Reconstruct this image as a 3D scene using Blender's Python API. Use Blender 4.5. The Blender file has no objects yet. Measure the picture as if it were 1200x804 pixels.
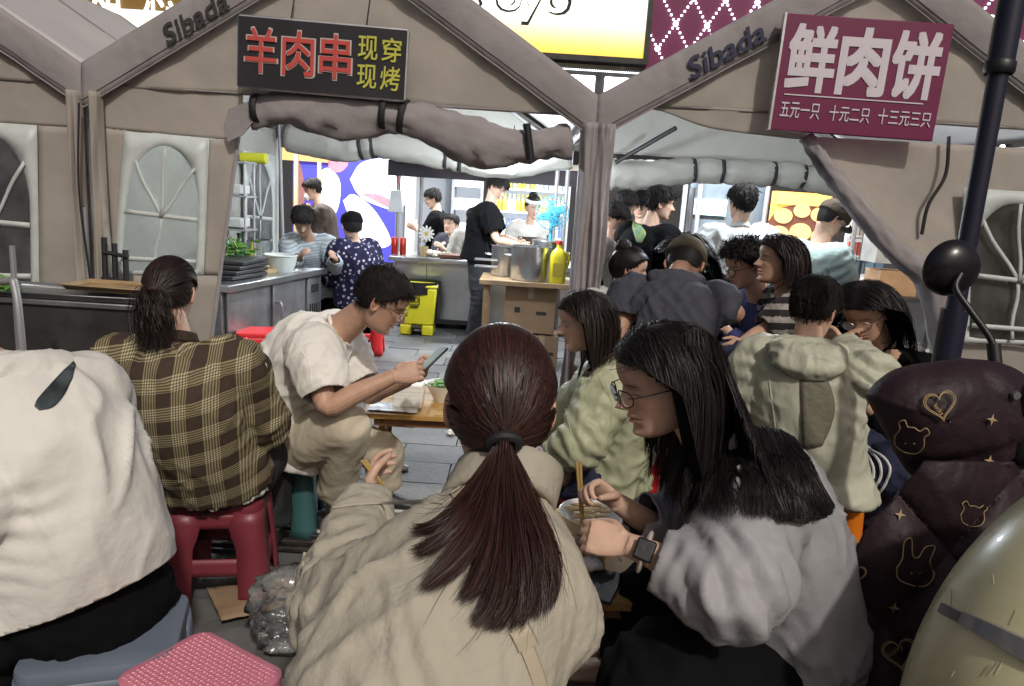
import bpy, bmesh, math, random, sys
import numpy as np
from mathutils import Matrix, Vector
random.seed(7); RNG = np.random.default_rng(11)
S = bpy.context.scene
COL = S.collection
rad = math.radians

# ------------------------------------------------------------------ camera
FPX = 850.0; PITCH = rad(11.3); ROLL = rad(3.6); CAMZ = 1.5
cF = np.array([0, math.cos(PITCH), -math.sin(PITCH)])
_u = np.array([0, math.sin(PITCH), math.cos(PITCH)]); _r = np.array([1., 0, 0])
cR = math.cos(ROLL)*_r + math.sin(ROLL)*_u
cU = -math.sin(ROLL)*_r + math.cos(ROLL)*_u
CAM = np.array([0, 0, CAMZ])
cd = bpy.data.cameras.new('camera'); cam = bpy.data.objects.new('camera', cd); COL.objects.link(cam)
m = Matrix.Identity(4)
for i in range(3):
    m[i][0] = cR[i]; m[i][1] = cU[i]; m[i][2] = -cF[i]; m[i][3] = CAM[i]
cam.matrix_world = m
cd.sensor_width = 36.0; cd.lens = FPX/1200*36; cd.clip_start = 0.05; cd.clip_end = 400
S.camera = cam

# ------------------------------------------------------------------ night sky, street key light, exposure
w = bpy.data.worlds.new('World'); S.world = w; w.use_nodes = True
nt = w.node_tree; nt.nodes.clear()
sky = nt.nodes.new('ShaderNodeTexSky'); sky.sky_type = 'NISHITA'; sky.sun_disc = False; sky.dust_density = 6.0; sky.ozone_density = 0.0; sky.air_density = .6
sky.sun_elevation = rad(43); sky.sun_rotation = rad(160)
bg = nt.nodes.new('ShaderNodeBackground'); bg.inputs['Strength'].default_value = 0.042
out = nt.nodes.new('ShaderNodeOutputWorld')
nt.links.new(sky.outputs[0], bg.inputs[0]); nt.links.new(bg.outputs[0], out.inputs[0])
sl = bpy.data.lights.new('sun', 'SUN'); sl.energy = 1.55; sl.angle = rad(2.5); sl.color = (1.0, .95, .87)
sun = bpy.data.objects.new('sun', sl); COL.objects.link(sun)
sd = Vector((math.sin(rad(160))*math.cos(rad(43)), math.cos(rad(160))*math.cos(rad(43)), math.sin(rad(43))))
sun.rotation_euler = sd.to_track_quat('Z', 'Y').to_euler()
S.render.engine = 'CYCLES'; S.cycles.use_denoising = True
S.cycles.max_bounces = 6; S.cycles.transparent_max_bounces = 8; S.cycles.caustics_reflective = False; S.cycles.caustics_refractive = False
S.cycles.sample_clamp_indirect = 4.0
S.view_settings.view_transform = 'Standard'; S.view_settings.look = 'None'
S.view_settings.exposure = 0.28; S.view_settings.gamma = 1.0; S.view_settings.use_curve_mapping = False

def P(x, y, Y):
    "pixel of the photograph (1200 wide) at depth Y -> world point"
    d = cF + (x-600)/FPX*cR - (y-402)/FPX*cU
    return CAM + d*(Y/d[1])
def G(x, y, z=0.0):
    "pixel -> point at height z"
    d = cF + (x-600)/FPX*cR - (y-402)/FPX*cU
    return CAM + d*((z-CAMZ)/d[2])

# ------------------------------------------------------------------ materials
MATS = {}
def mat(name, col, rough=.6, metal=0., var=.0, vscale=6., bump=0., bscale=40., emit=None, estr=1., spec=.5,
        trans=0., alpha=1., coat=0., col2=None, attr=None, sheen=0., aniso=0., transl=0., vdetail=4., crease=0., cscale=8.):
    if name in MATS: return MATS[name]
    m = bpy.data.materials.new(name); m.use_nodes = True; nt = m.node_tree; N = nt.nodes; L = nt.links
    b = N['Principled BSDF']; o = N['Material Output']
    b.inputs['Roughness'].default_value = rough; b.inputs['Metallic'].default_value = metal
    b.inputs['Specular IOR Level'].default_value = spec
    b.inputs['Transmission Weight'].default_value = trans; b.inputs['Alpha'].default_value = alpha
    b.inputs['Coat Weight'].default_value = coat; b.inputs['Sheen Weight'].default_value = sheen
    b.inputs['Anisotropic'].default_value = aniso
    c = (*col, 1)
    b.inputs['Base Color'].default_value = c
    tc = N.new('ShaderNodeTexCoord'); src = None
    if attr:
        a = N.new('ShaderNodeAttribute'); a.attribute_name = attr; src = a.outputs['Color']
    if var > 0 or col2:
        n = N.new('ShaderNodeTexNoise'); n.inputs['Scale'].default_value = vscale; n.inputs['Detail'].default_value = vdetail
        n.inputs['Roughness'].default_value = .6
        L.new(tc.outputs['Object'], n.inputs['Vector'])
        cr = N.new('ShaderNodeMapRange'); cr.inputs[1].default_value = .3; cr.inputs[2].default_value = .7
        L.new(n.outputs[0], cr.inputs[0])
        mx = N.new('ShaderNodeMix'); mx.data_type = 'RGBA'
        L.new(cr.outputs[0], mx.inputs[0])
        if col2:
            mx.inputs[6].default_value = c; mx.inputs[7].default_value = (*col2, 1)
        elif src:
            mx.blend_type = 'MULTIPLY'; L.new(src, mx.inputs[6]); k = 1-2*var; mx.inputs[7].default_value = (k, k, k, 1)
        else:
            mx.inputs[6].default_value = tuple(min(1, x*(1-var)) for x in col)+(1,)
            mx.inputs[7].default_value = tuple(min(1, x*(1+var)) for x in col)+(1,)
        src = mx.outputs[2]
        rr = N.new('ShaderNodeMapRange'); rr.inputs[3].default_value = max(0, rough-.1); rr.inputs[4].default_value = min(1, rough+.1)
        L.new(n.outputs[0], rr.inputs[0]); L.new(rr.outputs[0], b.inputs['Roughness'])
    if src: L.new(src, b.inputs['Base Color'])
    if bump > 0:
        n2 = N.new('ShaderNodeTexNoise'); n2.inputs['Scale'].default_value = bscale; n2.inputs['Detail'].default_value = 5
        L.new(tc.outputs['Object'], n2.inputs['Vector'])
        bp = N.new('ShaderNodeBump'); bp.inputs['Strength'].default_value = bump; bp.inputs['Distance'].default_value = .02
        L.new(n2.outputs[0], bp.inputs['Height']); L.new(bp.outputs[0], b.inputs['Normal'])
    if crease > 0:
        n3 = N.new('ShaderNodeTexNoise'); n3.inputs['Scale'].default_value = 5; n3.inputs['Detail'].default_value = 3; L.new(tc.outputs['Object'], n3.inputs['Vector'])
        vm = N.new('ShaderNodeVectorMath'); vm.operation = 'SCALE'; vm.inputs['Scale'].default_value = .35; L.new(n3.outputs['Color'], vm.inputs[0])
        va = N.new('ShaderNodeVectorMath'); va.operation = 'ADD'; L.new(tc.outputs['Object'], va.inputs[0]); L.new(vm.outputs[0], va.inputs[1])
        hs = []
        for k_, (sc_, rot_) in enumerate(((cscale*.42, .7), (cscale*.55, -.8))):
            mp = N.new('ShaderNodeMapping'); mp.inputs['Scale'].default_value = (1, .6, .28); mp.inputs['Rotation'].default_value = (.35, rot_, .25); L.new(va.outputs[0], mp.inputs[0])
            vo = N.new('ShaderNodeTexNoise'); vo.noise_type = 'RIDGED_MULTIFRACTAL'; vo.inputs['Scale'].default_value = sc_; vo.inputs['Detail'].default_value = 2.5; vo.inputs['Roughness'].default_value = .55; L.new(mp.outputs[0], vo.inputs['Vector']); hs.append(vo.outputs[0])
        ad = N.new('ShaderNodeMath'); ad.operation = 'ADD'; L.new(hs[1], ad.inputs[0]); L.new(hs[0], ad.inputs[1])
        b2 = N.new('ShaderNodeBump'); b2.inputs['Strength'].default_value = crease; b2.inputs['Distance'].default_value = .03; L.new(ad.outputs[0], b2.inputs['Height'])
        if bump > 0: L.new(bp.outputs[0], b2.inputs['Normal'])
        L.new(b2.outputs[0], b.inputs['Normal'])
    if emit is not None:
        b.inputs['Emission Color'].default_value = (*emit, 1); b.inputs['Emission Strength'].default_value = estr
    if transl > 0:
        t = N.new('ShaderNodeBsdfTranslucent'); t.inputs[0].default_value = c
        if src: L.new(src, t.inputs[0])
        ms = N.new('ShaderNodeMixShader'); ms.inputs[0].default_value = transl
        L.new(b.outputs[0], ms.inputs[1]); L.new(t.outputs[0], ms.inputs[2]); L.new(ms.outputs[0], o.inputs[0])
    MATS[name] = m
    return m

# ------------------------------------------------------------------ mesh building
def V(*a): return np.array(a if len(a) > 1 else a[0], float)
def unit(v):
    v = np.asarray(v, float); n = np.linalg.norm(v); return v/n if n > 1e-9 else v
def catmull(p, n):
    p = np.asarray(p, float); k = len(p)
    if k < 3:
        t = np.linspace(0, 1, n)[:, None]; return p[0]*(1-t)+p[-1]*t
    q = np.vstack([2*p[0]-p[1], p, 2*p[-1]-p[-2]])
    t = np.linspace(0, k-1, n); i = np.minimum(t.astype(int), k-2); u = (t-i)[:, None]
    a, b, c, d = q[i], q[i+1], q[i+2], q[i+3]
    return .5*(2*b+(c-a)*u+(2*a-5*b+4*c-d)*u*u+(3*b-a-3*c+d)*u**3)
def frames(pts, ref=None):
    pts = np.asarray(pts, float); n = len(pts)
    T = np.gradient(pts, axis=0); T /= np.linalg.norm(T, axis=1)[:, None]+1e-12
    r = V(0, 0, 1) if ref is None else np.asarray(ref, float)
    if abs(T[0]@unit(r)) > .95: r = V(1, 0, 0) if abs(T[0][0]) < .9 else V(0, 1, 0)
    U = np.zeros_like(pts); Vv = np.zeros_like(pts)
    u = unit(r-T[0]*(r@T[0]))
    for i in range(n):
        u = unit(u-T[i]*(u@T[i])); U[i] = u; Vv[i] = np.cross(T[i], u)
    return T, U, Vv

class MB:
    def __init__(s): s.v = []; s.f = []; s.n = 0
    def add(s, v, f):
        v = np.asarray(v, float).reshape(-1, 3); s.v.append(v)
        s.f += [tuple(int(i)+s.n for i in q) for q in f]; s.n += len(v); return s
    def box(s, c, d, rot=None, taper=1.0):
        x, y, z = np.asarray(d, float)/2
        v = np.array([(a*x*(taper if e > 0 else 1), b*y*(taper if e > 0 else 1), e*z) for e in (-1, 1) for b in (-1, 1) for a in (-1, 1)])
        if rot is not None: v = v@np.array(rot).T
        return s.add(v+np.asarray(c, float), [(0, 2, 3, 1), (4, 5, 7, 6), (0, 1, 5, 4), (2, 6, 7, 3), (0, 4, 6, 2), (1, 3, 7, 5)])
    def grid(s, A, wrapu=False, wrapv=False, flip=False):
        A = np.asarray(A, float); h, w_ = A.shape[:2]; f = []
        for i in range(h if wrapv else h-1):
            for j in range(w_ if wrapu else w_-1):
                a, b, c, d = i*w_+j, i*w_+(j+1) % w_, ((i+1) % h)*w_+(j+1) % w_, ((i+1) % h)*w_+j
                f.append((a, d, c, b) if flip else (a, b, c, d))
        return s.add(A.reshape(-1, 3), f)
    def rings(s, A, cap=True):
        A = np.asarray(A, float); h, w_ = A.shape[:2]; b = s.n
        s.grid(A, wrapu=True)
        if cap:
            s.f.append(tuple(b+i for i in range(w_))[::-1]); s.f.append(tuple(b+(h-1)*w_+i for i in range(w_)))
        return s
    def tube(s, pts, r, n=8, smooth=0, cap=True, ref=None, flat=1.0):
        pts = np.asarray(pts, float); r = np.asarray(r, float)
        if r.ndim == 0: r = np.full(len(pts), float(r))
        if smooth:
            q = catmull(np.hstack([pts, r[:, None]]), smooth); pts, r = q[:, :3], q[:, 3]
        T, U, W = frames(pts, ref)
        a = np.linspace(0, 2*math.pi, n, endpoint=False)
        A = pts[:, None]+r[:, None, None]*(np.cos(a)[None, :, None]*U[:, None]+flat*np.sin(a)[None, :, None]*W[:, None])
        return s.rings(A, cap)
    def cyl(s, p0, p1, r0, r1=None, n=12, cap=True):
        return s.tube([p0, p1], [r0, r0 if r1 is None else r1], n, cap=cap)
    def lathe(s, prof, c=(0, 0, 0), n=24, M=None, cap=False):
        a = np.linspace(0, 2*math.pi, n, endpoint=False)
        A = np.array([[(r*math.cos(t), r*math.sin(t), z) for t in a] for r, z in prof])
        if M is not None: A = A@np.array(M).T
        return s.rings(A+np.asarray(c, float), cap)
    def ell(s, c, r, n=16, k=10, M=None):
        a = np.linspace(0, 2*math.pi, n, endpoint=False); b = np.linspace(-math.pi/2+.05, math.pi/2-.05, k)
        A = np.array([[(math.cos(q)*math.cos(t)*r[0], math.cos(q)*math.sin(t)*r[1], math.sin(q)*r[2]) for t in a] for q in b])
        if M is not None: A = A@np.array(M).T
        return s.rings(A+np.asarray(c, float))
    def loft(s, ring9, m=20, n=24, pw=1.0):
        "ring9: rows of (center3, U3, V3) where U,V are scaled half axes"
        q = catmull(np.asarray(ring9, float).reshape(len(ring9), 9), n)
        a = np.linspace(0, 2*math.pi, m, endpoint=False); ca, sa = np.cos(a), np.sin(a)
        if pw != 1: ca, sa = np.sign(ca)*abs(ca)**pw, np.sign(sa)*abs(sa)**pw
        A = q[:, None, :3]+ca[None, :, None]*q[:, None, 3:6]+sa[None, :, None]*q[:, None, 6:9]
        return s.rings(A)
    def arrays(s): return (np.vstack(s.v) if s.v else np.zeros((0, 3))), s.f
    def build(s, name, mt, parent=None, sharp=40, local=False, bevel=0, attrs=None, solid=0, subsurf=0):
        v, f = s.arrays()
        return mkobj(name, v, f, mt, parent, sharp, local, bevel, attrs, solid, subsurf)

def mkmesh(name, v, f, mt, sharp=40, attrs=None):
    me = bpy.data.meshes.new(name); me.from_pydata(np.asarray(v).tolist(), [], f)
    me.materials.append(mt)
    if sharp is not None:
        me.polygons.foreach_set('use_smooth', np.ones(len(me.polygons), bool))
        if sharp < 180: me.set_sharp_from_angle(angle=rad(sharp))
    if attrs:
        for k, a in attrs.items():
            a = np.asarray(a, np.float32)
            if a.shape[1] == 3: a = np.hstack([a, np.ones((len(a), 1), np.float32)])
            at = me.attributes.new(k, 'FLOAT_COLOR', 'POINT'); at.data.foreach_set('color', a.ravel())
    me.update()
    return me
def mkobj(name, v, f, mt, parent=None, sharp=40, local=False, bevel=0, attrs=None, solid=0, subsurf=0):
    v = np.asarray(v, float)
    if parent is not None and not local:
        M = np.array(root_matrix(parent).inverted()); v = v@M[:3, :3].T+M[:3, 3]
    me = mkmesh(name, v, f, mt, sharp, attrs)
    o = bpy.data.objects.new(name, me); COL.objects.link(o)
    if parent is not None: o.parent = parent
    if solid:
        md = o.modifiers.new('s', 'SOLIDIFY'); md.thickness = solid; md.offset = 0
    if bevel:
        md = o.modifiers.new('b', 'BEVEL'); md.width = bevel; md.segments = 2; md.limit_method = 'ANGLE'; md.angle_limit = rad(40)
    if subsurf:
        md = o.modifiers.new('u', 'SUBSURF'); md.levels = subsurf; md.render_levels = subsurf
    return o
def root_matrix(o):
    M = o.matrix_basis.copy()
    while o.parent is not None:
        o = o.parent; M = o.matrix_basis @ M
    return M
def tag(o, label=None, cat=None, group=None, kind=None):
    if label: o['label'] = label
    if cat: o['category'] = cat
    if group: o['group'] = group
    if kind: o['kind'] = kind
    return o
def thing(name, label, cat, loc=(0, 0, 0), rz=0., group=None):
    o = bpy.data.objects.new(name, None); COL.objects.link(o); o.empty_display_size = .1
    o.location = Vector([float(q) for q in loc]); o.rotation_euler = (0, 0, rz)
    return tag(o, label, cat, group)
def dup(root, loc, rz=0., label=None, group=None, scale=None):
    def cp(o, par):
        c = o.copy(); COL.objects.link(c); c.parent = par
        for ch in o.children: cp(ch, c)
        return c
    r = cp(root, None); r.location = Vector([float(q) for q in loc]); r.rotation_euler = (0, 0, rz)
    if scale: r.scale = scale
    if label: r['label'] = label
    if group: r['group'] = group
    return r
def text(body, name, mt, origin, right, up, width=None, height=None, parent=None, extrude=.002, bold=0., spacing=1., shear=0., size=1.):
    "flat lettering: origin = lower left corner, fitted to width x height along the right/up vectors"
    cu = bpy.data.curves.new(name, 'FONT'); cu.body = body; cu.size = size; cu.space_character = spacing; cu.shear = shear
    cu.resolution_u = 3
    to = bpy.data.objects.new(name, cu); COL.objects.link(to)
    dg = bpy.context.evaluated_depsgraph_get(); me = to.evaluated_get(dg).to_mesh()
    v = np.array([q.co[:] for q in me.vertices]); f = [tuple(p.vertices) for p in me.polygons]
    to.evaluated_get(dg).to_mesh_clear(); bpy.data.objects.remove(to); bpy.data.curves.remove(cu)
    mn, mx = v.min(0), v.max(0)
    sx = (width/(mx[0]-mn[0])) if width else None; sy = (height/(mx[1]-mn[1])) if height else None
    sx = sx or sy; sy = sy or sx
    right = unit(right); up = unit(up); nn = np.cross(right, up)
    a = (v[:, 0]-mn[0])*sx; b = (v[:, 1]-mn[1])*sy
    w_ = np.asarray(origin, float)+a[:, None]*right+b[:, None]*up
    if bold > 0:
        W_ = []; F_ = []; n = len(w_); q = bold*.55
        for i, (i1, i2) in enumerate([(x_, y_) for x_ in (-1, 0, 1) for y_ in (-1, 0, 1)]):
            W_.append(w_+right*(i1*q*sx)+up*(i2*q*sy)+nn*(.0002*i*max(1, sx))); F_ += [tuple(k_+i*n for k_ in p_) for p_ in f]
        w_ = np.vstack(W_); f = F_
    return mkobj(name, w_, f, mt, parent, sharp=None, solid=0)

# ------------------------------------------------------------------ numpy noise
_perm = np.random.default_rng(3).permutation(256); _perm = np.concatenate([_perm, _perm, _perm])
_grad = np.array([(1,1,0),(-1,1,0),(1,-1,0),(-1,-1,0),(1,0,1),(-1,0,1),(1,0,-1),(-1,0,-1),(0,1,1),(0,-1,1),(0,1,-1),(0,-1,-1),(1,1,0),(-1,1,0),(0,-1,1),(0,-1,-1)], float)
def perlin(p):
    p = np.asarray(p, float); i = np.floor(p).astype(int); f = p-i; i &= 255
    u = f*f*f*(f*(f*6-15)+10); r = np.zeros(len(p))
    for dx in (0, 1):
        for dy in (0, 1):
            for dz in (0, 1):
                h = _perm[_perm[_perm[i[:, 0]+dx]+i[:, 1]+dy]+i[:, 2]+dz] & 15
                g = _grad[h]; d = f-np.array([dx, dy, dz])
                wgt = (u[:, 0] if dx else 1-u[:, 0])*(u[:, 1] if dy else 1-u[:, 1])*(u[:, 2] if dz else 1-u[:, 2])
                r += wgt*(g*d).sum(1)
    return r
# ================================================================== SETTING
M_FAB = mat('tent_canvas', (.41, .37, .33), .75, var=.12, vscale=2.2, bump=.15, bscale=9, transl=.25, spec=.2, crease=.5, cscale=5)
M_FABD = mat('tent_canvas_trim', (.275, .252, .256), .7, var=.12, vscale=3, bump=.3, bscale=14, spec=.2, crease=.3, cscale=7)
M_ROOF = mat('tent_roof', (.55, .53, .53), .65, var=.06, vscale=2, bump=.2, bscale=8, transl=.10)
M_FABI = mat('tent_liner', (.40, .39, .355), .7, var=.08, vscale=3, bump=.2, bscale=10, transl=.2, crease=.4, cscale=7)
M_STRAP = mat('strap_black', (.015, .015, .018), .7)
M_VINYLW = mat('vinyl_white', (.62, .66, .64), .45, var=.08, vscale=9, bump=.2, bscale=15, transl=.25)
M_STEEL = mat('steel', (.55, .56, .57), .32, 1., var=.10, vscale=5, bump=.05, bscale=60)
M_STEELD = mat('steel_brushed', (.34, .35, .36), .42, .9, var=.25, vscale=4, bump=.08, bscale=50)
M_POLE = mat('pole_grey', (.32, .32, .33), .5, .4)
M_BLACK = mat('black_plastic', (.012, .012, .014), .42, bump=.05, bscale=90)
M_DARKM = mat('dark_metal', (.045, .043, .042), .5, .3, var=.4, vscale=4, bump=.1, bscale=30)
M_LED = mat('led_white', (.9, .95, 1), .4, emit=(.82, .93, 1.0), estr=9)
def clear_vinyl(name, milk=.22, tint=(.9, .95, .95), bmp=.4):
    m = bpy.data.materials.new(name); m.use_nodes = True; N = m.node_tree.nodes; L = m.node_tree.links; N.clear()
    o = N.new('ShaderNodeOutputMaterial'); t = N.new('ShaderNodeBsdfTransparent'); t.inputs[0].default_value = (*tint, 1)
    g = N.new('ShaderNodeBsdfGlossy'); g.inputs['Roughness'].default_value = .12
    d = N.new('ShaderNodeBsdfDiffuse'); d.inputs[0].default_value = (.6, .62, .62, 1)
    tc = N.new('ShaderNodeTexCoord'); n = N.new('ShaderNodeTexNoise'); n.inputs['Scale'].default_value = 7; n.inputs['Detail'].default_value = 6
    L.new(tc.outputs['Object'], n.inputs['Vector'])
    mr = N.new('ShaderNodeMapRange'); mr.inputs[1].default_value = .4; mr.inputs[2].default_value = .75
    mr.inputs[3].default_value = milk*.25; mr.inputs[4].default_value = milk*1.8; L.new(n.outputs[0], mr.inputs[0])
    a = N.new('ShaderNodeMixShader'); L.new(mr.outputs[0], a.inputs[0]); L.new(t.outputs[0], a.inputs[1]); L.new(d.outputs[0], a.inputs[2])
    fr = N.new('ShaderNodeFresnel'); fr.inputs[0].default_value = 1.5
    bp = N.new('ShaderNodeBump'); bp.inputs['Strength'].default_value = bmp; bp.inputs['Distance'].default_value = .03
    L.new(n.outputs[0], bp.inputs['Height']); L.new(bp.outputs[0], g.inputs['Normal']); L.new(bp.outputs[0], fr.inputs['Normal'])
    b = N.new('ShaderNodeMixShader'); L.new(fr.outputs[0], b.inputs[0]); L.new(a.outputs[0], b.inputs[1]); L.new(g.outputs[0], b.inputs[2])
    L.new(b.outputs[0], o.inputs[0]); return m
M_CLEAR = clear_vinyl('vinyl_clear', .06, (.62, .64, .62))
M_BAG = clear_vinyl('bag_clear', .30, (.93, .95, .96))
M_LENS = clear_vinyl('lens_clear', .0, (.95, .95, .95), 0.)

# ---- ground: dark joint bed + slabs one by one
gm = mat('paving_joint', (.05, .05, .05), .9, var=.3, vscale=8, bump=.4, bscale=50)
g = MB(); g.grid([[(-60, -8, -.012), (60, -8, -.012)], [(-60, 80, -.012), (60, 80, -.012)]])
ground = tag(g.build('ground', gm, sharp=None), 'grey stone paving of the market lane', None, kind='structure')
slabm = [mat('slab%d' % i, c, .55, var=.28, vscale=5, bump=.25, bscale=35) for i, c in enumerate([(.105, .105, .104), (.13, .125, .118), (.085, .087, .089)])]
slabmesh = []
for k in range(3):
    b = MB(); b.box((0, 0, -.012), (.592, .292, .03)); v, f = b.arrays(); slabmesh.append(mkmesh('paving_slab', v, f, slabm[k], sharp=None))
def slab(x, y, k, lift=0.):
    o = bpy.data.objects.new('paving_slab', slabmesh[k]); COL.objects.link(o); o.parent = ground
    o.location = (x, y, -.004+lift); o.rotation_euler = (random.gauss(0, .003), random.gauss(0, .003), 0); o.rotation_euler.z = 0
    md = None
    return o
for j in range(27):
    y = 1.35+j*.3
    for i in range(-9, 10):
        x = i*.6+(.3 if j % 2 else 0)
        if abs(x) > .66*y+.35: continue
        if x > 1.1 and y > 4.2 and y < 8: pass
        slab(x, y, random.choice([0, 0, 1, 2]), random.uniform(-.002, .002))

# ---- drain grating beside the pink stools
dr = thing('drain_grate', 'rusty slotted drain grating let into the paving behind the dark pink stool', 'drain grate', G(335, 615))
dm = mat('rust_iron', (.05, .042, .037), .6, .6, var=.4, vscale=14, bump=.3, bscale=60)
c = G(335, 615)
for i in range(9):
    b = MB(); b.box((0, (i-4)*.062, .018), (.78, .026, .02)); b.build('bar', dm, dr, local=True, bevel=.004)
for s in (-1, 0, 1):
    b = MB(); b.box((s*.38, 0, .012), (.02, .56, .014)); b.build('bar', dm, dr, local=True)

# ------------------------------------------------------------------ tents
YF, YR = 4.22, 7.25
JX = [-5.33, -2.45, .385, 3.32]
ZE, RISE = 2.05, .885
def roofz(x, xl, xr, drop=0.):
    c = (xl+xr)/2; return ZE+RISE*(1-abs(x-c)/((xr-xl)/2))-drop
def wrinkle(A, amp, freq, nrm, seed=0, aniso=(1, 1, 1)):
    sh = A.shape; q = A.reshape(-1, 3)*np.array(aniso)*freq+seed*7.3
    wv = perlin(q*.5+3)*1.2; n = (1-2*abs(perlin(q+wv[:, None])))*.6+perlin(q*2.1+wv[:, None])*.4
    return (A.reshape(-1, 3)+(amp*n)[:, None]*np.asarray(nrm, float)).reshape(sh)
def bil(c, u, v):
    bl, br, tl, tr = [np.asarray(q, float) for q in c]
    u = np.asarray(u)[..., None]; v = np.asarray(v)[..., None]
    return (bl*(1-u)+br*u)*(1-v)+(tl*(1-u)+tr*u)*v
def panel(root, name, mt, corners, nu=24, nv=24, amp=.012, freq=3., nrm=(0, -1, 0), seed=0, aniso=(1, 1, .35), solid=.004):
    u, v = np.meshgrid(np.linspace(0, 1, nu), np.linspace(0, 1, nv))
    A = wrinkle(bil(corners, u, v), amp, freq, nrm, seed, aniso)
    b = MB(); b.grid(A); return b.build(name, mt, root, sharp=180, solid=solid)
def arch_window(root, corners, dy=-.012, milk=None, amp=.008):
    "white vinyl surround with an arched clear pane and thin bars"
    K = 48; cen = np.array([.5, .45])
    def archpt(t):
        d = np.array([math.cos(t), math.sin(t)]); lo, hi = 0., 1.5
        for _ in range(30):
            mid = (lo+hi)/2; q = cen+d*mid; ins = .09 < q[0] < .91 and q[1] > .03 and (q[1] < .52 or ((q[0]-.5)/.41)**2+((q[1]-.52)/.40)**2 < 1)
            lo, hi = (mid, hi) if ins else (lo, mid)
        return cen+d*lo
    def rectpt(t):
        d = np.array([math.cos(t), math.sin(t)]); s = min([((1-cen[0])/d[0]) if d[0] > 1e-6 else 9, (cen[0]/-d[0]) if d[0] < -1e-6 else 9,
                                                         ((1-cen[1])/d[1]) if d[1] > 1e-6 else 9, (cen[1]/-d[1]) if d[1] < -1e-6 else 9])
        return cen+d*s
    ts = sorted(list(np.linspace(0, 2*math.pi, K, endpoint=False))+[math.atan2(a-cen[1], b-cen[0]) % (2*math.pi) for a in (0, 1) for b in (0, 1)])
    a = np.array([archpt(t) for t in ts]); r = np.array([rectpt(t) for t in ts])
    off = np.array([0, dy, 0])
    A = np.array([bil(corners, r[:, 0], r[:, 1]), bil(corners, (a*.6+r*.4)[:, 0], (a*.6+r*.4)[:, 1]), bil(corners, a[:, 0], a[:, 1])])+off
    fr = MB().grid(A, wrapu=True).build('window_frame', M_VINYLW, root, sharp=180, solid=.004)
    rows = np.array([bil(corners, (cen+(a-cen)*s)[:, 0], (cen+(a-cen)*s)[:, 1]) for s in (1.01, .8, .6, .4, .2, .02)])
    rows = wrinkle(rows, amp, 6, (0, -1, 0), 3)
    MB().grid(rows+off*.6, wrapu=True).build('pane', M_CLEAR, fr, sharp=180)
    for p0, p1 in (((.5, .42), (.5, .92)), ((.5, .42), (.16, .80)), ((.5, .42), (.86, .78)), ((.09, .45), (.91, .41)), ((.5, .42), (.45, .03)), ((.09, .12), (.91, .10))):
        t = np.linspace(0, 1, 8); q = np.outer(1-t, p0)+np.outer(t, p1); q[:, 0] += .012*np.sin(t*7)
        d = unit(np.subtract(p1, p0)); nn = np.array([-d[1], d[0]])*.016
        B = np.array([bil(corners, (q+nn)[:, 0], (q+nn)[:, 1]), bil(corners, (q-nn)[:, 0], (q-nn)[:, 1])])+off*(1.6+.2*p1[0]+.3*p1[1])
        MB().grid(B).build('glazing_bar', M_VINYLW, fr, sharp=180, solid=.003)
    return fr
def with_hole(root, name, mt, outer, hole, seed=0, amp=.022, freq=2.8):
    "canvas wall: four panels round a window rectangle"
    bl, br, tl, tr = outer; a, b, c, d = hole      # bl br tl tr
    lx = lambda p, q, z: p+(q-p)*((z-p[2])/(q[2]-p[2]))
    k = MB()
    L0, L1 = lx(bl, tl, a[2]), lx(bl, tl, c[2]); R0, R1 = lx(br, tr, b[2]), lx(br, tr, d[2])
    for cs, nu, nv in (((bl, br, L0, R0), 24, 14), ((L1, R1, tl, tr), 24, 14), ((L0, a, L1, c), 8, 24), ((b, R0, d, R1), 8, 24)):
        u, v = np.meshgrid(np.linspace(0, 1, nu), np.linspace(0, 1, nv))
        k.grid(wrinkle(bil(cs, u, v), amp, freq, (0, -1, 0), seed, (1, 1, .3)))
    return k.build(name, mt, root, sharp=180, solid=.004)
M_PRINT0 = mat('stitch_dark', (.10, .09, .09), .8)
def fascia(root, xl, xr, y, h=.235):
    c = (xl+xr)/2
    for sgn in (-1, 1):
        xe = xl if sgn < 0 else xr
        n = 60; t = np.linspace(0, 1, n); xs = xe+(c-xe)*t
        top = np.array([(x, y, roofz(x, xl, xr)+.03) for x in xs])
        A = np.array([top-np.array([0, .012*math.sin(q*3.1), h*q]) for q in np.linspace(0, 1, 7)])
        A = wrinkle(A, .011, 5, (0, -1, -.35), sgn+xl, (1.3, 1, .5))
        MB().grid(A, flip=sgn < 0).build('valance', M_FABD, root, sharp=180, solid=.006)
        MB().tube(A[-1]+np.array([0, -.004, 0]), .0045, 6).build('valance_hem', M_FABD, root); MB().tube(A[-2]+np.array([0, -.006, 0]), .0018, 5).build('stitching', M_PRINT0, root)
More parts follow.
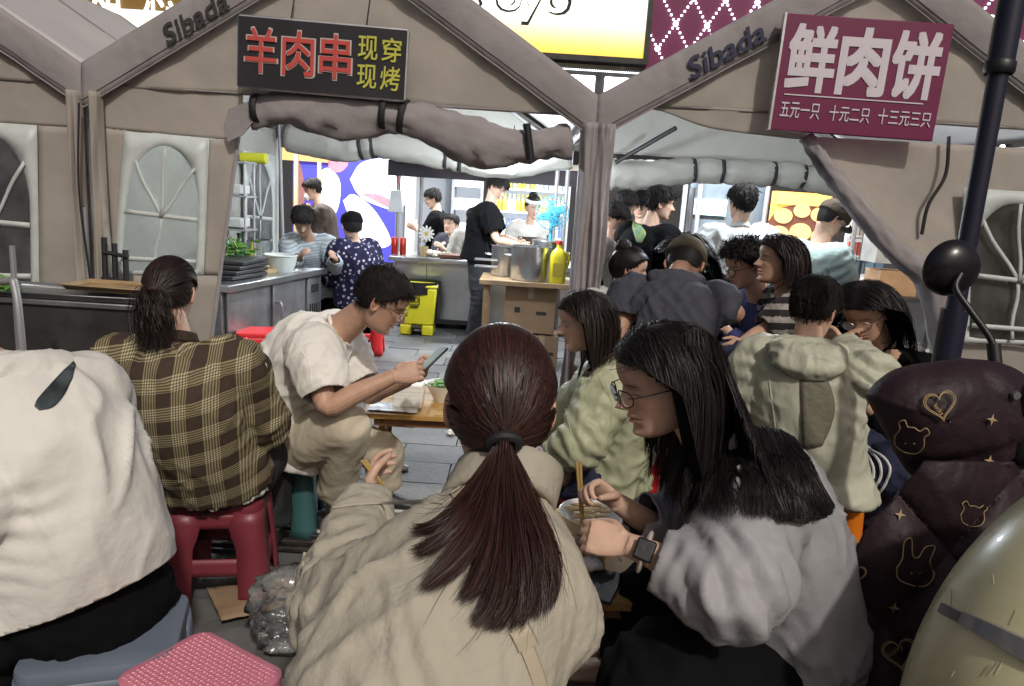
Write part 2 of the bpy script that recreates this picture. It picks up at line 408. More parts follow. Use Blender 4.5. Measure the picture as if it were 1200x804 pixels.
def tent(label, xl, xr, group='market tents'):
    c = (xl+xr)/2
    t = thing('market_tent', label, 'tent', (c, YF, 0), group=group)
    # roof, two slopes with a little sag
    for sgn in (-1, 1):
        xe = xl if sgn < 0 else xr
        u, v = np.meshgrid(np.linspace(0, 1, 22), np.linspace(0, 1, 22))
        X = xe+(c-xe)*u; Y = YF-.03+(YR-YF+.06)*v
        Z = ZE+RISE*u-.035*np.sin(u*math.pi)*abs(np.sin(v*2*math.pi))+.02
        A = wrinkle(np.stack([X, Y, Z], -1), .008, 2.5, (0, 0, 1), sgn+xl)
        MB().grid(A, flip=sgn < 0).build('roof_panel', M_ROOF, t, sharp=180, solid=.004)
        # seam
        pts = np.array([(xe+(c-xe)*q, YF+1.5, ZE+RISE*q+.028) for q in np.linspace(0, 1, 12)]); MB().tube(pts, .006, 5).build('roof_seam', M_FABD, t)
        for yy in (YF+.05, YR-.05):
            MB().cyl((xe-sgn*.05, yy, 0), (xe-sgn*.05, yy, ZE-.03), .02, n=10).build('post', M_POLE, t)
            MB().cyl((xe-sgn*.05, yy, ZE-.05), (c, yy, ZE+RISE-.05), .016, n=8).build('rafter', M_POLE, t)
        MB().cyl((xe-sgn*.05, YF, ZE-.03), (xe-sgn*.05, YR, ZE-.03), .016, n=8).build('eave_rail', M_POLE, t)
    MB().cyl((c, YF, ZE+RISE-.04), (c, YR, ZE+RISE-.04), .016, n=8).build('ridge_pole', M_POLE, t)
    fascia(t, xl, xr, YF-.05)
    return t
def gable(t, xl, xr, y, z0, mt, seed=0, name='gable'):
    c = (xl+xr)/2; n = 30; xs = np.linspace(xl+.03, xr-.03, n)
    A = np.array([[(x, y, z0+(max(roofz(x, xl, xr)-.02, z0+.02)-z0)*q) for x in xs] for q in np.linspace(0, 1, 16)])
    A = wrinkle(A, .03, 2.6, (0, -1, 0), seed, (1, 1, .8))
    o = MB().grid(A).build(name, mt, t, sharp=180, solid=.004)
    MB().tube([(x, y-.012, z0+.01) for x in xs], .0045, 6).build('seam', M_FABD, t)
    return o
def roll(t, name, path, r, mt, n=60, amp=.018, seed=0, straps=(), flat=1.0, sag=0.):
    q = catmull(np.hstack([path, np.asarray(r)[:, None] if np.ndim(r) else np.full((len(path), 1), r)]), n)
    T, U, W = frames(q[:, :3]); a = np.linspace(0, 2*math.pi, 22, endpoint=False)
    rr = q[:, 3][:, None]*np.ones(22)
    for s in straps: rr *= 1-.22*np.exp(-((np.linspace(0, 1, n)-s)/.018)**2)[:, None]
    A = q[:, None, :3]+rr[..., None]*(np.cos(a)[None, :, None]*U[:, None]+np.sin(a)[None, :, None]*W[:, None])
    D = A-q[:, None, :3]; D /= np.linalg.norm(D, axis=2)[..., None]
    s_ = np.stack([np.repeat(np.linspace(0, 14, n)[:, None], 22, 1), np.cos(a)[None]*2.2+0*rr, np.sin(a)[None]*2.2+0*rr], -1).reshape(-1, 3)+seed
    nz = (1-2*abs(perlin(s_*np.array([.6, 1, 1]))))*.7+perlin(s_*1.7)*.5
    A = A+D*(nz.reshape(n, 22)*amp)[..., None]
    A[..., 1] = q[:, None, 1]+(A[..., 1]-q[:, None, 1])*flat
    if sag:
        u_ = np.linspace(0, 1, n); dn_ = sag*(.5+.5*np.sin(u_*17+seed))[:, None]*np.clip(-(A[..., 2]-q[:, None, 2])/q[:, None, 3], 0, 1); A[..., 2] -= dn_
    o = MB().rings(A).build(name, mt, t, sharp=180)
    for s in straps:
        i = int(s*(n-1)); 
        ring = q[i, :3]+(q[i, 3]*.86+amp*.6)*(np.cos(a)[:, None]*U[i]+np.sin(a)[:, None]*W[i])
        MB().grid(np.array([ring-T[i]*.018, ring+T[i]*.018]), wrapu=True).build('strap', M_STRAP, t, sharp=180, solid=.006)
    return o

# left-hand lamb-skewer tent
tA = tent('beige canvas market tent with an arched window and rolled-up front under the black skewer sign', JX[1], JX[2])
gable(tA, JX[1], JX[2], YF, 1.965, M_FAB, 1)
W1 = [P(133, 322, YF), P(240, 322, YF), P(147, 152, YF), P(245, 163, YF)]
bot = .02
o1 = [V(JX[1]+.02, YF, bot), V(-1.86, YF, bot), V(JX[1]+.02, YF, 1.985), V(-1.575, YF, 1.985)]
with_hole(tA, 'front_wall', M_FAB, o1, W1, 2)
arch_window(tA, W1)
MB().tube([V(-1.86, YF-.01, bot), P(252, 365, YF-.01), P(285, 120, YF-.01)], .012, 6, smooth=20).build('wall_hem', M_FABD, tA)
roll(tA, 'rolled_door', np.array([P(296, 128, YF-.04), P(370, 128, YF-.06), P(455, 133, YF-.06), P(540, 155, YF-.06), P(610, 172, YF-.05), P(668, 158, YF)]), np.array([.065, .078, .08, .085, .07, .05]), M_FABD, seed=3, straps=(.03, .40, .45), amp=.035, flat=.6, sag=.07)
fl = [P(262, 150, YF-.07), P(268, 128, YF-.07), P(300, 116, YF-.08), P(303, 135, YF-.08), P(285, 158, YF-.08), P(268, 166, YF-.07)]
k = MB(); k.add(fl, [(0, 1, 2, 3, 4, 5)]); k.build('door_flap', M_FABD, tA, sharp=None, solid=.012)
MB().cyl(P(617, 145, YF-.1), P(622, 187, YF-.1), .022, n=14).build('roll_cap', M_BLACK, tA)
# rear opening: hanging lining and rolled flap
gable(tA, JX[1], JX[2], YR, 1.93, M_FABI, 4, 'rear_gable')
roll(tA, 'rolled_rear_flap', np.array([P(338, 160, YR-.05), P(400, 172, YR-.05), P(455, 170, YR-.06), P(520, 182, YR-.06), P(590, 192, YR-.06), P(668, 180, YR-.05)]), np.array([.13, .125, .12, .12, .12, .12]), M_FABI, seed=8, straps=(.29, .35, .62, .67), amp=.035)
# side wall inside with a latticed window
side = [V(JX[1]+.06, YF+.05, .02), V(JX[1]+.06, YR, .02), V(JX[1]+.06, YF+.05, 2.0), V(JX[1]+.06, YR, 2.0)]
panel(tA, 'side_wall', M_FABI, side, 30, 20, .015, 2.5, (1, 0, 0), 6)
sw = [V(JX[1]+.10, 6.25, .75), V(JX[1]+.10, 7.05, .75), V(JX[1]+.10, 6.25, 1.75), V(JX[1]+.10, 7.05, 1.75)]
arch_window(tA, sw, dy=0.0)
MB().cyl(P(327, 140, YR-.12), P(332, 302, YR-.12), .018, n=10).build('inner_post', M_POLE, tA)

# right-hand pie tent
tB = tent('beige canvas market tent with a tied-back flap under the purple pie sign', JX[2], JX[3])
gable(tB, JX[2], JX[3], YF, 2.04, M_FAB, 11)
# top strip of the door, hanging under the gable
pts = [P(700, 145, YF), P(760, 128, YF), P(830, 150, YF), P(905, 160, YF), P(948, 165, YF)]
lowq = catmull(pts, 24); upq = np.array([(p[0], YF-.005, max(2.06, p[2]+.02)) for p in lowq])
A = np.array([lowq*(1-q)+upq*q for q in np.linspace(0, 1, 8)]); MB().grid(wrinkle(A, .012, 4, (0, -1, 0), 5)).build('door_head', M_FAB, tB, sharp=180, solid=.006)
# tied-back flap: free edge sweeps from the gable down to the outer post
edge = catmull([P(942, 160, YF-.03), P(965, 195, YF-.05), P(1000, 240, YF-.07), P(1045, 292, YF-.08), P(1085, 330, YF-.06), P(1102, 400, YF-.04), P(1108, 470, YF-.02)], 40)
xr = JX[3]-.04
A = []
for i, e in enumerate(edge):
    row = []
    for q in np.linspace(0, 1, 26):
        x = e[0]+(xr-e[0])*q; z = e[2]+(min(e[2], 1.94)-e[2])*q
        zz = e[2]*(1-q)+q*(1.95-(1.95-.05)*(i/39))
        row.append((x, e[1]*(1-q)+YF*q, zz))
    A.append(row)
A = wrinkle(np.array(A), .028, 2.6, (0, -1, 0), 21, (1.6, 1, .8))
MB().grid(A).build('tied_back_flap', M_FAB, tB, sharp=180, solid=.005)
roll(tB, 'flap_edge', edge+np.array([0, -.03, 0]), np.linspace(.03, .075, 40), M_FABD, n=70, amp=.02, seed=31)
MB().tube(np.array([P(1112, 160, YF-.09), P(1108, 205, YF-.1), P(1088, 240, YF-.1), P(1080, 275, YF-.1)]), .010, 8, smooth=24).build('zip', M_STRAP, tB)
W2 = [P(1120, 400, YF-.06), P(1250, 405, YF-.06), P(1125, 220, YF-.06), P(1250, 228, YF-.06)]
arch_window(tB, W2, dy=-.03)
# window sheet of the door slumped on the ground by the post
sl_ = []
for i, t_ in enumerate(np.linspace(0, 1, 14)):
    y0 = 3.95; xa = 1.68+.10*t_; row = []
    for q in np.linspace(0, 1, 16):
        row.append((xa+.62*q, y0+.05*math.sin(q*3)+.12*t_, 1.02*t_**.8*(1-.25*q)+.06*math.sin(q*math.pi)*(1-t_)+.02))
    sl_.append(row)
A = wrinkle(np.array(sl_), .03, 4, (0, -1, 0), 9)
MB().grid(A).build('slumped_window', M_CLEAR, tB, sharp=180)
for row in (3, 8, 12):
    MB().tube(A[row]+np.array([0, -.008, 0]), .012, 6).build('glazing_bar', M_VINYLW, tB)
for colm in (1, 8, 14):
    MB().tube(A[:, colm]+np.array([0, -.008, 0]), .012, 6).build('glazing_bar', M_VINYLW, tB)
gable(tB, JX[2], JX[3], YR, 1.98, M_FABI, 14, 'rear_gable')
roll(tB, 'rolled_rear_flap', np.array([P(716, 205, YR-.05), P(760, 205, YR-.06), P(815, 200, YR-.06), P(870, 203, YR-.06), P(925, 205, YR-.06), P(985, 215, YR-.05)]), np.array([.13, .12, .11, .11, .11, .12]), M_FABI, seed=17, straps=(.40, .52, .74, .86), amp=.03)
MB().cyl(P(722, 190, YR-.2), P(792, 150, YR-.6), .022, n=8).build('brace', M_BLACK, tB)
MB().cyl(P(812, 220, YR), P(800, 330, YR), .03, n=10).build('inner_post', M_POLE, tB)
MB().cyl(P(700, 170, YR), P(704, 330, YR), .03, n=10).build('inner_post', M_POLE, tB)

# neighbouring tent at the edge
tC = tent('beige canvas market tent beside the metal wash trough', JX[0], JX[1])
gable(tC, JX[0], JX[1], YF, 1.965, M_FAB, 41)
W3 = [P(-60, 345, YF), P(48, 342, YF), P(-60, 140, YF), P(45, 147, YF)]
o3 = [V(-4.0, YF, bot), V(JX[1]-.03, YF, bot), V(-4.0, YF, 1.985), V(JX[1]-.03, YF, 1.985)]
with_hole(tC, 'front_wall', M_FAB, o3, W3, 12)
arch_window(tC, W3)
# canvas gathered round the shared posts
def column(t, x, wd, seed, mt=M_FABD, x1=None, y=YF-.06):
    n = 60; k = 26; A = []
    for i in range(n):
        z = 1.92*(1-i/(n-1))+.01; row = []
        for q in np.linspace(-1, 1, k):
            row.append((x+wd*q*(1+.25*math.sin(z*1.7+seed)+.45*max(0, .9-z)), y-.05*math.cos(q*1.5)+.03-.018*math.sin(q*7+seed+z*.8)*(1.2-.4*z), z))
        A.append(row)
    A = wrinkle(np.array(A), .042, 6, (.5, -1, 0), seed, (2.2, 1, .25))
    return MB().grid(A).build('corner_drape', mt, t, sharp=180, solid=.006)
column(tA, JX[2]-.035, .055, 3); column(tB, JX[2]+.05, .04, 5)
column(tA, JX[1]+.06, .05, 8, M_FAB); column(tC, JX[1]-.06, .05, 9, M_FAB)
MB().cyl((JX[1], YF-.1, .0), (JX[1]+.005, YF-.1, 1.3), .014, n=8).build('stay_pole', M_POLE, tC)
MB().tube([(JX[1]+.02, YF-.13, 1.86), (JX[1], YF-.14, 1.4), (JX[1]+.03, YF-.13, .9)], .006, 6, smooth=14).build('cord', M_STRAP, tA)
# valance lettering
M_PRINT = mat('print_dark', (.03, .028, .028), .7)
M_PRINTB = mat('print_navy', (.012, .014, .05), .6)
def along(x, xl, xr, dz, y): return V(x, y, roofz(x, xl, xr)+dz)
a, b = along(-1.96, JX[1], JX[2], -.165, YF-.080), along(-1.6, JX[1], JX[2], -.165, YF-.080)
text('Sibada', 'lettering', M_PRINT, a, b-a, (-.3, 0, 1), height=.10, width=.40, parent=tA, bold=.03)
a, b = along(.88, JX[2], JX[3], -.165, YF-.080), along(1.27, JX[2], JX[3], -.165, YF-.080)
text('Sibada', 'lettering', M_PRINTB, a, b-a, (-.3, 0, 1), height=.11, width=.44, parent=tB, bold=.03)

# ------------------------------------------------------------------ signs on the tents
sg = thing('hanging_sign', 'black framed hanging sign with red and yellow Chinese lettering on a tent gable', 'sign', P(380, 110, YF-.13))
ca = [P(281, 101, YF-.13), P(474, 118, YF-.13), P(285, 20, YF-.13), P(478, 36, YF-.13)]
R_ = unit(ca[1]-ca[0]); U_ = unit(ca[2]-ca[0]); U_ = unit(U_-R_*(U_@R_)); Nn = np.cross(R_, U_)
Wd, Hd = np.linalg.norm(ca[1]-ca[0]), np.linalg.norm(ca[2]-ca[0]); o_ = ca[0]
rotm = np.stack([R_, Nn*-1, U_], 1)
def onb(o, R_, U_, Nn, a, b, d=0.): return o+R_*a+U_*b+Nn*d
k = MB(); k.box(onb(o_, R_, U_, Nn, Wd/2, Hd/2, 0), (Wd, .05, Hd), rotm); k.build('sign_panel', mat('sign_black', (.022, .02, .024), .35, var=.2, vscale=6), sg)
for (x0, y0, x1, y1) in ((0, 0, Wd, 0), (0, Hd, Wd, Hd), (0, 0, 0, Hd), (Wd, 0, Wd, Hd)):
    a = onb(o_, R_, U_, Nn, x0, y0, .012); b = onb(o_, R_, U_, Nn, x1, y1, .012); MB().tube([a, b], .011, 8).build('frame', M_STEEL, sg)
M_RED = mat('letter_red', (.45, .06, .05), .5, emit=(.8, .09, .06), estr=.05); M_PALE = mat('letter_pale', (.5, .45, .42), .5)
M_YEL = mat('letter_yellow', (.40, .38, .06), .5, emit=(.5, .5, .05), estr=.12); M_YELD = mat('letter_dark', (.10, .10, .03), .6)
for i, ch in enumerate('羊肉串'):
    oo = onb(o_, R_, U_, Nn, Wd*(.045+i*.222), Hd*.22, .029)
    text(ch, 'character', M_PALE, oo-R_*.006-U_*.006, R_, U_, width=Wd*.185+.012, height=Hd*.62+.012, parent=sg, bold=.035)
    text(ch, 'character', M_RED, oo+Nn*.004, R_, U_, width=Wd*.185, height=Hd*.62, parent=sg, bold=.02)
for i, ch in enumerate('现穿现烤'):
    oo = onb(o_, R_, U_, Nn, Wd*(.715+(i % 2)*.14), Hd*(.53 if i < 2 else .12), .031)
    text(ch, 'character', M_YEL, oo, R_, U_, width=Wd*.115, height=Hd*.34, parent=sg, bold=.018)
for q in (.3, .75):
    MB().tube([onb(o_, R_, U_, Nn, Wd*q, Hd, 0), onb(o_, R_, U_, Nn, Wd*q, Hd+.16, -.06)], .004, 6).build('hook', M_STRAP, sg)
sg = thing('pie_sign', 'purple red board sign with white Chinese lettering and prices', 'sign', P(1000, 160, YF-.14))
ca = [P(900, 152, YF-.14), P(1091, 166, YF-.18), P(920, 16, YF-.14), P(1118, 28, YF-.18)]
R_ = unit(ca[1]-ca[0]); U_ = unit(ca[2]-ca[0]); Wd, Hd = np.linalg.norm(ca[1]-ca[0]), np.linalg.norm(ca[2]-ca[0]); Nn = unit(np.cross(R_, U_)); o_ = ca[0]
rotm = np.stack([R_, -Nn, U_], 1)
k = MB(); k.box(onb(o_, R_, U_, Nn, Wd/2, Hd/2), (Wd, .03, Hd), rotm); k.build('board', mat('sign_purple', (.145, .006, .055), .4, var=.08, vscale=3), sg, bevel=.004)
M_WH = mat('letter_white', (.62, .57, .62), .5)
MB().box(onb(o_, R_, U_, Nn, 0, Hd/2, .004), (.012, .04, Hd), rotm).build('edge_strip', M_STEEL, sg)
for i, ch in enumerate('鲜肉饼'):
    text(ch, 'character', M_WH, onb(o_, R_, U_, Nn, Wd*(.055+i*.312), Hd*.36, .019), R_, U_, width=Wd*.275, height=Hd*.545, parent=sg, bold=.055)
MB().box(onb(o_, R_, U_, Nn, Wd*.48, Hd*.315, .018), (Wd*.84, .004, .006), rotm).build('rule_line', M_WH, sg)
for tx, x0, x1 in (('五元一只', .05, .29), ('十元二只', .35, .595), ('十三元三只', .645, .965)):
    text(tx, 'prices', M_WH, onb(o_, R_, U_, Nn, Wd*x0, Hd*.115, .019), R_, U_, width=Wd*(x1-x0), height=Hd*.135, parent=sg, bold=.012)

# ------------------------------------------------------------------ building behind with lit signs
fac = MB(); fac.box((0, 16.3, 5), (50, .3, 12)); tag(fac.build('shop_building', mat('facade_dark', (.06, .06, .065), .7, var=.2, vscale=1)), 'dark shop building behind the tents carrying the lit signs', 'building')
YS = 15.
ys = thing('yellow_lightbox_sign', 'glowing yellow and white lightbox sign with black outlined letters', 'sign', P(640, 70, YS))
def planebox(c, d): return c
m_ = bpy.data.materials.new('lightbox_yellow'); m_.use_nodes = True; N = m_.node_tree.nodes; L = m_.node_tree.links
b_ = N['Principled BSDF']; tc = N.new('ShaderNodeTexCoord'); sp = N.new('ShaderNodeSeparateXYZ'); L.new(tc.outputs['Generated'], sp.inputs[0])
def bell(o, lo, hi):
    a = N.new('ShaderNodeMapRange'); a.inputs[1].default_value = lo; a.inputs[2].default_value = hi; a.interpolation_type = 'SMOOTHSTEP'; L.new(o, a.inputs[0]); return a.outputs[0]
mm = N.new('ShaderNodeMath'); mm.operation = 'MULTIPLY'; L.new(bell(sp.outputs[2], 0, .34), mm.inputs[0]); L.new(bell(sp.outputs[0], 0, .16), mm.inputs[1])
mx = N.new('ShaderNodeMix'); mx.data_type = 'RGBA'; L.new(mm.outputs[0], mx.inputs[0]); mx.inputs[6].default_value = (1, .62, .06, 1); mx.inputs[7].default_value = (1, .97, .82, 1)
L.new(mx.outputs[2], b_.inputs['Emission Color']); b_.inputs['Emission Strength'].default_value = 1.15; b_.inputs['Base Color'].default_value = (.3, .25, .1, 1)
A0, A1 = P(505, 58, YS), P(752, 69, YS); zb = (A0[2]+A1[2])/2
MB().box(((A0[0]+A1[0])/2, YS, zb+1.15), (A1[0]-A0[0], .3, 2.3)).build('lightbox', m_, ys)
MB().box(((A0[0]+A1[0])/2, YS-.03, zb-.05), (A1[0]-A0[0]+.2, .4, .1)).build('frame', M_DARKM, ys)
MB().box((A1[0]+.05, YS-.03, zb+1.15), (.1, .4, 2.3)).build('frame', M_DARKM, ys)
a = P(556, 21, YS-.17); b = P(664, 21, YS-.17)
for grow, mt_, d in ((.035, mat('print_black', (.01, .01, .01), .6), 0), (.0, m_, -.01)):
    pass
M_PB = mat('print_black', (.01, .01, .01), .6); M_GLOW = mat('lightbox_white', (.8, .8, .8), .5, emit=(1, .98, .9), estr=1.5)
text('yoyo', 'lettering', M_PB, a+V(-.05, 0, -.05), (1, 0, 0), (0, 0, 1), width=b[0]-a[0]+.1, height=.66, parent=ys, bold=.045)
text('yoyo', 'lettering', M_GLOW, a+V(0, -.01, 0), (1, 0, 0), (0, 0, 1), width=b[0]-a[0], height=.56, parent=ys, bold=.012)
# LED letter strip below
ls = thing('led_strip_sign', 'blinding white LED letter strip under the yellow lightbox', 'sign', P(680, 102, YS-.2))
za = P(680, 98, YS-.2)[2]; xa, xb = P(610, 90, YS)[0], P(750, 90, YS)[0]
MB().box(((xa+xb)/2, YS-.1, za), (xb-xa, .1, .62)).build('backing', M_DARKM, ls)
M_LEDS = mat('led_hot', (.9, .95, 1), .4, emit=(.85, .93, 1), estr=3.5)
for i, (x0, x1) in enumerate(((.02, .20), (.32, .62), (.70, .97))):
    MB().box((xa+(xb-xa)*(x0+x1)/2, YS-.18, za-.02), ((xb-xa)*(x1-x0), .04, .36)).build('letter', M_LEDS, ls, bevel=.06)
for zz in (.26, -.26):
    k = MB()
    for i in range(60): k.box((xa+(xb-xa)*(i+.5)/60, YS-.17, za+zz), (.024, .02, .024))
    tag(k.build('led_row', M_LEDS, ls), kind='stuff')
# magenta facade with LED lattice
mf = thing('magenta_led_facade', 'magenta facade panel strung with a diamond lattice of white LEDs', 'facade', P(980, 40, YS+.3))
mg = mat('facade_magenta', (.10, .008, .042), .5, var=.15, vscale=1.5, emit=(.5, .03, .2), estr=.07)
x0, x1 = P(760, 40, YS+.3)[0], P(1260, 40, YS+.3)[0]
MB().box(((x0+x1)/2, YS+.35, 5.6), (x1-x0, .1, 4.6)).build('panel', mg, mf)
k = MB(); big = MB(); step = .62
for i in range(-2, 22):
    for j in range(-2, 9):
        cx, cz = x0+.2+i*step+(step/2)*(j % 2), 3.6+j*step*.78
        if not (x0 < cx < x1): continue
        big.ell((cx, YS+.27, cz), (.055, .04, .055), 8, 6)
        for s in (-1, 1):
            for q in range(1, 6):
                px_ = cx+s*step/2*q/6; pz_ = cz+step*.78*q/6
                if x0 < px_ < x1: k.box((px_, YS+.28, pz_), (.035, .03, .035))
tag(k.build('small_leds', M_LEDS, mf, sharp=None), kind='stuff'); tag(big.build('large_leds', M_LEDS, mf), kind='stuff')
k = MB()
for q in ((1148, 22), (1160, 24)): k.ell(P(*q, YS), (.16, .1, .1), 10, 8)
k.build('floodlight', M_LEDS, mf)
# golden sign top left
gs = thing('golden_lit_sign', 'golden lit shop sign with raised Chinese characters above the tent roofs', 'sign', P(150, 20, YS))
m_gold = mat('gold_lit', (.35, .2, .04), .5, emit=(.9, .55, .10), estr=.55); m_goldb = mat('gold_dark', (.10, .06, .02), .5, emit=(.5, .28, .04), estr=.22)
a, b = P(60, 18, YS), P(232, 28, YS)
MB().box(((a[0]+b[0])/2, YS, a[2]+1.0), (b[0]-a[0]+.8, .2, 1.9)).build('sign_panel', m_goldb, gs)
MB().box(((a[0]+b[0])/2, YS-.1, a[2]-.03), (b[0]-a[0]+.8, .3, .12)).build('frame', m_gold, gs)
for i, ch in enumerate('烟知忘于'):
    text(ch, 'character', M_GLOW, (a[0]+.1+i*.72+(.35 if i > 1 else 0), YS-.14, a[2]+.10), (1, 0, 0), (0, 0, 1), width=.60, height=.72, parent=gs, bold=.03)
lb = thing('pale_lightbox', 'plain white lightbox strip below the golden sign', 'sign', P(180, 40, YS-.3))
MB().box((P(190, 30, YS)[0], YS-.2, P(190, 42, YS)[2]), (2.2, .1, .8)).build('lightbox', mat('lightbox_pale', (.7, .7, .75), .5, emit=(.85, .88, 1), estr=.9), lb)
MB().box((P(190, 30, YS)[0], YS-.19, P(190, 42, YS)[2]-.43), (2.3, .16, .06)).build('frame', M_DARKM, lb)
# ================================================================== LAMPS AND STALLS
def point(parent, loc, watts, col=(.86, .94, 1.), r=.06):
    l = bpy.data.lights.new('bulb_light', 'POINT'); l.energy = watts; l.color = col; l.shadow_soft_size = r
    o = bpy.data.objects.new('bulb_light', l); COL.objects.link(o); o.location = Vector(loc); 
    if parent is not None:
        o.parent = parent; o.matrix_parent_inverse = root_matrix(parent).inverted()
    return o
def bulb(label, loc, watts, drop=.25):
    loc = V(loc); t = thing('led_bulb', label, 'lamp', loc)
    k = MB(); k.lathe([(.004, .10), (.022, .10), (.024, .05), (.02, .035)], loc, 12); k.build('socket', M_STEEL, t)
    k = MB(); k.ell(loc, (.04, .04, .05), 14, 10); k.build('globe', M_LED, t)
    MB().tube([loc+V(0, 0, .1), loc+V(0, .01, .1+drop)], .004, 6).build('cord', M_STRAP, t)
    point(t, loc-V(0, 0, .07), watts); return t
bulb('glaring white bulb hanging below the rolled rear flap of the skewer tent', P(600, 197, 6.35), 85)
bulb('white bulb hanging inside the pie tent', (1.85, 4.95, 2.35), 100, .3)
bulb('added white bulb out of view behind the skewer sign, lighting the tent', (-1.05, 5.0, 2.35), 95, .3)  # unseen bulb, added to brighten the tent inside and glow through its canvas

def led_tube(label, a, b, watts):
    a, b = V(a), V(b); c = (a+b)/2; t = thing('led_tube', label, 'lamp', c); d = b-a
    MB().tube([a, b], .018, 8).build('tube', M_LED, t)
    MB().tube([a+V(0, 0, .035), b+V(0, 0, .035)], .03, 6, flat=.4).build('housing', M_POLE, t)
    l = bpy.data.lights.new('tube_light', 'AREA'); l.shape = 'RECTANGLE'; l.size = float(np.linalg.norm(d)); l.size_y = .05; l.energy = watts; l.color = (.88, .95, 1)
    o = bpy.data.objects.new('tube_light', l); COL.objects.link(o); o.parent = t; o.location = (0, 0, -.03); o.rotation_euler = (0, 0, math.atan2(d[1], d[0])); return t
led_tube('white LED tube over the bottle shelves', (-.9, 9.3, 2.25), (.9, 9.3, 2.25), 130)
led_tube('white LED tube over the back lane of the pie stalls', (1.2, 8.4, 2.6), (3.0, 8.4, 2.6), 190)
led_tube('white LED tube before the mushroom billboard', (-3.4, 8.6, 2.5), (-2.0, 8.6, 2.5), 120)

# ---- mushroom billboard
YB = 10.2
bb = thing('mushroom_billboard', 'backlit blue billboard printed with giant pale mushrooms', 'billboard', P(402, 285, YB))
a, b = P(344, 300, YB), P(470, 160, YB)
MB().box(((a[0]+b[0])/2, YB, (a[2]+b[2])/2), (b[0]-a[0], .08, b[2]-a[2])).build('board', mat('board_blue', (.03, .03, .25), .5, emit=(.07, .06, .42), estr=.8), bb)
def blob(parent, name, pts, Y, mt):
    q = catmull([(*P(x, y, Y),) for x, y in pts+pts[:1]], 40)[:-1]; k = MB(); c = q.mean(0)
    k.add(np.vstack([q, c]), [(i, (i+1) % len(q), len(q)) for i in range(len(q))]); return k.build(name, mt, parent, sharp=None)
mw = mat('print_white', (.7, .7, .7), .5, emit=(1, .97, .97), estr=1.0, var=.1, vscale=3)
mp = mat('print_pink', (.5, .2, .25), .5, emit=(.75, .28, .38), estr=.6, col2=(.35, .10, .12), vscale=9)
mbn = mat('print_brown', (.2, .08, .06), .5, emit=(.30, .14, .13), estr=.7, col2=(.10, .03, .03), vscale=14)
blob(bb, 'printed_shape', [(410, 210), (425, 190), (460, 187), (480, 210), (470, 245), (440, 240), (420, 228)], YB-.05, mw)
blob(bb, 'printed_shape', [(420, 226), (440, 236), (458, 244), (462, 238), (445, 228)], YB-.055, mp)
blob(bb, 'printed_shape', [(402, 235), (415, 228), (440, 248), (458, 285), (430, 288), (410, 255)], YB-.05, mw)
blob(bb, 'printed_shape', [(372, 203), (385, 197), (398, 212), (397, 240), (385, 262), (374, 240)], YB-.05, mw)
blob(bb, 'printed_shape', [(384, 184), (400, 180), (408, 192), (398, 202), (386, 198)], YB-.05, mp)
blob(bb, 'printed_shape', [(344, 190), (352, 192), (357, 225), (354, 252), (344, 258)], YB-.05, mbn)
MB().box((P(355, 180, YB)[0], YB-.1, P(355, 182, YB)[2]), (.75, .06, .16)).build('header', mat('header_orange', (.5, .25, .08), .5, emit=(.8, .5, .2), estr=.5), bb)
for x in (347, 374):
    pass
for x, y0, y1 in ((347, 176, 300), (374, 190, 300)):
    tg = thing('wooden_post', ('pale wooden stall post before the brown patch of the billboard' if x < 360 else 'pale wooden stall post beside the man in the face mask'), 'post', P(x, y1, 9.4), group='wooden stall posts')
    a, b = P(x, y1, 9.4), P(x, y0, 9.4); MB().box(((a[0]+b[0])/2, 9.4, b[2]/2), (.045, .045, b[2])).build('shaft', mat('post_wood', (.35, .26, .16), .6, var=.2), tg)
    MB().box((a[0], 9.4, .03), (.12, .12, .06)).build('foot', M_DARKM, tg)

# ---- centre stall: steel counter, posts, header, shelves with bottles
ct = thing('steel_counter', 'long stainless steel counter behind the yellow bin', 'counter', (-.4, 8.1, 0))
zc = P(500, 305, 8.02)[2]
MB().box((-.35, 8.42, zc/2+.02), (2.0, .72, zc-.08)).build('body', M_STEEL, ct, bevel=.006)
MB().box((-.35, 8.40, zc), (2.12, .86, .05)).build('top', M_STEEL, ct, bevel=.008)
MB().box((-.35, 8.40, .09), (1.9, .74, .05)).build('plinth', M_DARKM, ct)
for x in (-1.0, -.35, .3): MB().box((x, 8.055, zc/2+.02), (.006, .008, zc-.14)).build('panel_seam', M_DARKM, ct)
pst = thing('stall_frame', 'dark beam on slim posts over the bottle stall', 'stall frame', (-.4, 8.1, 0))
zt = P(560, 205, 8.3)[2]
MB().box((-.35, 8.3, zt+.02), (2.3, .05, .17)).build('beam', mat('beam_dark', (.035, .03, .045), .6), pst)
MB().box((-.35, 8.28, zt+.14), (2.3, .05, .06)).build('light_rail', mat('rail_pale', (.6, .55, .5), .5), pst)
for x in (-1.38, -1.12, .72): MB().cyl((x, 8.3, 0), (x, 8.3, zt+.1), .025, n=10).build('post', M_POLE, pst)
sb = thing('paper_bag', 'small white paper bag hanging from a stall post', 'bag', P(463, 235, 8.15))
c_ = P(464, 236, 8.15); MB().box(c_, (.17, .06, .24), taper=.7).build('pouch', mat('paper_white', (.6, .62, .64), .7, var=.1), sb, bevel=.01)
MB().tube([c_+V(-.05, 0, .1), c_+V(0, 0, .28), c_+V(.05, 0, .1)], .005, 6, smooth=12).build('handle', mat('red_cord', (.4, .03, .03), .6), sb)
YH = 10.6
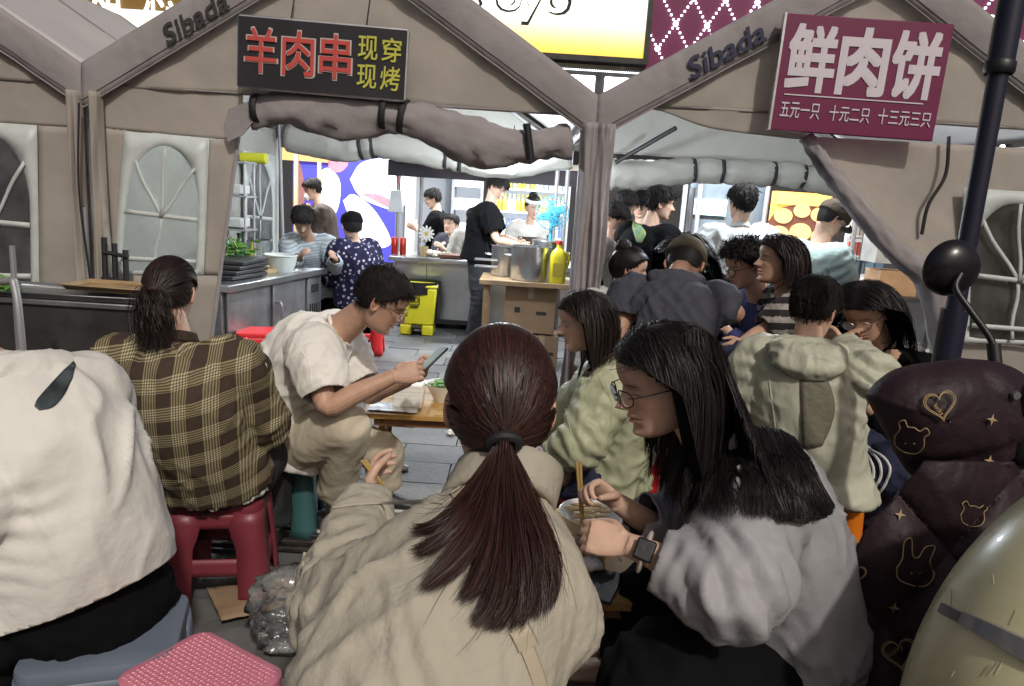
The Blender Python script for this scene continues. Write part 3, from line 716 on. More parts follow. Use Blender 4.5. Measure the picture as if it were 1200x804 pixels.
for (px0, px1, nm, lab) in ((528, 566, 'bottle_shelf', 'white lit shelf of pale cartons behind the seated man'), (572, 668, 'bottle_shelf', 'white lit shelf of sauce bottles behind the cook')):
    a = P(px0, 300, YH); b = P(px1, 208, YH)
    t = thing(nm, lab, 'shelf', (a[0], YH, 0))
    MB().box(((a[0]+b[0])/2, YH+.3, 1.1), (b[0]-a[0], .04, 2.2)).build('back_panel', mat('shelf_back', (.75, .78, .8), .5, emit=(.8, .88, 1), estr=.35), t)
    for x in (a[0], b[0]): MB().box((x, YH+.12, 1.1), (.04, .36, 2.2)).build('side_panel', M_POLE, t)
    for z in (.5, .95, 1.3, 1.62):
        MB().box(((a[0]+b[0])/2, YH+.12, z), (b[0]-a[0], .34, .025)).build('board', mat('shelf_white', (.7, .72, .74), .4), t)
botm = [mat('bottle%d' % i, c, .25, spec=.5) for i, c in enumerate([(.5, .42, .08), (.12, .18, .42), (.55, .55, .52), (.35, .08, .05), (.3, .33, .36)])]
botmesh = []
for i in range(5):
    k = MB(); k.lathe([(.001, 0), (.034, 0), (.036, .02), (.036, .14), (.016, .185), (.014, .22), (.018, .222), (.018, .24), (.001, .241)], n=10); v, f = k.arrays(); botmesh.append(mkmesh('bottle', v, f, botm[i]))
BN = ['yellow', 'blue', 'white', 'red', 'grey']
for z, kk in ((.963, (2, 4, 1)), (1.313, (0, 0, 2)), (1.633, (2, 0, 4))):
    for px in np.arange(580, 664, 5.2):
        i = random.choice(kk); o = bpy.data.objects.new('bottle', botmesh[i]); COL.objects.link(o)
        o.location = (P(px, 260, YH)[0], YH+random.uniform(-.01, .08), z); 
        tag(o, 'small %s bottle standing on the lit shelf behind the cook' % BN[i], 'bottle', '%s bottles on the shelf' % BN[i])
cm = mkmesh('carton', *(lambda k: k.arrays())(MB().box((0, 0, .07), (.09, .08, .14))), mat('carton_white', (.6, .62, .65), .5), sharp=None)
for z in (.963, 1.313, 1.633):
    for px in np.arange(532, 564, 7):
        o = bpy.data.objects.new('drink_carton', cm); COL.objects.link(o); o.location = (P(px, 260, YH)[0], YH+.03, z)
        tag(o, 'pale drink carton on the narrow lit shelf behind the seated man', 'carton', 'cartons on the narrow shelf')
# grey partition with a pale strip light behind the man with the phone
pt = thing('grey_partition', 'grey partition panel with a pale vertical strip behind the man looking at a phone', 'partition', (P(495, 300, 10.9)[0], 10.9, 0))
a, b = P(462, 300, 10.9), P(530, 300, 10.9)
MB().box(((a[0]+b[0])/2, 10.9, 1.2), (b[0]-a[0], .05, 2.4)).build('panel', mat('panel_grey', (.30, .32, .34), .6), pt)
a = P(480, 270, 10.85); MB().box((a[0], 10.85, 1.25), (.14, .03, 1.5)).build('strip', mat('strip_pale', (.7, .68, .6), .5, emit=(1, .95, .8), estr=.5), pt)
# things on the counter
for px, lab, c in ((462, 'red drink can beside the daisy on the steel counter', (.5, .03, .02)),):
    for dx in (0, .1):
        p = P(px+dx*100, 300, 8.25); o = MB().lathe([(.001, 0), (.033, 0), (.036, .01), (.036, .18), (.03, .19), (.001, .19)], (p[0], 8.25, zc+.026), 14).build('drink_can', mat('can_red', c, .3, .3, var=.2, vscale=20)); tag(o, lab if dx else 'red drink can nearest the stall post on the steel counter'.replace('nearest', 'next to'), 'can', 'red cans on the steel counter')
dz = thing('daisy_cup', 'white daisy standing in a glass on the steel counter', 'flower', (P(497, 300, 8.2)[0], 8.2, zc+.026))
x0 = P(497, 300, 8.2)[0]
MB().lathe([(.001, 0), (.04, 0), (.045, .11), (.04, .11), (.036, .01), (.001, .01)], (x0, 8.2, zc+.026), 14).build('glass', mat('cup_amber', (.55, .4, .2), .2), dz)
MB().tube([(x0, 8.2, zc+.05), (x0+.02, 8.19, zc+.25)], .006, 6).build('stem', mat('stem_green', (.08, .2, .04), .6), dz)
for i in range(12):
    t_ = i/12*2*math.pi; k = MB(); k.ell((x0+.02+.05*math.cos(t_), 8.17, zc+.28+.05*math.sin(t_)), (.035, .008, .014), 8, 6, None); 
    k = MB(); R2 = np.array([[math.cos(t_), 0, -math.sin(t_)], [0, 1, 0], [math.sin(t_), 0, math.cos(t_)]]); k.ell((x0+.02+.055*math.cos(t_), 8.17, zc+.28+.055*math.sin(t_)), (.04, .007, .014), 8, 6, R2); k.build('petal', mat('petal_white', (.8, .8, .76), .6), dz)
MB().ell((x0+.02, 8.165, zc+.28), (.02, .012, .02), 10, 8).build('disc', mat('disc_yellow', (.7, .45, .03), .6), dz)
k = MB(); p = P(530, 302, 8.2); k.box((p[0], 8.2, zc+.05), (.26, .3, .04)); tag(k.build('steel_tray', mat('tray_brown', (.16, .06, .04), .5, var=.2), bevel=.006), 'shallow brown tray at the end of the steel counter', 'tray')
k = MB(); p = P(512, 302, 8.3); A_ = []
for i in range(30):
    k.ell((p[0]+random.gauss(0, .10), 8.3+random.gauss(0, .06), zc+.04+abs(random.gauss(0, .02))), (.04, .03, .02), 6, 5)
tag(k.build('dough_pieces', mat('dough', (.6, .55, .45), .7)), 'heap of pale dough pieces on the steel counter', 'food', kind='stuff')

# ---- yellow pedal bin
yb = thing('pedal_bin', 'yellow plastic pedal bin with black liner in front of the steel counter', 'bin', (P(490, 388, 7.75)[0], 7.75, 0))
my = mat('bin_yellow', (.62, .56, .02), .4, var=.06)
MB().box((0, 0, .31), (.36, .30, .40), taper=1.12).build('body', my, yb, local=True, bevel=.02)
for s in (-1, 1):
    MB().box((s*.115, -.02, .055), (.12, .28, .11)).build('foot', my, yb, local=True, bevel=.015)
MB().box((0, .0, .525), (.42, .35, .03)).build('lid_rim', my, yb, local=True, bevel=.012)
A_ = wrinkle(np.array([[(.225*math.cos(t), .19*math.sin(t), z) for t in np.linspace(0, 2*math.pi, 40, endpoint=False)] for z in np.linspace(.57, .44, 6)]), .012, 14, (.6, .6, 0))
MB().grid(A_, wrapu=True).build('liner', mat('liner_black', (.01, .01, .012), .35), yb, local=True, sharp=180)
MB().box((.19, .02, .34), (.05, .3, .42)).build('liner', MATS['liner_black'], yb, local=True, bevel=.02)
for zz, r in ((.40, .05),):
    for t_ in (90, 210, 330):
        MB().lathe([(.018, 0), (.026, 0), (.026, .004), (.018, .004), (.018, 0)], (-.03+.03*math.cos(rad(t_)), -.178, zz+.03*math.sin(rad(t_))), 14, M=[[1, 0, 0], [0, 0, 1], [0, 1, 0]]).build('hazard_mark', M_PB, yb, local=True)
for q in ((-.075, .33), (.015, .33), (-.075, .465), (.015, .465)):
    pass
for (x, z, w_, h_) in ((-.03, .335, .11, .006), (-.03, .465, .11, .006), (-.085, .40, .006, .13), (.025, .40, .006, .13), (-.03, .31, .09, .012)):
    MB().box((x, -.172-.004*(z < .35), z), (w_, .008, h_)).build('mark_line', M_PB, yb, local=True)
MB().box((0, -.17, .10), (.10, .10, .02)).build('pedal', M_DARKM, yb, local=True)

# ---- carton table with pots
YT = 6.55
tt = thing('pot_table', 'wooden work table carrying stock pots, propped on cartons', 'table', (P(625, 400, YT)[0], YT, 0))
zt = P(620, 333, YT-.15)[2]; xa, xb = P(563, 330, YT)[0], P(690, 340, YT)[0]
mwood = mat('table_wood', (.30, .20, .11), .55, var=.25, vscale=6, bump=.15, bscale=30)
MB().box(((xa+xb)/2, YT+.1, zt), (xb-xa, .62, .045)).build('top', mwood, tt, bevel=.005)
for x in (xa+.06, xb-.06):
    for y in (YT-.14, YT+.34): MB().box((x, y, zt/2-.02), (.045, .045, zt-.04)).build('leg', mwood, tt)
mcard = mat('cardboard', (.30, .20, .12), .8, var=.15, vscale=5, bump=.1, bscale=40); mtape = mat('tape', (.42, .34, .22), .35)
def carton(label, px, py, w_, h_, Y, z, rz=0., d=.34):
    p = P(px, py, Y); t = thing('cardboard_box', label, 'box', (p[0], Y+d/2, z), rz)
    MB().box((0, 0, h_/2), (w_, d, h_)).build('body', mcard, t, local=True, bevel=.006)
    MB().box((0, 0, h_+.001), (.05, d+.004, .004)).build('tape', mtape, t, local=True)
    MB().box((0, -d/2-.001, h_-.05), (.05, .004, .1)).build('tape', mtape, t, local=True)
    MB().box((-w_*.25, -d/2-.002, h_*.5), (.05, .003, .05)).build('print_mark', M_PRINT, t, local=True)
    MB().box((w_*.22, -d/2-.002, h_*.45), (.09, .003, .03)).build('print_mark', M_PRINT, t, local=True); return t
carton('brown cardboard box on the ground under the table edge beside the cook', 592, 385, .36, .30, YT-.12, 0)
carton('brown cardboard box on the ground under the tall stock pot', 636, 385, .30, .29, YT-.10, 0)
carton('brown cardboard box standing on two others under the stock pots', 622, 350, .46, zt-.34, YT-.08, .305)
carton('brown cardboard box on the ground beside the tent corner drape', 690, 390, .30, .40, YT-.05, 0)
def pot(label, px, Y, r, h, z, lid=True):
    x = P(px, 320, Y)[0]; t = thing('stock_pot', label, 'pot', (x, Y, z))
    MB().lathe([(.001, 0), (r-.01, 0), (r, .012), (r, h), (r+.008, h+.004), (r-.006, h+.004), (r-.008, .02), (.001, .02)], n=40).build('body', M_STEEL, t, local=True)
    if lid: MB().lathe([(r+.004, h+.004), (r+.002, h+.016), (r*.5, h+.03), (.001, h+.036)], n=40).build('lid', M_STEEL, t, local=True); MB().ell((0, 0, h+.05), (.022, .022, .016), 10, 8).build('knob', M_BLACK, t, local=True)
    for s in (-1, 1):
        MB().tube([(s*r, -.05, h*.7), (s*(r+.05), -.04, h*.72), (s*(r+.05), .04, h*.72), (s*r, .05, h*.7)], .007, 8, smooth=16).build('handle', M_STEEL, t, local=True)
    return t
pot('large steel stock pot on the wooden work table', 621, YT-.02, .178, .30, zt+.024, False)
pot('smaller steel pot half hidden behind the large stock pot', 590, YT+.22, .12, .27, zt+.024, False)
pot('lidded steel pot at the back of the work table', 640, YT+.33, .15, .33, zt+.024, True)
rk = thing('wire_basket', 'wire rack basket handle sticking out over the work table', 'rack', P(583, 310, YT-.05))
for dz_ in (0, .06): 
    a = P(556, 312, YT-.1)+V(0, 0, dz_); MB().tube([a+V(.2, 0, 0), a, a+V(0, .12, 0), a+V(.2, .12, 0)], .006, 6).build('wire', M_STEEL, rk)
jg = thing('oil_jug', 'yellow plastic oil jug on the work table', 'jug', (P(652, 335, YT-.14)[0], YT-.14, zt+.024))
mj = mat('jug_yellow', (.52, .44, .02), .3, spec=.6)
k = MB(); k.loft([np.r_[(0, 0, z), (a, 0, 0), (0, b, 0)] for z, a, b in ((0, .07, .05), (.02, .075, .055), (.2, .075, .055), (.27, .06, .045), (.31, .025, .025), (.34, .022, .022))], m=24, n=30, pw=.7); k.build('body', mj, jg, local=True)
MB().cyl((0, 0, .34), (0, 0, .37), .026, n=14).build('cap', mat('cap_red', (.5, .02, .02), .4), jg, local=True)
MB().tube([(.05, 0, .27), (.09, 0, .25), (.085, 0, .16), (.06, 0, .13)], .012, 8, smooth=14).build('handle', mj, jg, local=True)
MB().box((0, -.056, .12), (.09, .004, .12)).build('sticker', mat('jug_label', (.35, .28, .03), .5), jg, local=True)
# ---- blue fan
fx = P(647, 250, YT+.25)
fn = thing('blue_fan', 'blue electric fan with a round wire guard beside the cook', 'fan', (fx[0], fx[1], zt+.024))
mb_ = mat('fan_blue', (.06, .30, .42), .35)
fc = V(0, 0, fx[2]-zt-.024); RM = [[1, 0, 0], [0, 0, -1], [0, 1, 0]]
MB().lathe([(.001, 0), (.09, 0), (.085, .02), (.02, .035), (.016, fc[2]-.02)], n=20).build('stand', mb_, fn, local=True)
for i in range(22):
    t_ = i/22*2*math.pi
    MB().tube([fc+V(.03*math.cos(t_), -.09, .03*math.sin(t_)), fc+V(.11*math.cos(t_), -.085, .11*math.sin(t_)), fc+V(.15*math.cos(t_), -.04, .15*math.sin(t_))], .0022, 4, smooth=6).build('guard_wire', mb_, fn, local=True)
for r_, y in ((.15, -.04), (.11, -.085), (.03, -.09)):
    MB().tube([fc+V(r_*math.cos(t_), y, r_*math.sin(t_)) for t_ in np.linspace(0, 2*math.pi, 33)], .004, 6).build('guard_ring', mb_, fn, local=True)
for i in range(4):
    t_ = i/4*2*math.pi+.4; k = MB(); R2 = np.array([[math.cos(t_), 0, -math.sin(t_)], [.25, .95, .1], [math.sin(t_), 0, math.cos(t_)]])
    k.ell(fc+V(.07*math.cos(t_), -.045, .07*math.sin(t_)), (.06, .006, .04), 12, 8, R2); k.build('blade', mb_, fn, local=True)
MB().ell(fc+V(.02, .03, 0), (.06, .10, .06), 16, 10).build('motor', mb_, fn, local=True)

# ---- fridge counter in the skewer tent
z8 = .80
c0, c1 = G(262, 334, z8), G(377, 314, z8)
dirc = unit((c1-c0)*V(1, 1, 0)); nrm = V(dirc[1], -dirc[0], 0); rz = math.atan2(dirc[1], dirc[0]); Lc = np.linalg.norm((c1-c0)[:2])
fr = thing('fridge_counter', 'long stainless fridge counter with bar handle and vent grille', 'counter', (c0[0], c0[1], 0), rz)
L0 = .0
MB().box(((Lc+L0)/2, .33, .42), (Lc-L0, .62, .72)).build('body', M_STEELD, fr, local=True, bevel=.006)
MB().box(((Lc+L0)/2, .31, z8-.025), (Lc-L0+.04, .72, .05)).build('top', M_STEEL, fr, local=True, bevel=.006)
dw = (Lc-.36)/2
for i, x in ((1, .02+dw*.5), (2, .08+dw*1.5)):
    MB().box((x, .008, .42), (dw-.04 if i else .8, .02, .64)).build('door', M_STEELD, fr, local=True, bevel=.004)
MB().tube([(dw+.13, -.005, .60), (dw+.13, -.05, .58), (dw+.13, -.05, .42), (dw+.13, -.005, .40)], .012, 8, smooth=16).build('handle', M_STEEL, fr, local=True)
MB().box((Lc-.14, .006, .42), (.24, .024, .66)).build('vent_panel', M_STEELD, fr, local=True, bevel=.004)
for i in range(5): MB().box((Lc-.22+i*.04, -.008, .42), (.012, .008, .18)).build('vent_slot', M_PB, fr, local=True)
MB().box((Lc-.14, -.008, .64), (.12, .008, .07)).build('display', M_PB, fr, local=True)
def onf(u, v, z=0.): return c0*V(1, 1, 0)+dirc*u-nrm*v+V(0, 0, z8+z)
for i in range(4):
    o = MB().box((0, 0, 0), (.46, .30, .028)).build('food_tray', mat('tray_dark', (.08, .08, .085), .4, .6), bevel=.006); o.location = Vector(onf(.42+.02*i, .2, .02+.034*i)); o.rotation_euler.z = rz+.05*i
    tag(o, ('lowest', 'second lowest', 'second highest', 'topmost')[i]+' dark metal food tray in the stack on the fridge counter', 'tray', 'stacked food trays')
gm_ = mat('greens', (.09, .22, .03), .5, var=.4, vscale=20); k = MB()
for i in range(90):
    p = onf(.62+random.gauss(0, .10), .30+random.gauss(0, .08), .16+abs(random.gauss(0, .05))); R2 = Matrix.Rotation(random.uniform(0, 6), 3, random.choice('XYZ')); k.ell(p, (.035, .014, .004), 6, 4, np.array(R2))
tag(k.build('leafy_greens', gm_), 'heap of leafy greens on the stacked food trays', 'vegetables', kind='stuff')
for i, (u, v, c, nm_, h) in enumerate(((.55, .45, (.45, .06, .03), 'red sauce', .24), (.72, .48, (.5, .5, .48), 'white plastic', .26), (.88, .55, (.03, .14, .05), 'dark green glass', .30), (1.02, .52, (.04, .16, .06), 'green glass', .28), (1.18, .5, (.5, .38, .06), 'yellow sauce', .2), (.64, .56, (.4, .3, .1), 'amber', .28))):
    p = onf(u, v, 0); s_ = h/.24
    o = MB().lathe([(r*s_, z*s_) for r, z in [(.001, 0), (.034, 0), (.036, .02), (.036, .14), (.016, .185), (.014, .22), (.018, .222), (.018, .24), (.001, .241)]], p, 14).build('condiment_bottle', mat('cond%d' % i, c, .25)); tag(o, '%s condiment bottle on the fridge counter' % nm_, 'bottle', 'condiment bottles on the fridge counter')
o = MB().box((0, 0, .012), (.5, .34, .024)).build('cutting_board', mat('board_wood', (.42, .30, .15), .6, var=.2)); o.location = Vector(onf(Lc-.55, .28, .001)); o.rotation_euler.z = rz; tag(o, 'pale wooden cutting board at the end of the fridge counter', 'board')
k = MB()
for i in range(40):
    p = onf(Lc-.45+random.gauss(0, .10), .25+random.gauss(0, .05), .035+abs(random.gauss(0, .012))); k.ell(p, (.03, .02, .012), 6, 5)
tag(k.build('skewer_meat', mat('meat', (.45, .33, .25), .5, var=.3, vscale=30)), 'heap of cut meat on the wooden cutting board', 'food', kind='stuff')
tb = thing('draining_tub', 'white plastic tub on the fridge counter', 'tub', onf(1.0, .14)); k = MB(); k.lathe([(.001, 0), (.10, 0), (.13, .13), (.135, .13), (.105, -.001)], n=20); k.build('bowl', mat('tub_white', (.6, .65, .62), .4), tb, local=True); MB().tube([(.133*math.cos(t_), .133*math.sin(t_), .13) for t_ in np.linspace(0, 6.283, 25)], .006, 6).build('rim', MATS['tub_white'], tb, local=True)
sp_ = thing('wire_rack', 'grey wire rack standing at the back of the fridge counter', 'rack', onf(.85, .52))
for u in (-.18, .18):
    for v in (-.1, .1): MB().cyl((u, v, 0), (u, v, .85), .01, n=6).build('upright', M_POLE, sp_, local=True)
for z in (.32, .58, .84):
    MB().box((0, 0, z), (.4, .24, .015)).build('rack_shelf', M_POLE, sp_, local=True)
for z in (.335, .595):
    MB().box((0, 0, z+.04), (.3, .2, .07)).build('box', mat('rack_box', (.5, .5, .48), .5), sp_, local=True, bevel=.006)
o = MB().lathe([(.001, 0), (.13, 0), (.14, .02), (.14, .2), (.15, .205), (.135, .205), (.13, .02), (.001, .02)], onf(1.42, .62, 0), 28).build('steel_bucket', M_STEELD); tag(o, 'steel bucket at the back of the fridge counter', 'bucket')
o = MB().cyl(P(283, 185, 6.2), P(312, 186, 6.2), .045, n=20).build('yellow_roll', mat('roll_yellow', (.5, .5, .02), .5)); tag(o, 'yellow paper roll hung at the tent edge', 'roll')

# ---- right stalls: orange pie lightbox, grey door panel, goods shelf
YO = 9.0
ol = thing('pie_lightbox', 'glowing orange lightbox picturing a pan of golden pies', 'lightbox', P(930, 300, YO))
a, b = P(893, 330, YO), P(974, 228, YO)
MB().box(((a[0]+b[0])/2, YO, (a[2]+b[2])/2), (b[0]-a[0], .1, b[2]-a[2])).build('box', mat('lightbox_orange', (.5, .25, .05), .5, emit=(1, .50, .10), estr=.9), ol)
blob(ol, 'printed_shape', [(898, 262), (915, 244), (950, 240), (972, 252), (972, 318), (940, 330), (905, 318), (896, 290)], YO-.06, mat('print_pan', (.08, .03, .02), .5, emit=(.16, .05, .03), estr=.8))
pie = mat('print_pie', (.5, .3, .1), .5, emit=(1, .62, .25), estr=1.1, col2=(.5, .2, .04), vscale=6)
for i, (x, y, r) in enumerate(((918, 253, 11), (940, 247, 10), (961, 252, 11), (912, 275, 13), (938, 272, 13), (962, 278, 12), (920, 300, 13), (948, 300, 13))):
    blob(ol, 'printed_pie', [(x+r*math.cos(t_), y+r*.8*math.sin(t_)) for t_ in np.linspace(0, 2*math.pi, 10, endpoint=False)], YO-.075-.003*i, pie)
MB().box(((a[0]+b[0])/2, YO-.06, b[2]-.08), (b[0]-a[0]-.06, .03, .14)).build('header_strip', mat('print_yellow', (.6, .4, .05), .5, emit=(1, .7, .2), estr=1.1), ol)
gd = thing('grey_shop_door', 'blue grey shop door panel with a small pale awning poster', 'door panel', (P(830, 300, 9.3)[0], 9.3, 0))
a, b = P(800, 300, 9.3), P(892, 300, 9.3)
MB().box(((a[0]+b[0])/2, 9.3, 1.15), (b[0]-a[0], .05, 2.3)).build('panel', mat('door_grey', (.10, .12, .14), .5, var=.15), gd)
p = P(836, 243, 9.25); MB().box((p[0]-.05, 9.25, p[2]), (.42, .03, .2)).build('poster', mat('poster_cyan', (.45, .7, .72), .5, emit=(.4, .75, .78), estr=.5), gd)
text('八', 'character', M_RED, (p[0]-.12, 9.225, p[2]-.06), (1, 0, 0), (0, 0, 1), width=.16, height=.10, parent=gd)
p = P(836, 275, 9.25); MB().box((p[0], 9.25, p[2]), (.16, .03, .2)).build('notice', mat('notice', (.4, .38, .3), .6), gd)
for x in (795, 812, 890): MB().cyl((P(x, 300, 9.2)[0], 9.2, 0), (P(x, 300, 9.2)[0], 9.2, 2.3), .03, n=8).build('mullion', M_POLE, gd)
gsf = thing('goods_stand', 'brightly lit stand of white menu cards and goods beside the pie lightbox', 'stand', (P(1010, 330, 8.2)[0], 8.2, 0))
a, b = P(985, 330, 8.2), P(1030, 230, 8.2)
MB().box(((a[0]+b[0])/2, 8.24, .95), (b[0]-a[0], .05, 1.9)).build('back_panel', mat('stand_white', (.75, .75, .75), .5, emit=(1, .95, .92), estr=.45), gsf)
for z, cc in ((1.62, (.35, .28, .2)), (1.4, (.55, .5, .45)), (1.18, (.5, .1, .08)), (.98, (.15, .25, .35))):
    for i in range(4): MB().box((a[0]+.06+i*.11, 8.19, z), (.09, .04, .15)).build('menu_card', mat('card%d%d' % (int(z*100), i % 2), tuple(x*(1-.3*(i % 2)) for x in cc), .5), gsf)
for z in (1.08, 1.3, 1.52): MB().box(((a[0]+b[0])/2, 8.18, z), (b[0]-a[0], .1, .02)).build('rail', M_POLE, gsf)
MB().cyl(P(1018, 245, 7.9), (P(1018, 245, 7.9)[0], 7.9, 0), .02, n=8).build('post', M_DARKM, gsf)
wc = thing('work_bench', 'cluttered dark work bench beside the slumped plastic window', 'bench', (P(1045, 360, 6.6)[0], 6.6, 0))
x0 = P(1045, 360, 6.6)[0]
MB().box((x0+.15, 6.75, .82), (.9, .5, .04)).build('top', M_DARKM, wc); 
for s in (-.25, .55):
    for y in (6.55, 6.95): MB().box((x0+s, y, .4), (.05, .05, .8)).build('leg', M_DARKM, wc)
MB().box((x0+.05, 6.8, .95), (.35, .3, .22)).build('crate', mat('crate_wood', (.35, .2, .1), .6, var=.2), wc)
MB().box((x0+.0, 6.8, 1.25), (.38, .3, .25)).build('crate', mat('crate_grey', (.35, .33, .3), .6, var=.2), wc)
# pink and white cloths hanging at the tent corner
for (xs, c, lab) in (((693, 704), (.55, .12, .13), 'pink cloth hanging by the tent corner post'), ((683, 694), (.6, .58, .55), 'white cloth hanging by the tent corner post')):
    y_ = 5.4+.1*(xs[0] > 690); A_ = [[P(x, yy, y_)+V(0, .03*math.sin(x*1.3+yy*.02), 0) for x in np.linspace(xs[0], xs[1], 10)] for yy in np.linspace(190, 300, 24)]
    tag(MB().grid(np.array(A_)).build('hanging_cloth', mat('cloth%d' % xs[0], c, .8, bump=.2, bscale=20), sharp=180, solid=.006), lab, 'cloth')
# ================================================================== PEOPLE: body, clothes, hair
def skinmat(name, c):
    m = mat(name, c, .48, attr='tint', var=.09, vscale=28, bump=.10, bscale=260, spec=.4)
    b = m.node_tree.nodes['Principled BSDF']; b.inputs['Subsurface Weight'].default_value = .12
    b.inputs['Subsurface Radius'].default_value = (.012, .004, .002); b.inputs['Subsurface Scale'].default_value = 1.0
    return m
M_SKIN = skinmat('skin', (.5, .3, .2))
SK = {'fair': (.66, .43, .32), 'mid': (.54, .33, .23), 'tan': (.42, .25, .17)}
HAIRC = {}
def hairmat(name, c, c2, rough=.5):
    m = mat(name, c, rough, attr='hcol', spec=.3); HAIRC[m.name] = (c, c2); return m
M_HSH = mat('hair_short_black', (.012, .010, .010), .75, col2=(.02, .017, .016), vscale=35, spec=.12)
M_HBLK = hairmat('hair_black', (.010, .008, .008), (.019, .015, .015))
M_HBRN = hairmat('hair_brown', (.016, .007, .006), (.062, .022, .016), .42)
M_HDRK = hairmat('hair_dark_brown', (.012, .008, .007), (.035, .020, .016))

def remesh(mb, voxel, smooth=4):
    v, f = mb.arrays()
    me = bpy.data.meshes.new('tmp'); me.from_pydata(v.tolist(), [], f); me.update()
    o = bpy.data.objects.new('tmp', me); COL.objects.link(o)
    r = o.modifiers.new('r', 'REMESH'); r.mode = 'VOXEL'; r.voxel_size = voxel; r.use_smooth_shade = True
    if smooth:
        sm = o.modifiers.new('s', 'SMOOTH'); sm.factor = .5; sm.iterations = smooth
    dg = bpy.context.evaluated_depsgraph_get(); e = o.evaluated_get(dg); em = e.to_mesh()
    n = len(em.vertices); co = np.zeros(n*3, np.float32); em.vertices.foreach_get('co', co); co = co.reshape(-1, 3).astype(float)
    no = np.zeros(n*3, np.float32); em.vertex_normals.foreach_get('vector', no); no = no.reshape(-1, 3).astype(float)
    li = np.zeros(len(em.loops), np.int32); em.loops.foreach_get('vertex_index', li); fc = li.reshape(-1, 4) if len(li) == 4*len(em.polygons) else None
    if fc is None: fc = [tuple(p.vertices) for p in em.polygons]
    else: fc = [tuple(q) for q in fc.tolist()]
    e.to_mesh_clear(); bpy.data.objects.remove(o); bpy.data.meshes.remove(me)
    return co, no, fc
def cut(v, f, cuts):
    if not cuts: return v, f
    bm = bmesh.new(); vs = [bm.verts.new(q) for q in v]
    for q in f:
        try: bm.faces.new([vs[i] for i in q])
        except ValueError: pass
    for p, d, r in cuts:
        p = Vector(p); fs = [x for x in bm.faces if (x.calc_center_median()-p).length < r]
        geom = list({e for x in fs for e in x.edges})+list({q for x in fs for q in x.verts})+fs
        bmesh.ops.bisect_plane(bm, geom=geom, plane_co=p, plane_no=Vector(d), clear_outer=True, dist=1e-5)
    bm.verts.index_update(); v2 = np.array([q.co[:] for q in bm.verts]); f2 = [tuple(q.index for q in x.verts) for x in bm.faces]; bm.free()
    return v2, f2
def folds(v, n, specs, joints=(), seed=0.):
    d = np.zeros(len(v))
    for freq, amp, e, st in specs:
        e = unit(e); q = v-(1-st)*np.outer(v@e, e); q = q*freq+seed*3.7
        wv = perlin(q*.5+5.)*.8; r = perlin(q+wv[:, None]); r = np.exp(-(abs(r)*5.5)**1.25); msk = .35+.65*np.clip(perlin(v*4.+seed+2)*2+.6, 0, 1)
        d += amp*msk*(r*1.5+perlin(q*1.6+9)*.4-.4)
    for p, ax, rr, amp, wl in joints:
        ax = unit(ax); w_ = np.exp(-(np.linalg.norm(v-p, axis=1)/rr)**2); t = (v-p)@ax
        ph = perlin(v*9+seed)*2.6
        d += amp*w_*(np.sin(t/wl*2*math.pi+ph)*.6+.4*np.sin(t/wl*3.7+ph*2))
    return v+n*d[:, None]

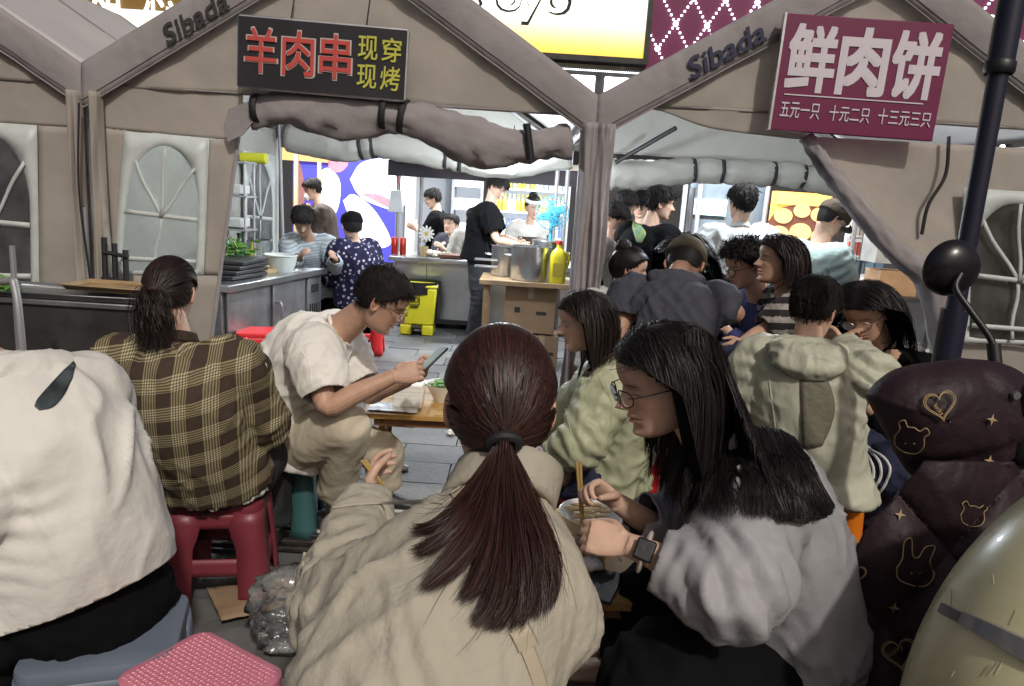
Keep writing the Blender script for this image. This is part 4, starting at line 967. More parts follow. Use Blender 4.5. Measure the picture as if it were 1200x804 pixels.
# ------------------------------------------------------------------ head
_PROF = np.array([  # z, front, back, half width
    (-.50, .25, .00, .07), (-.475, .315, -.06, .14), (-.44, .345, -.11, .185), (-.38, .35, -.16, .225), (-.30, .345, -.22, .255), (-.20, .35, -.30, .285),
    (-.10, .348, -.37, .312), (0., .345, -.42, .33), (.08, .372, -.45, .337), (.17, .392, -.465, .342), (.27, .378, -.455, .332), (.36, .325, -.41, .295), (.43, .24, -.33, .232), (.48, .125, -.21, .14), (.498, .02, -.10, .05)])
_HC = {}
def head_mesh(nu=64, nv=84, fem=False):
    key = (nu, nv, fem)
    if key in _HC: return _HC[key]
    zs = -.5+.998*(1-np.cos(np.linspace(.12, math.pi-.04, nv)))/2
    zs = .35*zs+.65*np.linspace(-.499, .497, nv)
    xf, xb, w_ = (np.interp(zs, _PROF[:, 0], _PROF[:, i]) for i in (1, 2, 3))
    ker = np.array([1, 2, 3, 2, 1.])/9
    for _ in range(3):
        xf, xb, w_ = (np.convolve(np.pad(a, 2, 'edge'), ker, 'valid') for a in (xf, xb, w_))
    a = np.linspace(-math.pi, math.pi, nu, endpoint=False); a = a-.28*np.sin(a)          # denser at the face
    ca, sa = np.cos(a), np.sin(a)
    X = ((xf+xb)/2)[:, None]+((xf-xb)/2)[:, None]*np.sign(ca)*abs(ca)**.86
    Y = w_[:, None]*np.sign(sa)*abs(sa)**.92; Z = np.repeat(zs[:, None], nu, 1)
    F = np.clip(ca, 0, 1)**.5*(ca > 0)[None]; y = Y
    gs = lambda c, w_, q: np.exp(-((q-c)/w_)**2)
    nsh = np.interp(Z, [-.19, -.165, -.13, -.05, .02, .07], [0, .55, 1, .62, .28, 0])
    d = (.150 if fem else .17)*nsh*np.exp(-(y/(.044+.016*nsh))**2)
    d += .028*(gs(.052, .03, y)+gs(-.052, .03, y))*gs(-.145, .03, Z)
    for s in (-1, 1):
        d += -.042*gs(s*.13, .075, y)*gs(.005, .05, Z)+.030*gs(s*.135, .055, y)*gs(-.004, .027, Z)
        d += .012*gs(s*.2, .07, y)*gs(-.10, .06, Z)
        d += (.008 if fem else .016)*gs(s*.13, .10, y)*gs(.085, .03, Z)
    d += .048*gs(0, .085, y)*gs(-.245, .022, Z)+.046*gs(0, .075, y)*gs(-.298, .022, Z)-.030*gs(0, .09, y)*gs(-.271, .009, Z)
    d += -.018*gs(0, .10, y)*gs(-.355, .03, Z)+.030*gs(0, .10, y)*gs(-.43, .04, Z)+.012*gs(0, .12, y)*gs(-.2, .03, Z)
    X = X+d*F
    v = np.stack([X, Y, Z], -1)
    c = np.ones((nv, nu, 3))
    lip = np.clip(gs(0, .075, y)*(gs(-.248, .018, Z)+gs(-.296, .020, Z))*1.3, 0, 1)*F
    c = c*(1-lip[..., None]*np.array([.05, .42, .38]))
    ln = np.clip(gs(0, .085, y)*gs(-.271, .006, Z), 0, 1)*F; c *= 1-.65*ln[..., None]
    for s in (-1, 1):
        br = np.clip(1.5*gs(s*.145, .068, y)*gs(.082-.10*(abs(y)-.13)**2*8, .013, Z), 0, 1)*F; c *= 1-(.80 if not fem else .72)*br[..., None]
        la = np.clip(1.6*gs(s*.135, .052, y)*gs(-.022+((abs(y)-.135)*2.6)**2*.35, .0075, Z), 0, 1)*F; c *= 1-.88*la[..., None]
        ck = gs(s*.2, .09, y)*gs(-.12, .08, Z)*F; c *= 1-ck[..., None]*np.array([-.03, .08, .07])
    mb = MB(); mb.rings(v)
    col = [c.reshape(-1, 3)]
    hz = lambda x: np.interp(x, [-.3, -.12, -.03, .03, .09, .16, .25, .33, .40], [-.27, -.20, .0, .02, .06, .12, .25, .285, .30])
    mask = [(v[..., 2] > hz(v[..., 0])).ravel()]
    nhead = nu*nv
    for s in (-1, 1):   # ears
        T = np.linspace(0, 2*math.pi, 20, endpoint=False); R = []
        for rr, yy in ((.2, .030), (.62, .026), (.86, .052), (1., .045), (1.02, .02), (.8, -.005), (.4, -.012)):
            R.append([(-.055+.062*rr*math.cos(t)*(1-.22*math.sin(t) if math.sin(t) < 0 else 1)-.015*math.sin(t), s*(.315+yy-.03*math.cos(t)), -.045+.13*rr*math.sin(t)) for t in T])
        R = np.array(R); 
        if s < 0: R = R[:, ::-1]
        mb.rings(R); col.append(np.tile([1.0, .86, .84], (R.shape[0]*20, 1))); mask.append(np.zeros(R.shape[0]*20, bool))
    vv, ff = mb.arrays(); _HC[key] = (vv, ff, np.vstack(col), np.concatenate(mask), nhead); return _HC[key]

def facemat(c, yaw, pitch, roll, hh):
    ps, th, ro = rad(yaw), rad(pitch), rad(roll)
    f = V(math.cos(ps)*math.cos(th), math.sin(ps)*math.cos(th), -math.sin(th)); l = V(-math.sin(ps), math.cos(ps), 0); u = np.cross(f, l)
    l, u = l*math.cos(ro)+u*math.sin(ro), u*math.cos(ro)-l*math.sin(ro)
    return np.stack([f, l, u], 1)*hh, np.asarray(c, float)

def ik(a, c, l1, l2, pole):
    d = c-a; L = np.linalg.norm(d)
    if L > (l1+l2)*.999: c = a+d*((l1+l2)*.999/L); d = c-a; L = np.linalg.norm(d)
    x = (l1*l1-l2*l2+L*L)/(2*L); h = math.sqrt(max(l1*l1-x*x, 0)); u = d/L; p = unit(pole-u*(pole@u)); return a+u*x+p*h, c

def make_hand(mb, wrist, D, Nn, side, sc=1., curl=(.5, .6, .4), thumb=.3, spread=.12):
    D = unit(D); Nn = unit(Nn-D*(Nn@D)); Sd = np.cross(Nn, D)*side
    w = wrist; k = sc
    rows = []
    for t, a, b in ((-.03, .026, .020), (0, .027, .018), (.03, .036, .016), (.06, .041, .0145), (.088, .040, .012)):
        rows.append(np.r_[w+D*t*k, Sd*a*k, Nn*b*k])
    mb.loft(rows, 16, 14)
    for i, (off, ln) in enumerate(((.030, .070), (.010, .080), (-.010, .075), (-.029, .058))):
        p = w+D*.080*k+Sd*off*k; ang = 0.; dirf = unit(D+Sd*off*spread*12*.2); pts = [p-D*.012*k, p]; 
        for j, fr in enumerate((.45, .31, .24)):
            ang += curl[j]*(1+.08*i); dd = dirf*math.cos(ang)+Nn*math.sin(ang); p = p+dd*ln*fr*k; pts.append(p)
        mb.tube(pts, np.array([.0092, .0092, .0085, .0078, .0062])*k, 10, smooth=12)
    p = w+D*.018*k+Sd*.022*k; d1 = unit(Sd*.75+D*.75+Nn*(.25+thumb)); d2 = unit(Sd*(.35-.5*thumb)+D*.9+Nn*(.3+thumb)); 
    mb.tube([p-d1*.01*k, p+d1*.032*k, p+d1*.032*k+d2*.03*k, p+d1*.032*k+d2*.055*k], np.array([.0135, .0115, .0098, .007])*k, 10, smooth=12)

def ribbons(paths, out, w0, mt, name, parent, tip=.25, jit=.4, rootw=.9):
    "paths N,K,3 ; out = N,K,3 outward hint"
    N_, K, _ = paths.shape
    T = np.gradient(paths, axis=1); T /= np.linalg.norm(T, axis=2)[..., None]+1e-9
    o = out+RNG.normal(0, jit, (N_, 1, 3))*np.linalg.norm(out, axis=2)[..., None]
    sd = np.cross(T, o); sd /= np.linalg.norm(sd, axis=2)[..., None]+1e-9
    t = np.linspace(0, 1, K); prof = np.minimum(rootw+t*4*(1-rootw), 1)*np.where(t > .55, 1-(1-tip)*(t-.55)/.45, 1)
    ww = (w0*RNG.uniform(.6, 1.3, N_))[:, None, None]*prof[None, :, None]
    A = np.stack([paths-sd*ww/2, paths+sd*ww/2], 2)      # N,K,2,3
    v = A.reshape(-1, 3); base = (np.arange(N_)*K*2)[:, None]; i = np.arange(K-1)*2
    f = np.stack([base+i, base+i+1, base+i+3, base+i+2], -1).reshape(-1, 4)
    if mt.name in HAIRC:
        c1, c2 = (np.array(q) for q in HAIRC[mt.name]); k = RNG.uniform(0, 1, (N_, 1))**1.6; hc = (c1*(1-k)+c2*k)*RNG.uniform(.6, 1.25, (N_, 1)); hc = np.repeat(hc, K*2, 0)
    else: hc = np.zeros((len(v), 3))
    return v, f, hc
def ribbon_obj(parts, mt, name, parent):
    V_ = []; F_ = []; n = 0
    H_ = []
    for v, f, hc in parts: V_.append(v); F_.append(f+n); n += len(v); H_.append(hc)
    v = np.vstack(V_); f = np.vstack(F_)
    return mkobj(name, v, [tuple(q) for q in f.tolist()], mt, parent, sharp=180, attrs={'hcol': np.vstack(H_)})

class Body: pass
EC = V(-.035, 0, .065); ER = V(.44, .352, .445)
def person(label, pel, neck, hd, yaw, pitch, roll, dirb, s=1.0, fem=False, near=0, sh=None, el=None, er=None, wl=None, wr=None, kl=None, kr=None, al=None, ar=None,
           skin='fair', slouch=.05, seated=True, hand_l=None, hand_r=None, headsc=1.0, legs=True, bulk=1.0, tilt=0., pole_l=None, pole_r=None, arms=(1, 1), shd=.86):
    B = Body(); B.s = s; B.near = near; B.fem = fem
    pel, neck, hd = (np.asarray(q, float) for q in (pel, neck, hd))
    h = rad(dirb); f0 = V(math.cos(h), math.sin(h), 0); L = V(-math.sin(h), math.cos(h), math.tan(rad(tilt))); L = unit(L)
    up = unit(neck-pel); back = -unit(np.cross(L, up))
    def spine(t): return pel+(neck-pel)*t+back*slouch*math.sin(math.pi*np.clip(t, 0, 1))
    def front(t):
        T = unit(spine(min(t+.05, 1.05))-spine(t-.05)); return unit(np.cross(L, T)), T
    B.spine, B.front, B.L, B.f0 = spine, front, L, f0
    sh = sh or (.165 if fem else .19)*s
    shp = spine(shd)+front(.86)[0]*.01; B.sl, B.sr = shp+L*sh, shp-L*sh; B.sh = sh
    ul, fl_ = .285*s, .245*s
    def arm(sp, e, w_, sgn, pole):
        if w_ is None: w_ = sp+V(0, 0, -.50*s)+f0*.06+L*sgn*.05
        w_ = np.asarray(w_, float)
        if e is None: e, w_ = ik(sp, w_, ul, fl_, V(0, 0, -1)+L*sgn*.4-f0*.3 if pole is None else np.asarray(pole, float))
        return np.asarray(e, float), w_
    B.el, B.wl = arm(B.sl, el, wl, 1, pole_l); B.er, B.wr = arm(B.sr, er, wr, -1, pole_r)
    hipw = .088*s; B.hl, B.hr = pel+L*hipw-V(0, 0, .02), pel-L*hipw-V(0, 0, .02)
    def leg(hp, k, a, sgn):
        if k is None: k = hp+(f0*.38*s+V(0, 0, .02)+L*sgn*.06 if seated else V(0, 0, -.42*s)+f0*.03)
        k = np.asarray(k, float)
        if a is None: a = V(k[0], k[1], .075)-(f0*.06 if seated else f0*.03); 
        return k, np.asarray(a, float)
    B.kl, B.al = leg(B.hl, kl, al, 1); B.kr, B.ar = leg(B.hr, kr, ar, -1)
    hh = .232*s**.5*headsc; B.R, B.C = facemat(hd, yaw, pitch, roll, hh); B.hh = hh
    loc = lambda p: np.asarray(p, float)@B.R.T+B.C
    B.loc = loc
    # ---- body core
    mb = MB(); rows = []
    for t, a, b in ((-.14, .09, .08), (-.03, .158, .12), (.12, .160, .118), (.35, .130, .10), (.6, .150, .112), (.8, .158, .105), (.92, .12, .08), (1., .062, .06)):
        fr, T = front(t); rows.append(np.r_[spine(t), L*a*s*bulk, fr*b*s*bulk])
    mb.loft(rows, 20, 26)
    nk = loc((-.12, 0, -.14)); mb.tube([spine(.9), spine(1.0)*.75+nk*.25, spine(1.)*.3+nk*.7, nk], np.array([.072, .062, .054, .054])*s*(.92 if fem else 1), 16, smooth=12)
    if legs:
        for hp, k, a in ((B.hl, B.kl, B.al), (B.hr, B.kr, B.ar)):
            mb.tube([hp+V(0, 0, .02), hp*.5+k*.5, k, k*.55+a*.45, a], np.array([.085, .075, .055, .052, .035])*s, 14, smooth=18)
    v, n, f = remesh(mb, .014 if near else .018, 4)
    parts = [(v, f, np.ones((len(v), 3)))]
    for i, (sp, e, w_, sgn, hn) in enumerate(((B.sl, B.el, B.wl, 1, hand_l), (B.sr, B.er, B.wr, -1, hand_r))):
        if not arms[i]: continue
        mb = MB(); k = s*(.9 if fem else 1)*bulk**.5
        mb.tube([sp, sp*.5+e*.5, e, e*.62+w_*.38, w_], np.array([.05, .047, .038, .039, .026])*k, 16, smooth=20)
        hn = hn or {}; D = np.asarray(hn.get('D', w_-e), float); Nn = np.asarray(hn.get('N', -L*sgn), float)
        make_hand(mb, w_, D, Nn, hn.get('side', sgn), k*1.0, hn.get('curl', (.4, .5, .3)), hn.get('thumb', .3))
        v, n, f = remesh(mb, .0027 if near > 1 else (.0045 if near else .008), 2); parts.append((v, f, np.ones((len(v), 3))))
    hv, hf, hc, hm, nh = head_mesh(*((88, 110, fem) if near > 1 else (64, 84, fem) if near else (44, 56, fem)))
    B.hv, B.hf, B.hm, B.nh = hv, hf, hm, nh
    parts.append((loc(hv), hf, hc))
    V_ = []; F_ = []; C_ = []; n0 = 0
    for v, f, c in parts:
        V_.append(v); F_ += [tuple(i+n0 for i in q) for q in f]; C_.append(c); n0 += len(v)
    col = np.vstack(C_)*np.array(SK[skin])
    B.o = mkobj('person', np.vstack(V_), F_, M_SKIN, None, sharp=180, attrs={'tint': col})
    tag(B.o, label, 'person')
    return B

def shirt(B, mt, name='shirt', ease=.03, sleeve=1.0, cuff=.045, hem=-.16, hemw=1.1, voxel=None, fold=.010, seed=0., specs=None, loose=1.0, neckr=.075, up_=1.0, arms=(1, 1), collar=None, jfold=.010, closed_cuff=False, sm=5, back_puff=0., hemcut=0.):
    s = B.s; mb = MB(); rows = []
    for t, a, b in ((hem, .165*hemw, .135*hemw), (hem*.4, .168*(1+hemw)/2, .132*(1+hemw)/2), (.12, .165, .125), (.35, .145*(1+.3*(loose-1)), .112*(1+.3*(loose-1))), (.6, .158, .118), (.80, .160, .108), (.93, .118, .085), (1.0*up_, neckr-.02, neckr-.02)):
        fr, T = B.front(t); e = ease*(1 if t < .85 else .55 if t < .95 else .25)
        bb = b*s+e+back_puff*math.exp(-((t-.45)/.3)**2); rows.append(np.r_[B.spine(t)-fr*back_puff*.5*math.exp(-((t-.45)/.3)**2), B.L*(a*s+e), fr*bb])
    mb.loft(rows, 28, 34)
    cuts = []; js = []
    for i, (sp, e, w_, sg) in enumerate(((B.sl, B.el, B.wl, 1), (B.sr, B.er, B.wr, -1))):
        if not arms[i]: continue
        inn = B.spine(.84)+B.L*sg*B.sh*.45
        r = np.array([.075, .068, .062, .052])*s+ease*.62*loose
        if sleeve >= 1:
            d = unit(w_-e); end = e+(w_-e)*min(sleeve-1+.0001, 1) if sleeve > 1.001 else e
            pts = [inn, sp, sp*.5+e*.5, e, e*.5+end*.5, end]; rr = [r[0]*.9, r[0], r[1], r[2], (r[2]+cuff)/2+.006, cuff]
        else:
            end = sp+(e-sp)*sleeve; d = unit(e-sp); pts = [inn, sp, sp*.45+end*.55, end]; rr = [r[0]*.9, r[0], r[1]*1.04, cuff]
        mb.tube(pts, np.array(rr), 18, smooth=26)
        cuts.append((end-d*.006, d, .12)); 
        if sleeve > 1.2: js.append((e, unit(w_-e)+unit(e-sp), .13, jfold, .05)); js.append((end-d*.05, d, .06, jfold*.6, .03))
        js.append((sp, unit(e-sp), .12, jfold*.6, .07))
    vx = voxel or (.008 if B.near > 1 else .011 if B.near else .016)
    v, n, f = remesh(mb, vx, sm)
    up = unit(B.spine(1)-B.spine(0))
    sp_ = specs or [(9.5, fold*.8, up+B.L*.8, .14), (11., fold*.65, up-B.L*.9, .14), (24., fold*.3, up+B.L*.3, .16)]
    v = folds(v, n, sp_, js, seed)
    if hemcut:
        cuts.append((B.spine(hem)+up*.012, -up, hemcut))
    if not closed_cuff: v, f = cut(v, f, cuts)
    rest = np.stack([(v-B.spine(0))@B.L, (v-B.spine(0))@np.cross(B.L, up), (v-B.spine(0))@up], 1)*.5+.5
    o = mkobj(name, v, f, mt, B.o, sharp=180, attrs={'rest': rest}, solid=.004)
    if collar:
        cr, ch, mt2 = collar; fr, T = B.front(1.0); c = B.spine(1.0)+T*ch*.2
        A = []
        for i, t in enumerate(np.linspace(0, 1, 5)):
            q = np.linspace(0, 2*math.pi, 36, endpoint=False); rr = cr*(1-.06*t)
            A.append(c+T*(ch*(t-.35))+rr*(np.cos(q)[:, None]*fr*1.05+np.sin(q)[:, None]*B.L)+(.02*np.cos(q))[:, None]*(-T))
        MB().grid(np.array(A), wrapu=True).build('collar', mt2, B.o, sharp=180, solid=.012 if ch > .02 else .008)
    return o
def trousers(B, mt, name='trousers', ease=.025, length=1.0, hemr=.07, fold=.008, seed=3., jf=.006):
    s = B.s; mb = MB(); rows = []
    for t, a, b in ((-.16, .12, .11), (-.06, .172, .135), (.1, .168, .128), (.2, .15, .115)):
        fr, T = B.front(t); rows.append(np.r_[B.spine(t), B.L*(a*s+ease*.6), fr*(b*s+ease*.6)])
    mb.loft(rows, 22, 16); cuts = []; js = []
    for hp, k, a in ((B.hl, B.kl, B.al), (B.hr, B.kr, B.ar)):
        if length > 1:
            end = k+(a-k)*(length-1); pts = [hp, hp*.5+k*.5, k, k*.5+end*.5, end]; rr = [.098*s+ease*.7, .086*s+ease, .068*s+ease, (.062*s+ease+hemr)/2, hemr]; d = unit(a-k)
        else:
            end = hp+(k-hp)*length; pts = [hp, hp*.5+end*.5, end]; rr = [.098*s+ease*.7, .088*s+ease, hemr]; d = unit(k-hp)
        mb.tube(pts, np.array(rr), 16, smooth=24); cuts.append((end-d*.006, d, .13)); js.append((k, unit(a-k)+unit(k-hp), .14, jf, .055)); js.append((hp*.8+k*.2, k-hp, .12, jf*.8, .05))
    v, n, f = remesh(mb, .011 if B.near > 1 else .013 if B.near else .018, 5)
    v = folds(v, n, [(9, fold, B.f0+V(0, 0, .5), .22), (10, fold*.7, V(0, 0, 1)+B.L*.5, .22), (22, fold*.3, V(0, 0, 1), .3)], js, seed); v, f = cut(v, f, cuts)
    return mkobj(name, v, f, mt, B.o, sharp=180, solid=.004)
def shoes(B, mt, sole=None, only=(1, 1)):
    for i, (k, a) in enumerate(((B.kl, B.al), (B.kr, B.ar))):
        if not only[i]: continue
        fd = unit(B.f0); z0 = max(a[2]-.075, .004); sd = np.cross(V(0, 0, 1), fd); rows = []
        for x, w_, h, zc in ((-.075, .020, .03, .035), (-.06, .033, .045, .05), (-.01, .036, .05, .055), (.06, .040, .036, .04), (.12, .043, .027, .032), (.16, .036, .02, .026), (.18, .015, .010, .02)):
            rows.append(np.r_[V(a[0], a[1], z0+zc)+fd*x, sd*w_, V(0, 0, 1)*h])
        o = MB().loft(rows, 16, 20).build('shoe', mt, B.o, sharp=180)
        if sole:
            rows = [np.r_[V(a[0], a[1], z0+.010)+fd*x, sd*(w_+.004), V(0, 0, 1)*.012] for x, w_ in ((-.08, .02), (-.06, .036), (.0, .036), (.08, .043), (.14, .042), (.18, .02))]
            MB().loft(rows, 12, 14).build('sole', sole, o, sharp=60)
def scalp(B, mt, thick=.05, grow=None, name='hair', lo=None):
    hv, hm = B.hv, B.hm; nh = B.nh; v = hv[:nh].copy(); m_ = hm[:nh].copy()
    if grow is not None: m_ = grow(v)
    c = EC; d = v-c; d /= np.linalg.norm(d, axis=1)[:, None]
    f = [q for q in B.hf if max(q) < nh and all(m_[i] for i in q)]
    edge = np.zeros(nh); 
    inner = {}
    # distance-ish falloff: boundary verts get little thickness
    fb = [q for q in B.hf if max(q) < nh and any(m_[i] for i in q) and not all(m_[i] for i in q)]
    bd = np.zeros(nh, bool)
    for q in fb:
        for i in q: bd[i] = True
    th = np.where(bd, .012, thick)
    nz = perlin(v*9+B.C[0]*5)*.25+1
    v2 = v+d*(th*nz)[:, None]
    used = sorted({i for q in f for i in q}); ix = {a: b for b, a in enumerate(used)}
    return mkobj(name, B.loc(v2[used]), [tuple(ix[i] for i in q) for q in f], mt, B.o, sharp=180, attrs=({'hcol': np.tile(np.array(HAIRC[mt.name][0])*.8+np.array(HAIRC[mt.name][1])*.2, (len(used), 1))} if mt.name in HAIRC else None))
def roots(B, n, cond=None, off=.03):
    v = B.hv[:B.nh][B.hm[:B.nh]]
    if cond is not None: v = v[cond(v)]
    r = v[RNG.integers(0, len(v), n)]+RNG.normal(0, .012, (n, 3)); d = r-EC; d /= np.linalg.norm(d, axis=1)[:, None]
    return r+d*off*RNG.uniform(.3, 1.2, (n, 1)), d
def push_head(p, k=1.08):
    q = (p-EC)/(ER*k); l = np.linalg.norm(q, axis=-1, keepdims=True); return np.where(l < 1, EC+(p-EC)/np.maximum(l, 1e-6), p)
def short_hair(B, mt, n=1500, ln=.16, w=.0035, thick=.06, comb=(.5, 0, .2), curl=0., cond=None, name='hair', top=None):
    shell = scalp(B, mt, thick, name=name)
    r, d = roots(B, n, cond, thick*.8); K = 6; p = r.copy(); P_ = [p]
    cv = np.array(comb, float); fl2 = r-np.array([-.12, 0, .52]); fl2 /= np.linalg.norm(fl2, axis=1)[:, None]; dirr = fl2*.9+cv; dirr = dirr-d*(dirr*d).sum(1)[:, None]+d*(.10+curl)+RNG.normal(0, .10+curl*.5, (n, 3)); L_ = ln*RNG.uniform(.5, 1.2, (n, 1))
    L_ = L_*np.clip(.35+1.3*(r[:, 2:3]+.1), .3, 1.) 
    for j in range(K-1):
        dirr = dirr/np.linalg.norm(dirr, axis=1)[:, None]; p = p+dirr*L_/(K-1); p = push_head(p, 1.10); P_.append(p)
        dirr = dirr+np.array([.0, 0, -.20])*(.4+j*.3)+RNG.normal(0, .04+curl, (n, 3))
    Pw = B.loc(np.stack(P_, 1)); out = np.repeat((d@B.R.T)[:, None], K, 1)
    ribbon_obj([ribbons(Pw, out, w, mt, '', None)], mt, 'strands', shell); return shell
def collide(p, caps, headB=None, k=1.08, fx=None):
    for a, b, r in caps:
        ab = b-a; t = np.clip(((p-a)@ab)/(ab@ab), 0, 1); c = a+t[..., None]*ab; d = p-c; l = np.linalg.norm(d, axis=-1, keepdims=True)
        p = np.where(l < r, c+d/np.maximum(l, 1e-6)*r, p)
    if headB is not None:
        Ri = np.linalg.inv(headB.R); q = (p-headB.C)@Ri.T; q = push_head(q, k)
        if fx is not None:
            mk = (q[:, 2] < .30) & (q[:, 2] > -.75); lim = fx+np.clip(q[:, 2]-.05, 0, 1)*.9; q[:, 0] = np.where(mk, np.minimum(q[:, 0], lim), q[:, 0])
        p = q@headB.R.T+headB.C
    return p
def body_caps(B, ease=.04, sg=1.):
    s = B.s; cs = []
    for t0, t1, r in ((.0, .35, .135), (.35, .65, .13), (.6, .85, .13)):
        for sd in (-.05, .05): cs.append((B.spine(t0)+B.L*sd*s*1.3, B.spine(t1)+B.L*sd*s*1.3, r*s*.85+ease))
    cs.append((B.sl, B.sr, .075*s+ease*.8)); cs.append((B.sl, B.el, .06*s+ease)); cs.append((B.sr, B.er, .06*s+ease)); return cs
from mathutils.bvhtree import BVHTree
def bvh_of(o): return BVHTree.FromPolygons([q.co for q in o.data.vertices], [tuple(p.vertices) for p in o.data.polygons])
def fall(B, p, d, L, K, caps, g=.30, noise=.05, headk=1.09, curl=0., keep=.9, attract=None, fx=None, bvh=None, boff=.008):
    n = len(p); P_ = [p]; step = (L/(K-1))[:, None] if np.ndim(L) else L/(K-1); ph = RNG.uniform(0, 6.28, n); ncl = max(12, n//55); cid = RNG.integers(0, ncl, n)
    for j in range(K-1):
        dd = d*keep+V(0, 0, -g)+RNG.normal(0, noise*.9, (ncl, 3))[cid]+RNG.normal(0, noise*.35, (n, 3))
        if curl: dd += curl*np.stack([np.cos(ph+j*1.1), np.sin(ph+j*1.1), 0*ph], 1)
        if attract is not None: dd += attract(p, j/(K-1))
        dd /= np.linalg.norm(dd, axis=1)[:, None]; q = p+dd*step; q = collide(q, caps, B, headk, fx)
        if bvh is not None:
            for i in range(n):
                h_ = bvh.find_nearest(Vector(q[i]), .09)
                if h_[0] is not None:
                    nn = np.array(h_[1]); l_ = np.array(h_[0])
                    of = boff*(.4+1.2*((i*.618) % 1))
                    if (q[i]-l_)@nn < of: q[i] = l_+nn*of
        if True: pass
        d = q-p; l = np.linalg.norm(d, axis=1)[:, None]; d = d/np.maximum(l, 1e-6); P_.append(q); p = q
    return np.stack(P_, 1)
def long_hair(B, mt, n=2200, L=.42, w=.0035, thick=.05, part=0., K=22, front=True, name='hair', g=.3, ease=.03, caps=None, lenvar=.12, back=.25, noise=.04, cond=None, fx=.06, bvh=None, boff=.012):
    shell = scalp(B, mt, thick, name=name)
    r, d = roots(B, n, cond, thick*1.1)
    side = np.sign(r[:, 1]-part); side[side == 0] = 1
    dl = d*.25; dl[:, 1] += side*.75; dl[:, 0] += -back; dl[:, 2] += .1
    bk = r[:, 0] < -.2; dl[bk] = d[bk]*.35+np.array([-.5, 0, -.3])
    # strands that start low fall straight away
    low = r[:, 2] < .1; dl[low, 2] -= .8
    Lw = L*RNG.uniform(1-lenvar, 1+lenvar*.4, n)
    p = B.loc(r); dw = dl@B.R.T; dw /= np.linalg.norm(dw, axis=1)[:, None]
    Pw = fall(B, p, dw, Lw, K, body_caps(B, ease) if caps is None else caps, g=g, noise=noise, headk=1+thick*2.6, fx=fx, bvh=bvh, boff=boff)
    out = Pw-(B.C-V(0, 0, .05)); out[..., 2] *= .3
    ribbon_obj([ribbons(Pw, out, w, mt, '', None)], mt, 'strands', shell); return shell
def gather(B, tie, n, thick, K=12, off=.035):
    r, d = roots(B, n, lambda v: (v[:, 0] > .10) | (v[:, 2] < .0), .012); tie = np.asarray(tie, float); t = np.linspace(0, 1, K)[None, :, None]**1.15
    u0 = (r-EC)/ER; u0 /= np.linalg.norm(u0, axis=1)[:, None]; tj = tie+RNG.normal(0, .02, (n, 3)); u1 = (tj-EC)/ER; l1 = np.linalg.norm(u1, axis=1)[:, None]; u1 = u1/l1
    om = np.arccos(np.clip((u0*u1).sum(1), -.995, .995))[:, None, None]; u = (np.sin((1-t)*om)*u0[:, None]+np.sin(t*om)*u1[:, None])/np.sin(om)
    wt = (1-(u0*u1).sum(1))[:, None, None]*.5; bd = np.stack([0*r[:, 0], .55*np.sign(r[:, 1])*np.minimum(abs(r[:, 1])*4, 1), np.ones(n)], 1)[:, None]
    u = u+bd*wt**2*1.1*np.sin(math.pi*t); u /= np.linalg.norm(u, axis=2)[..., None]
    rad_ = 1.055+(thick*1.2+RNG.uniform(0, .05, (n, 1, 1)))*np.clip(t*5, .25, 1); k = np.clip((t-.8)/.2, 0, 1); rad_ = rad_*(1-k)+l1[:, None]*k
    return EC+u*ER*rad_, d
def pony_hair(B, mt, tie, L=.45, n=1800, w=.003, thick=.05, K=22, spread=.35, tail_dir=(-.8, 0, -.4), caps=None, ease=.02, name='hair', curl=0., g=.3, noise=.05, n_tail=None, fan=None, tie_mat=None, tail_r=.05, bvh=None, boff=.02):
    shell = scalp(B, mt, thick*.5, name=name, grow=None)
    q, d = gather(B, tie, n, thick); Pw = B.loc(q); out = Pw-B.C
    parts = [ribbons(Pw, out, w*1.9, mt, '', None, tip=.55, jit=.15)]
    nt_ = n if n_tail is None else max(n_tail, 20); tw = B.loc(tie); p = tw+RNG.normal(0, .010*B.s, (nt_, 3)); dl = np.array(tail_dir, float)@B.R.T; dl = unit(dl)
    cl_ = RNG.integers(0, max(12, nt_//55), nt_); dd = dl+RNG.normal(0, spread, (nt_, 3))[cl_]+RNG.normal(0, spread*.3, (nt_, 3)); dd /= np.linalg.norm(dd, axis=1)[:, None]
    Lw = L*RNG.uniform(.72, 1.06, nt_)
    Pt = fall(B, p, dd, Lw, K, body_caps(B, ease) if caps is None else caps, g=g, noise=noise, curl=curl, headk=1.06, attract=fan, bvh=bvh, boff=boff)
    out = Pt-B.spine(.6); parts.append(ribbons(Pt, out, w*1.05, mt, '', None, tip=.15, jit=.9))
    o = ribbon_obj(parts, mt, 'strands', shell)
    k = MB(); T = dl; u = unit(np.cross(T, V(0, 0, 1))); v2 = np.cross(T, u); a = np.linspace(0, 2*math.pi, 20)
    k.tube([tw+T*.008+(.021*math.cos(t))*u+(.021*math.sin(t))*v2 for t in a], .008, 8); k.build('hair_tie', tie_mat or M_STRAP, shell); return shell
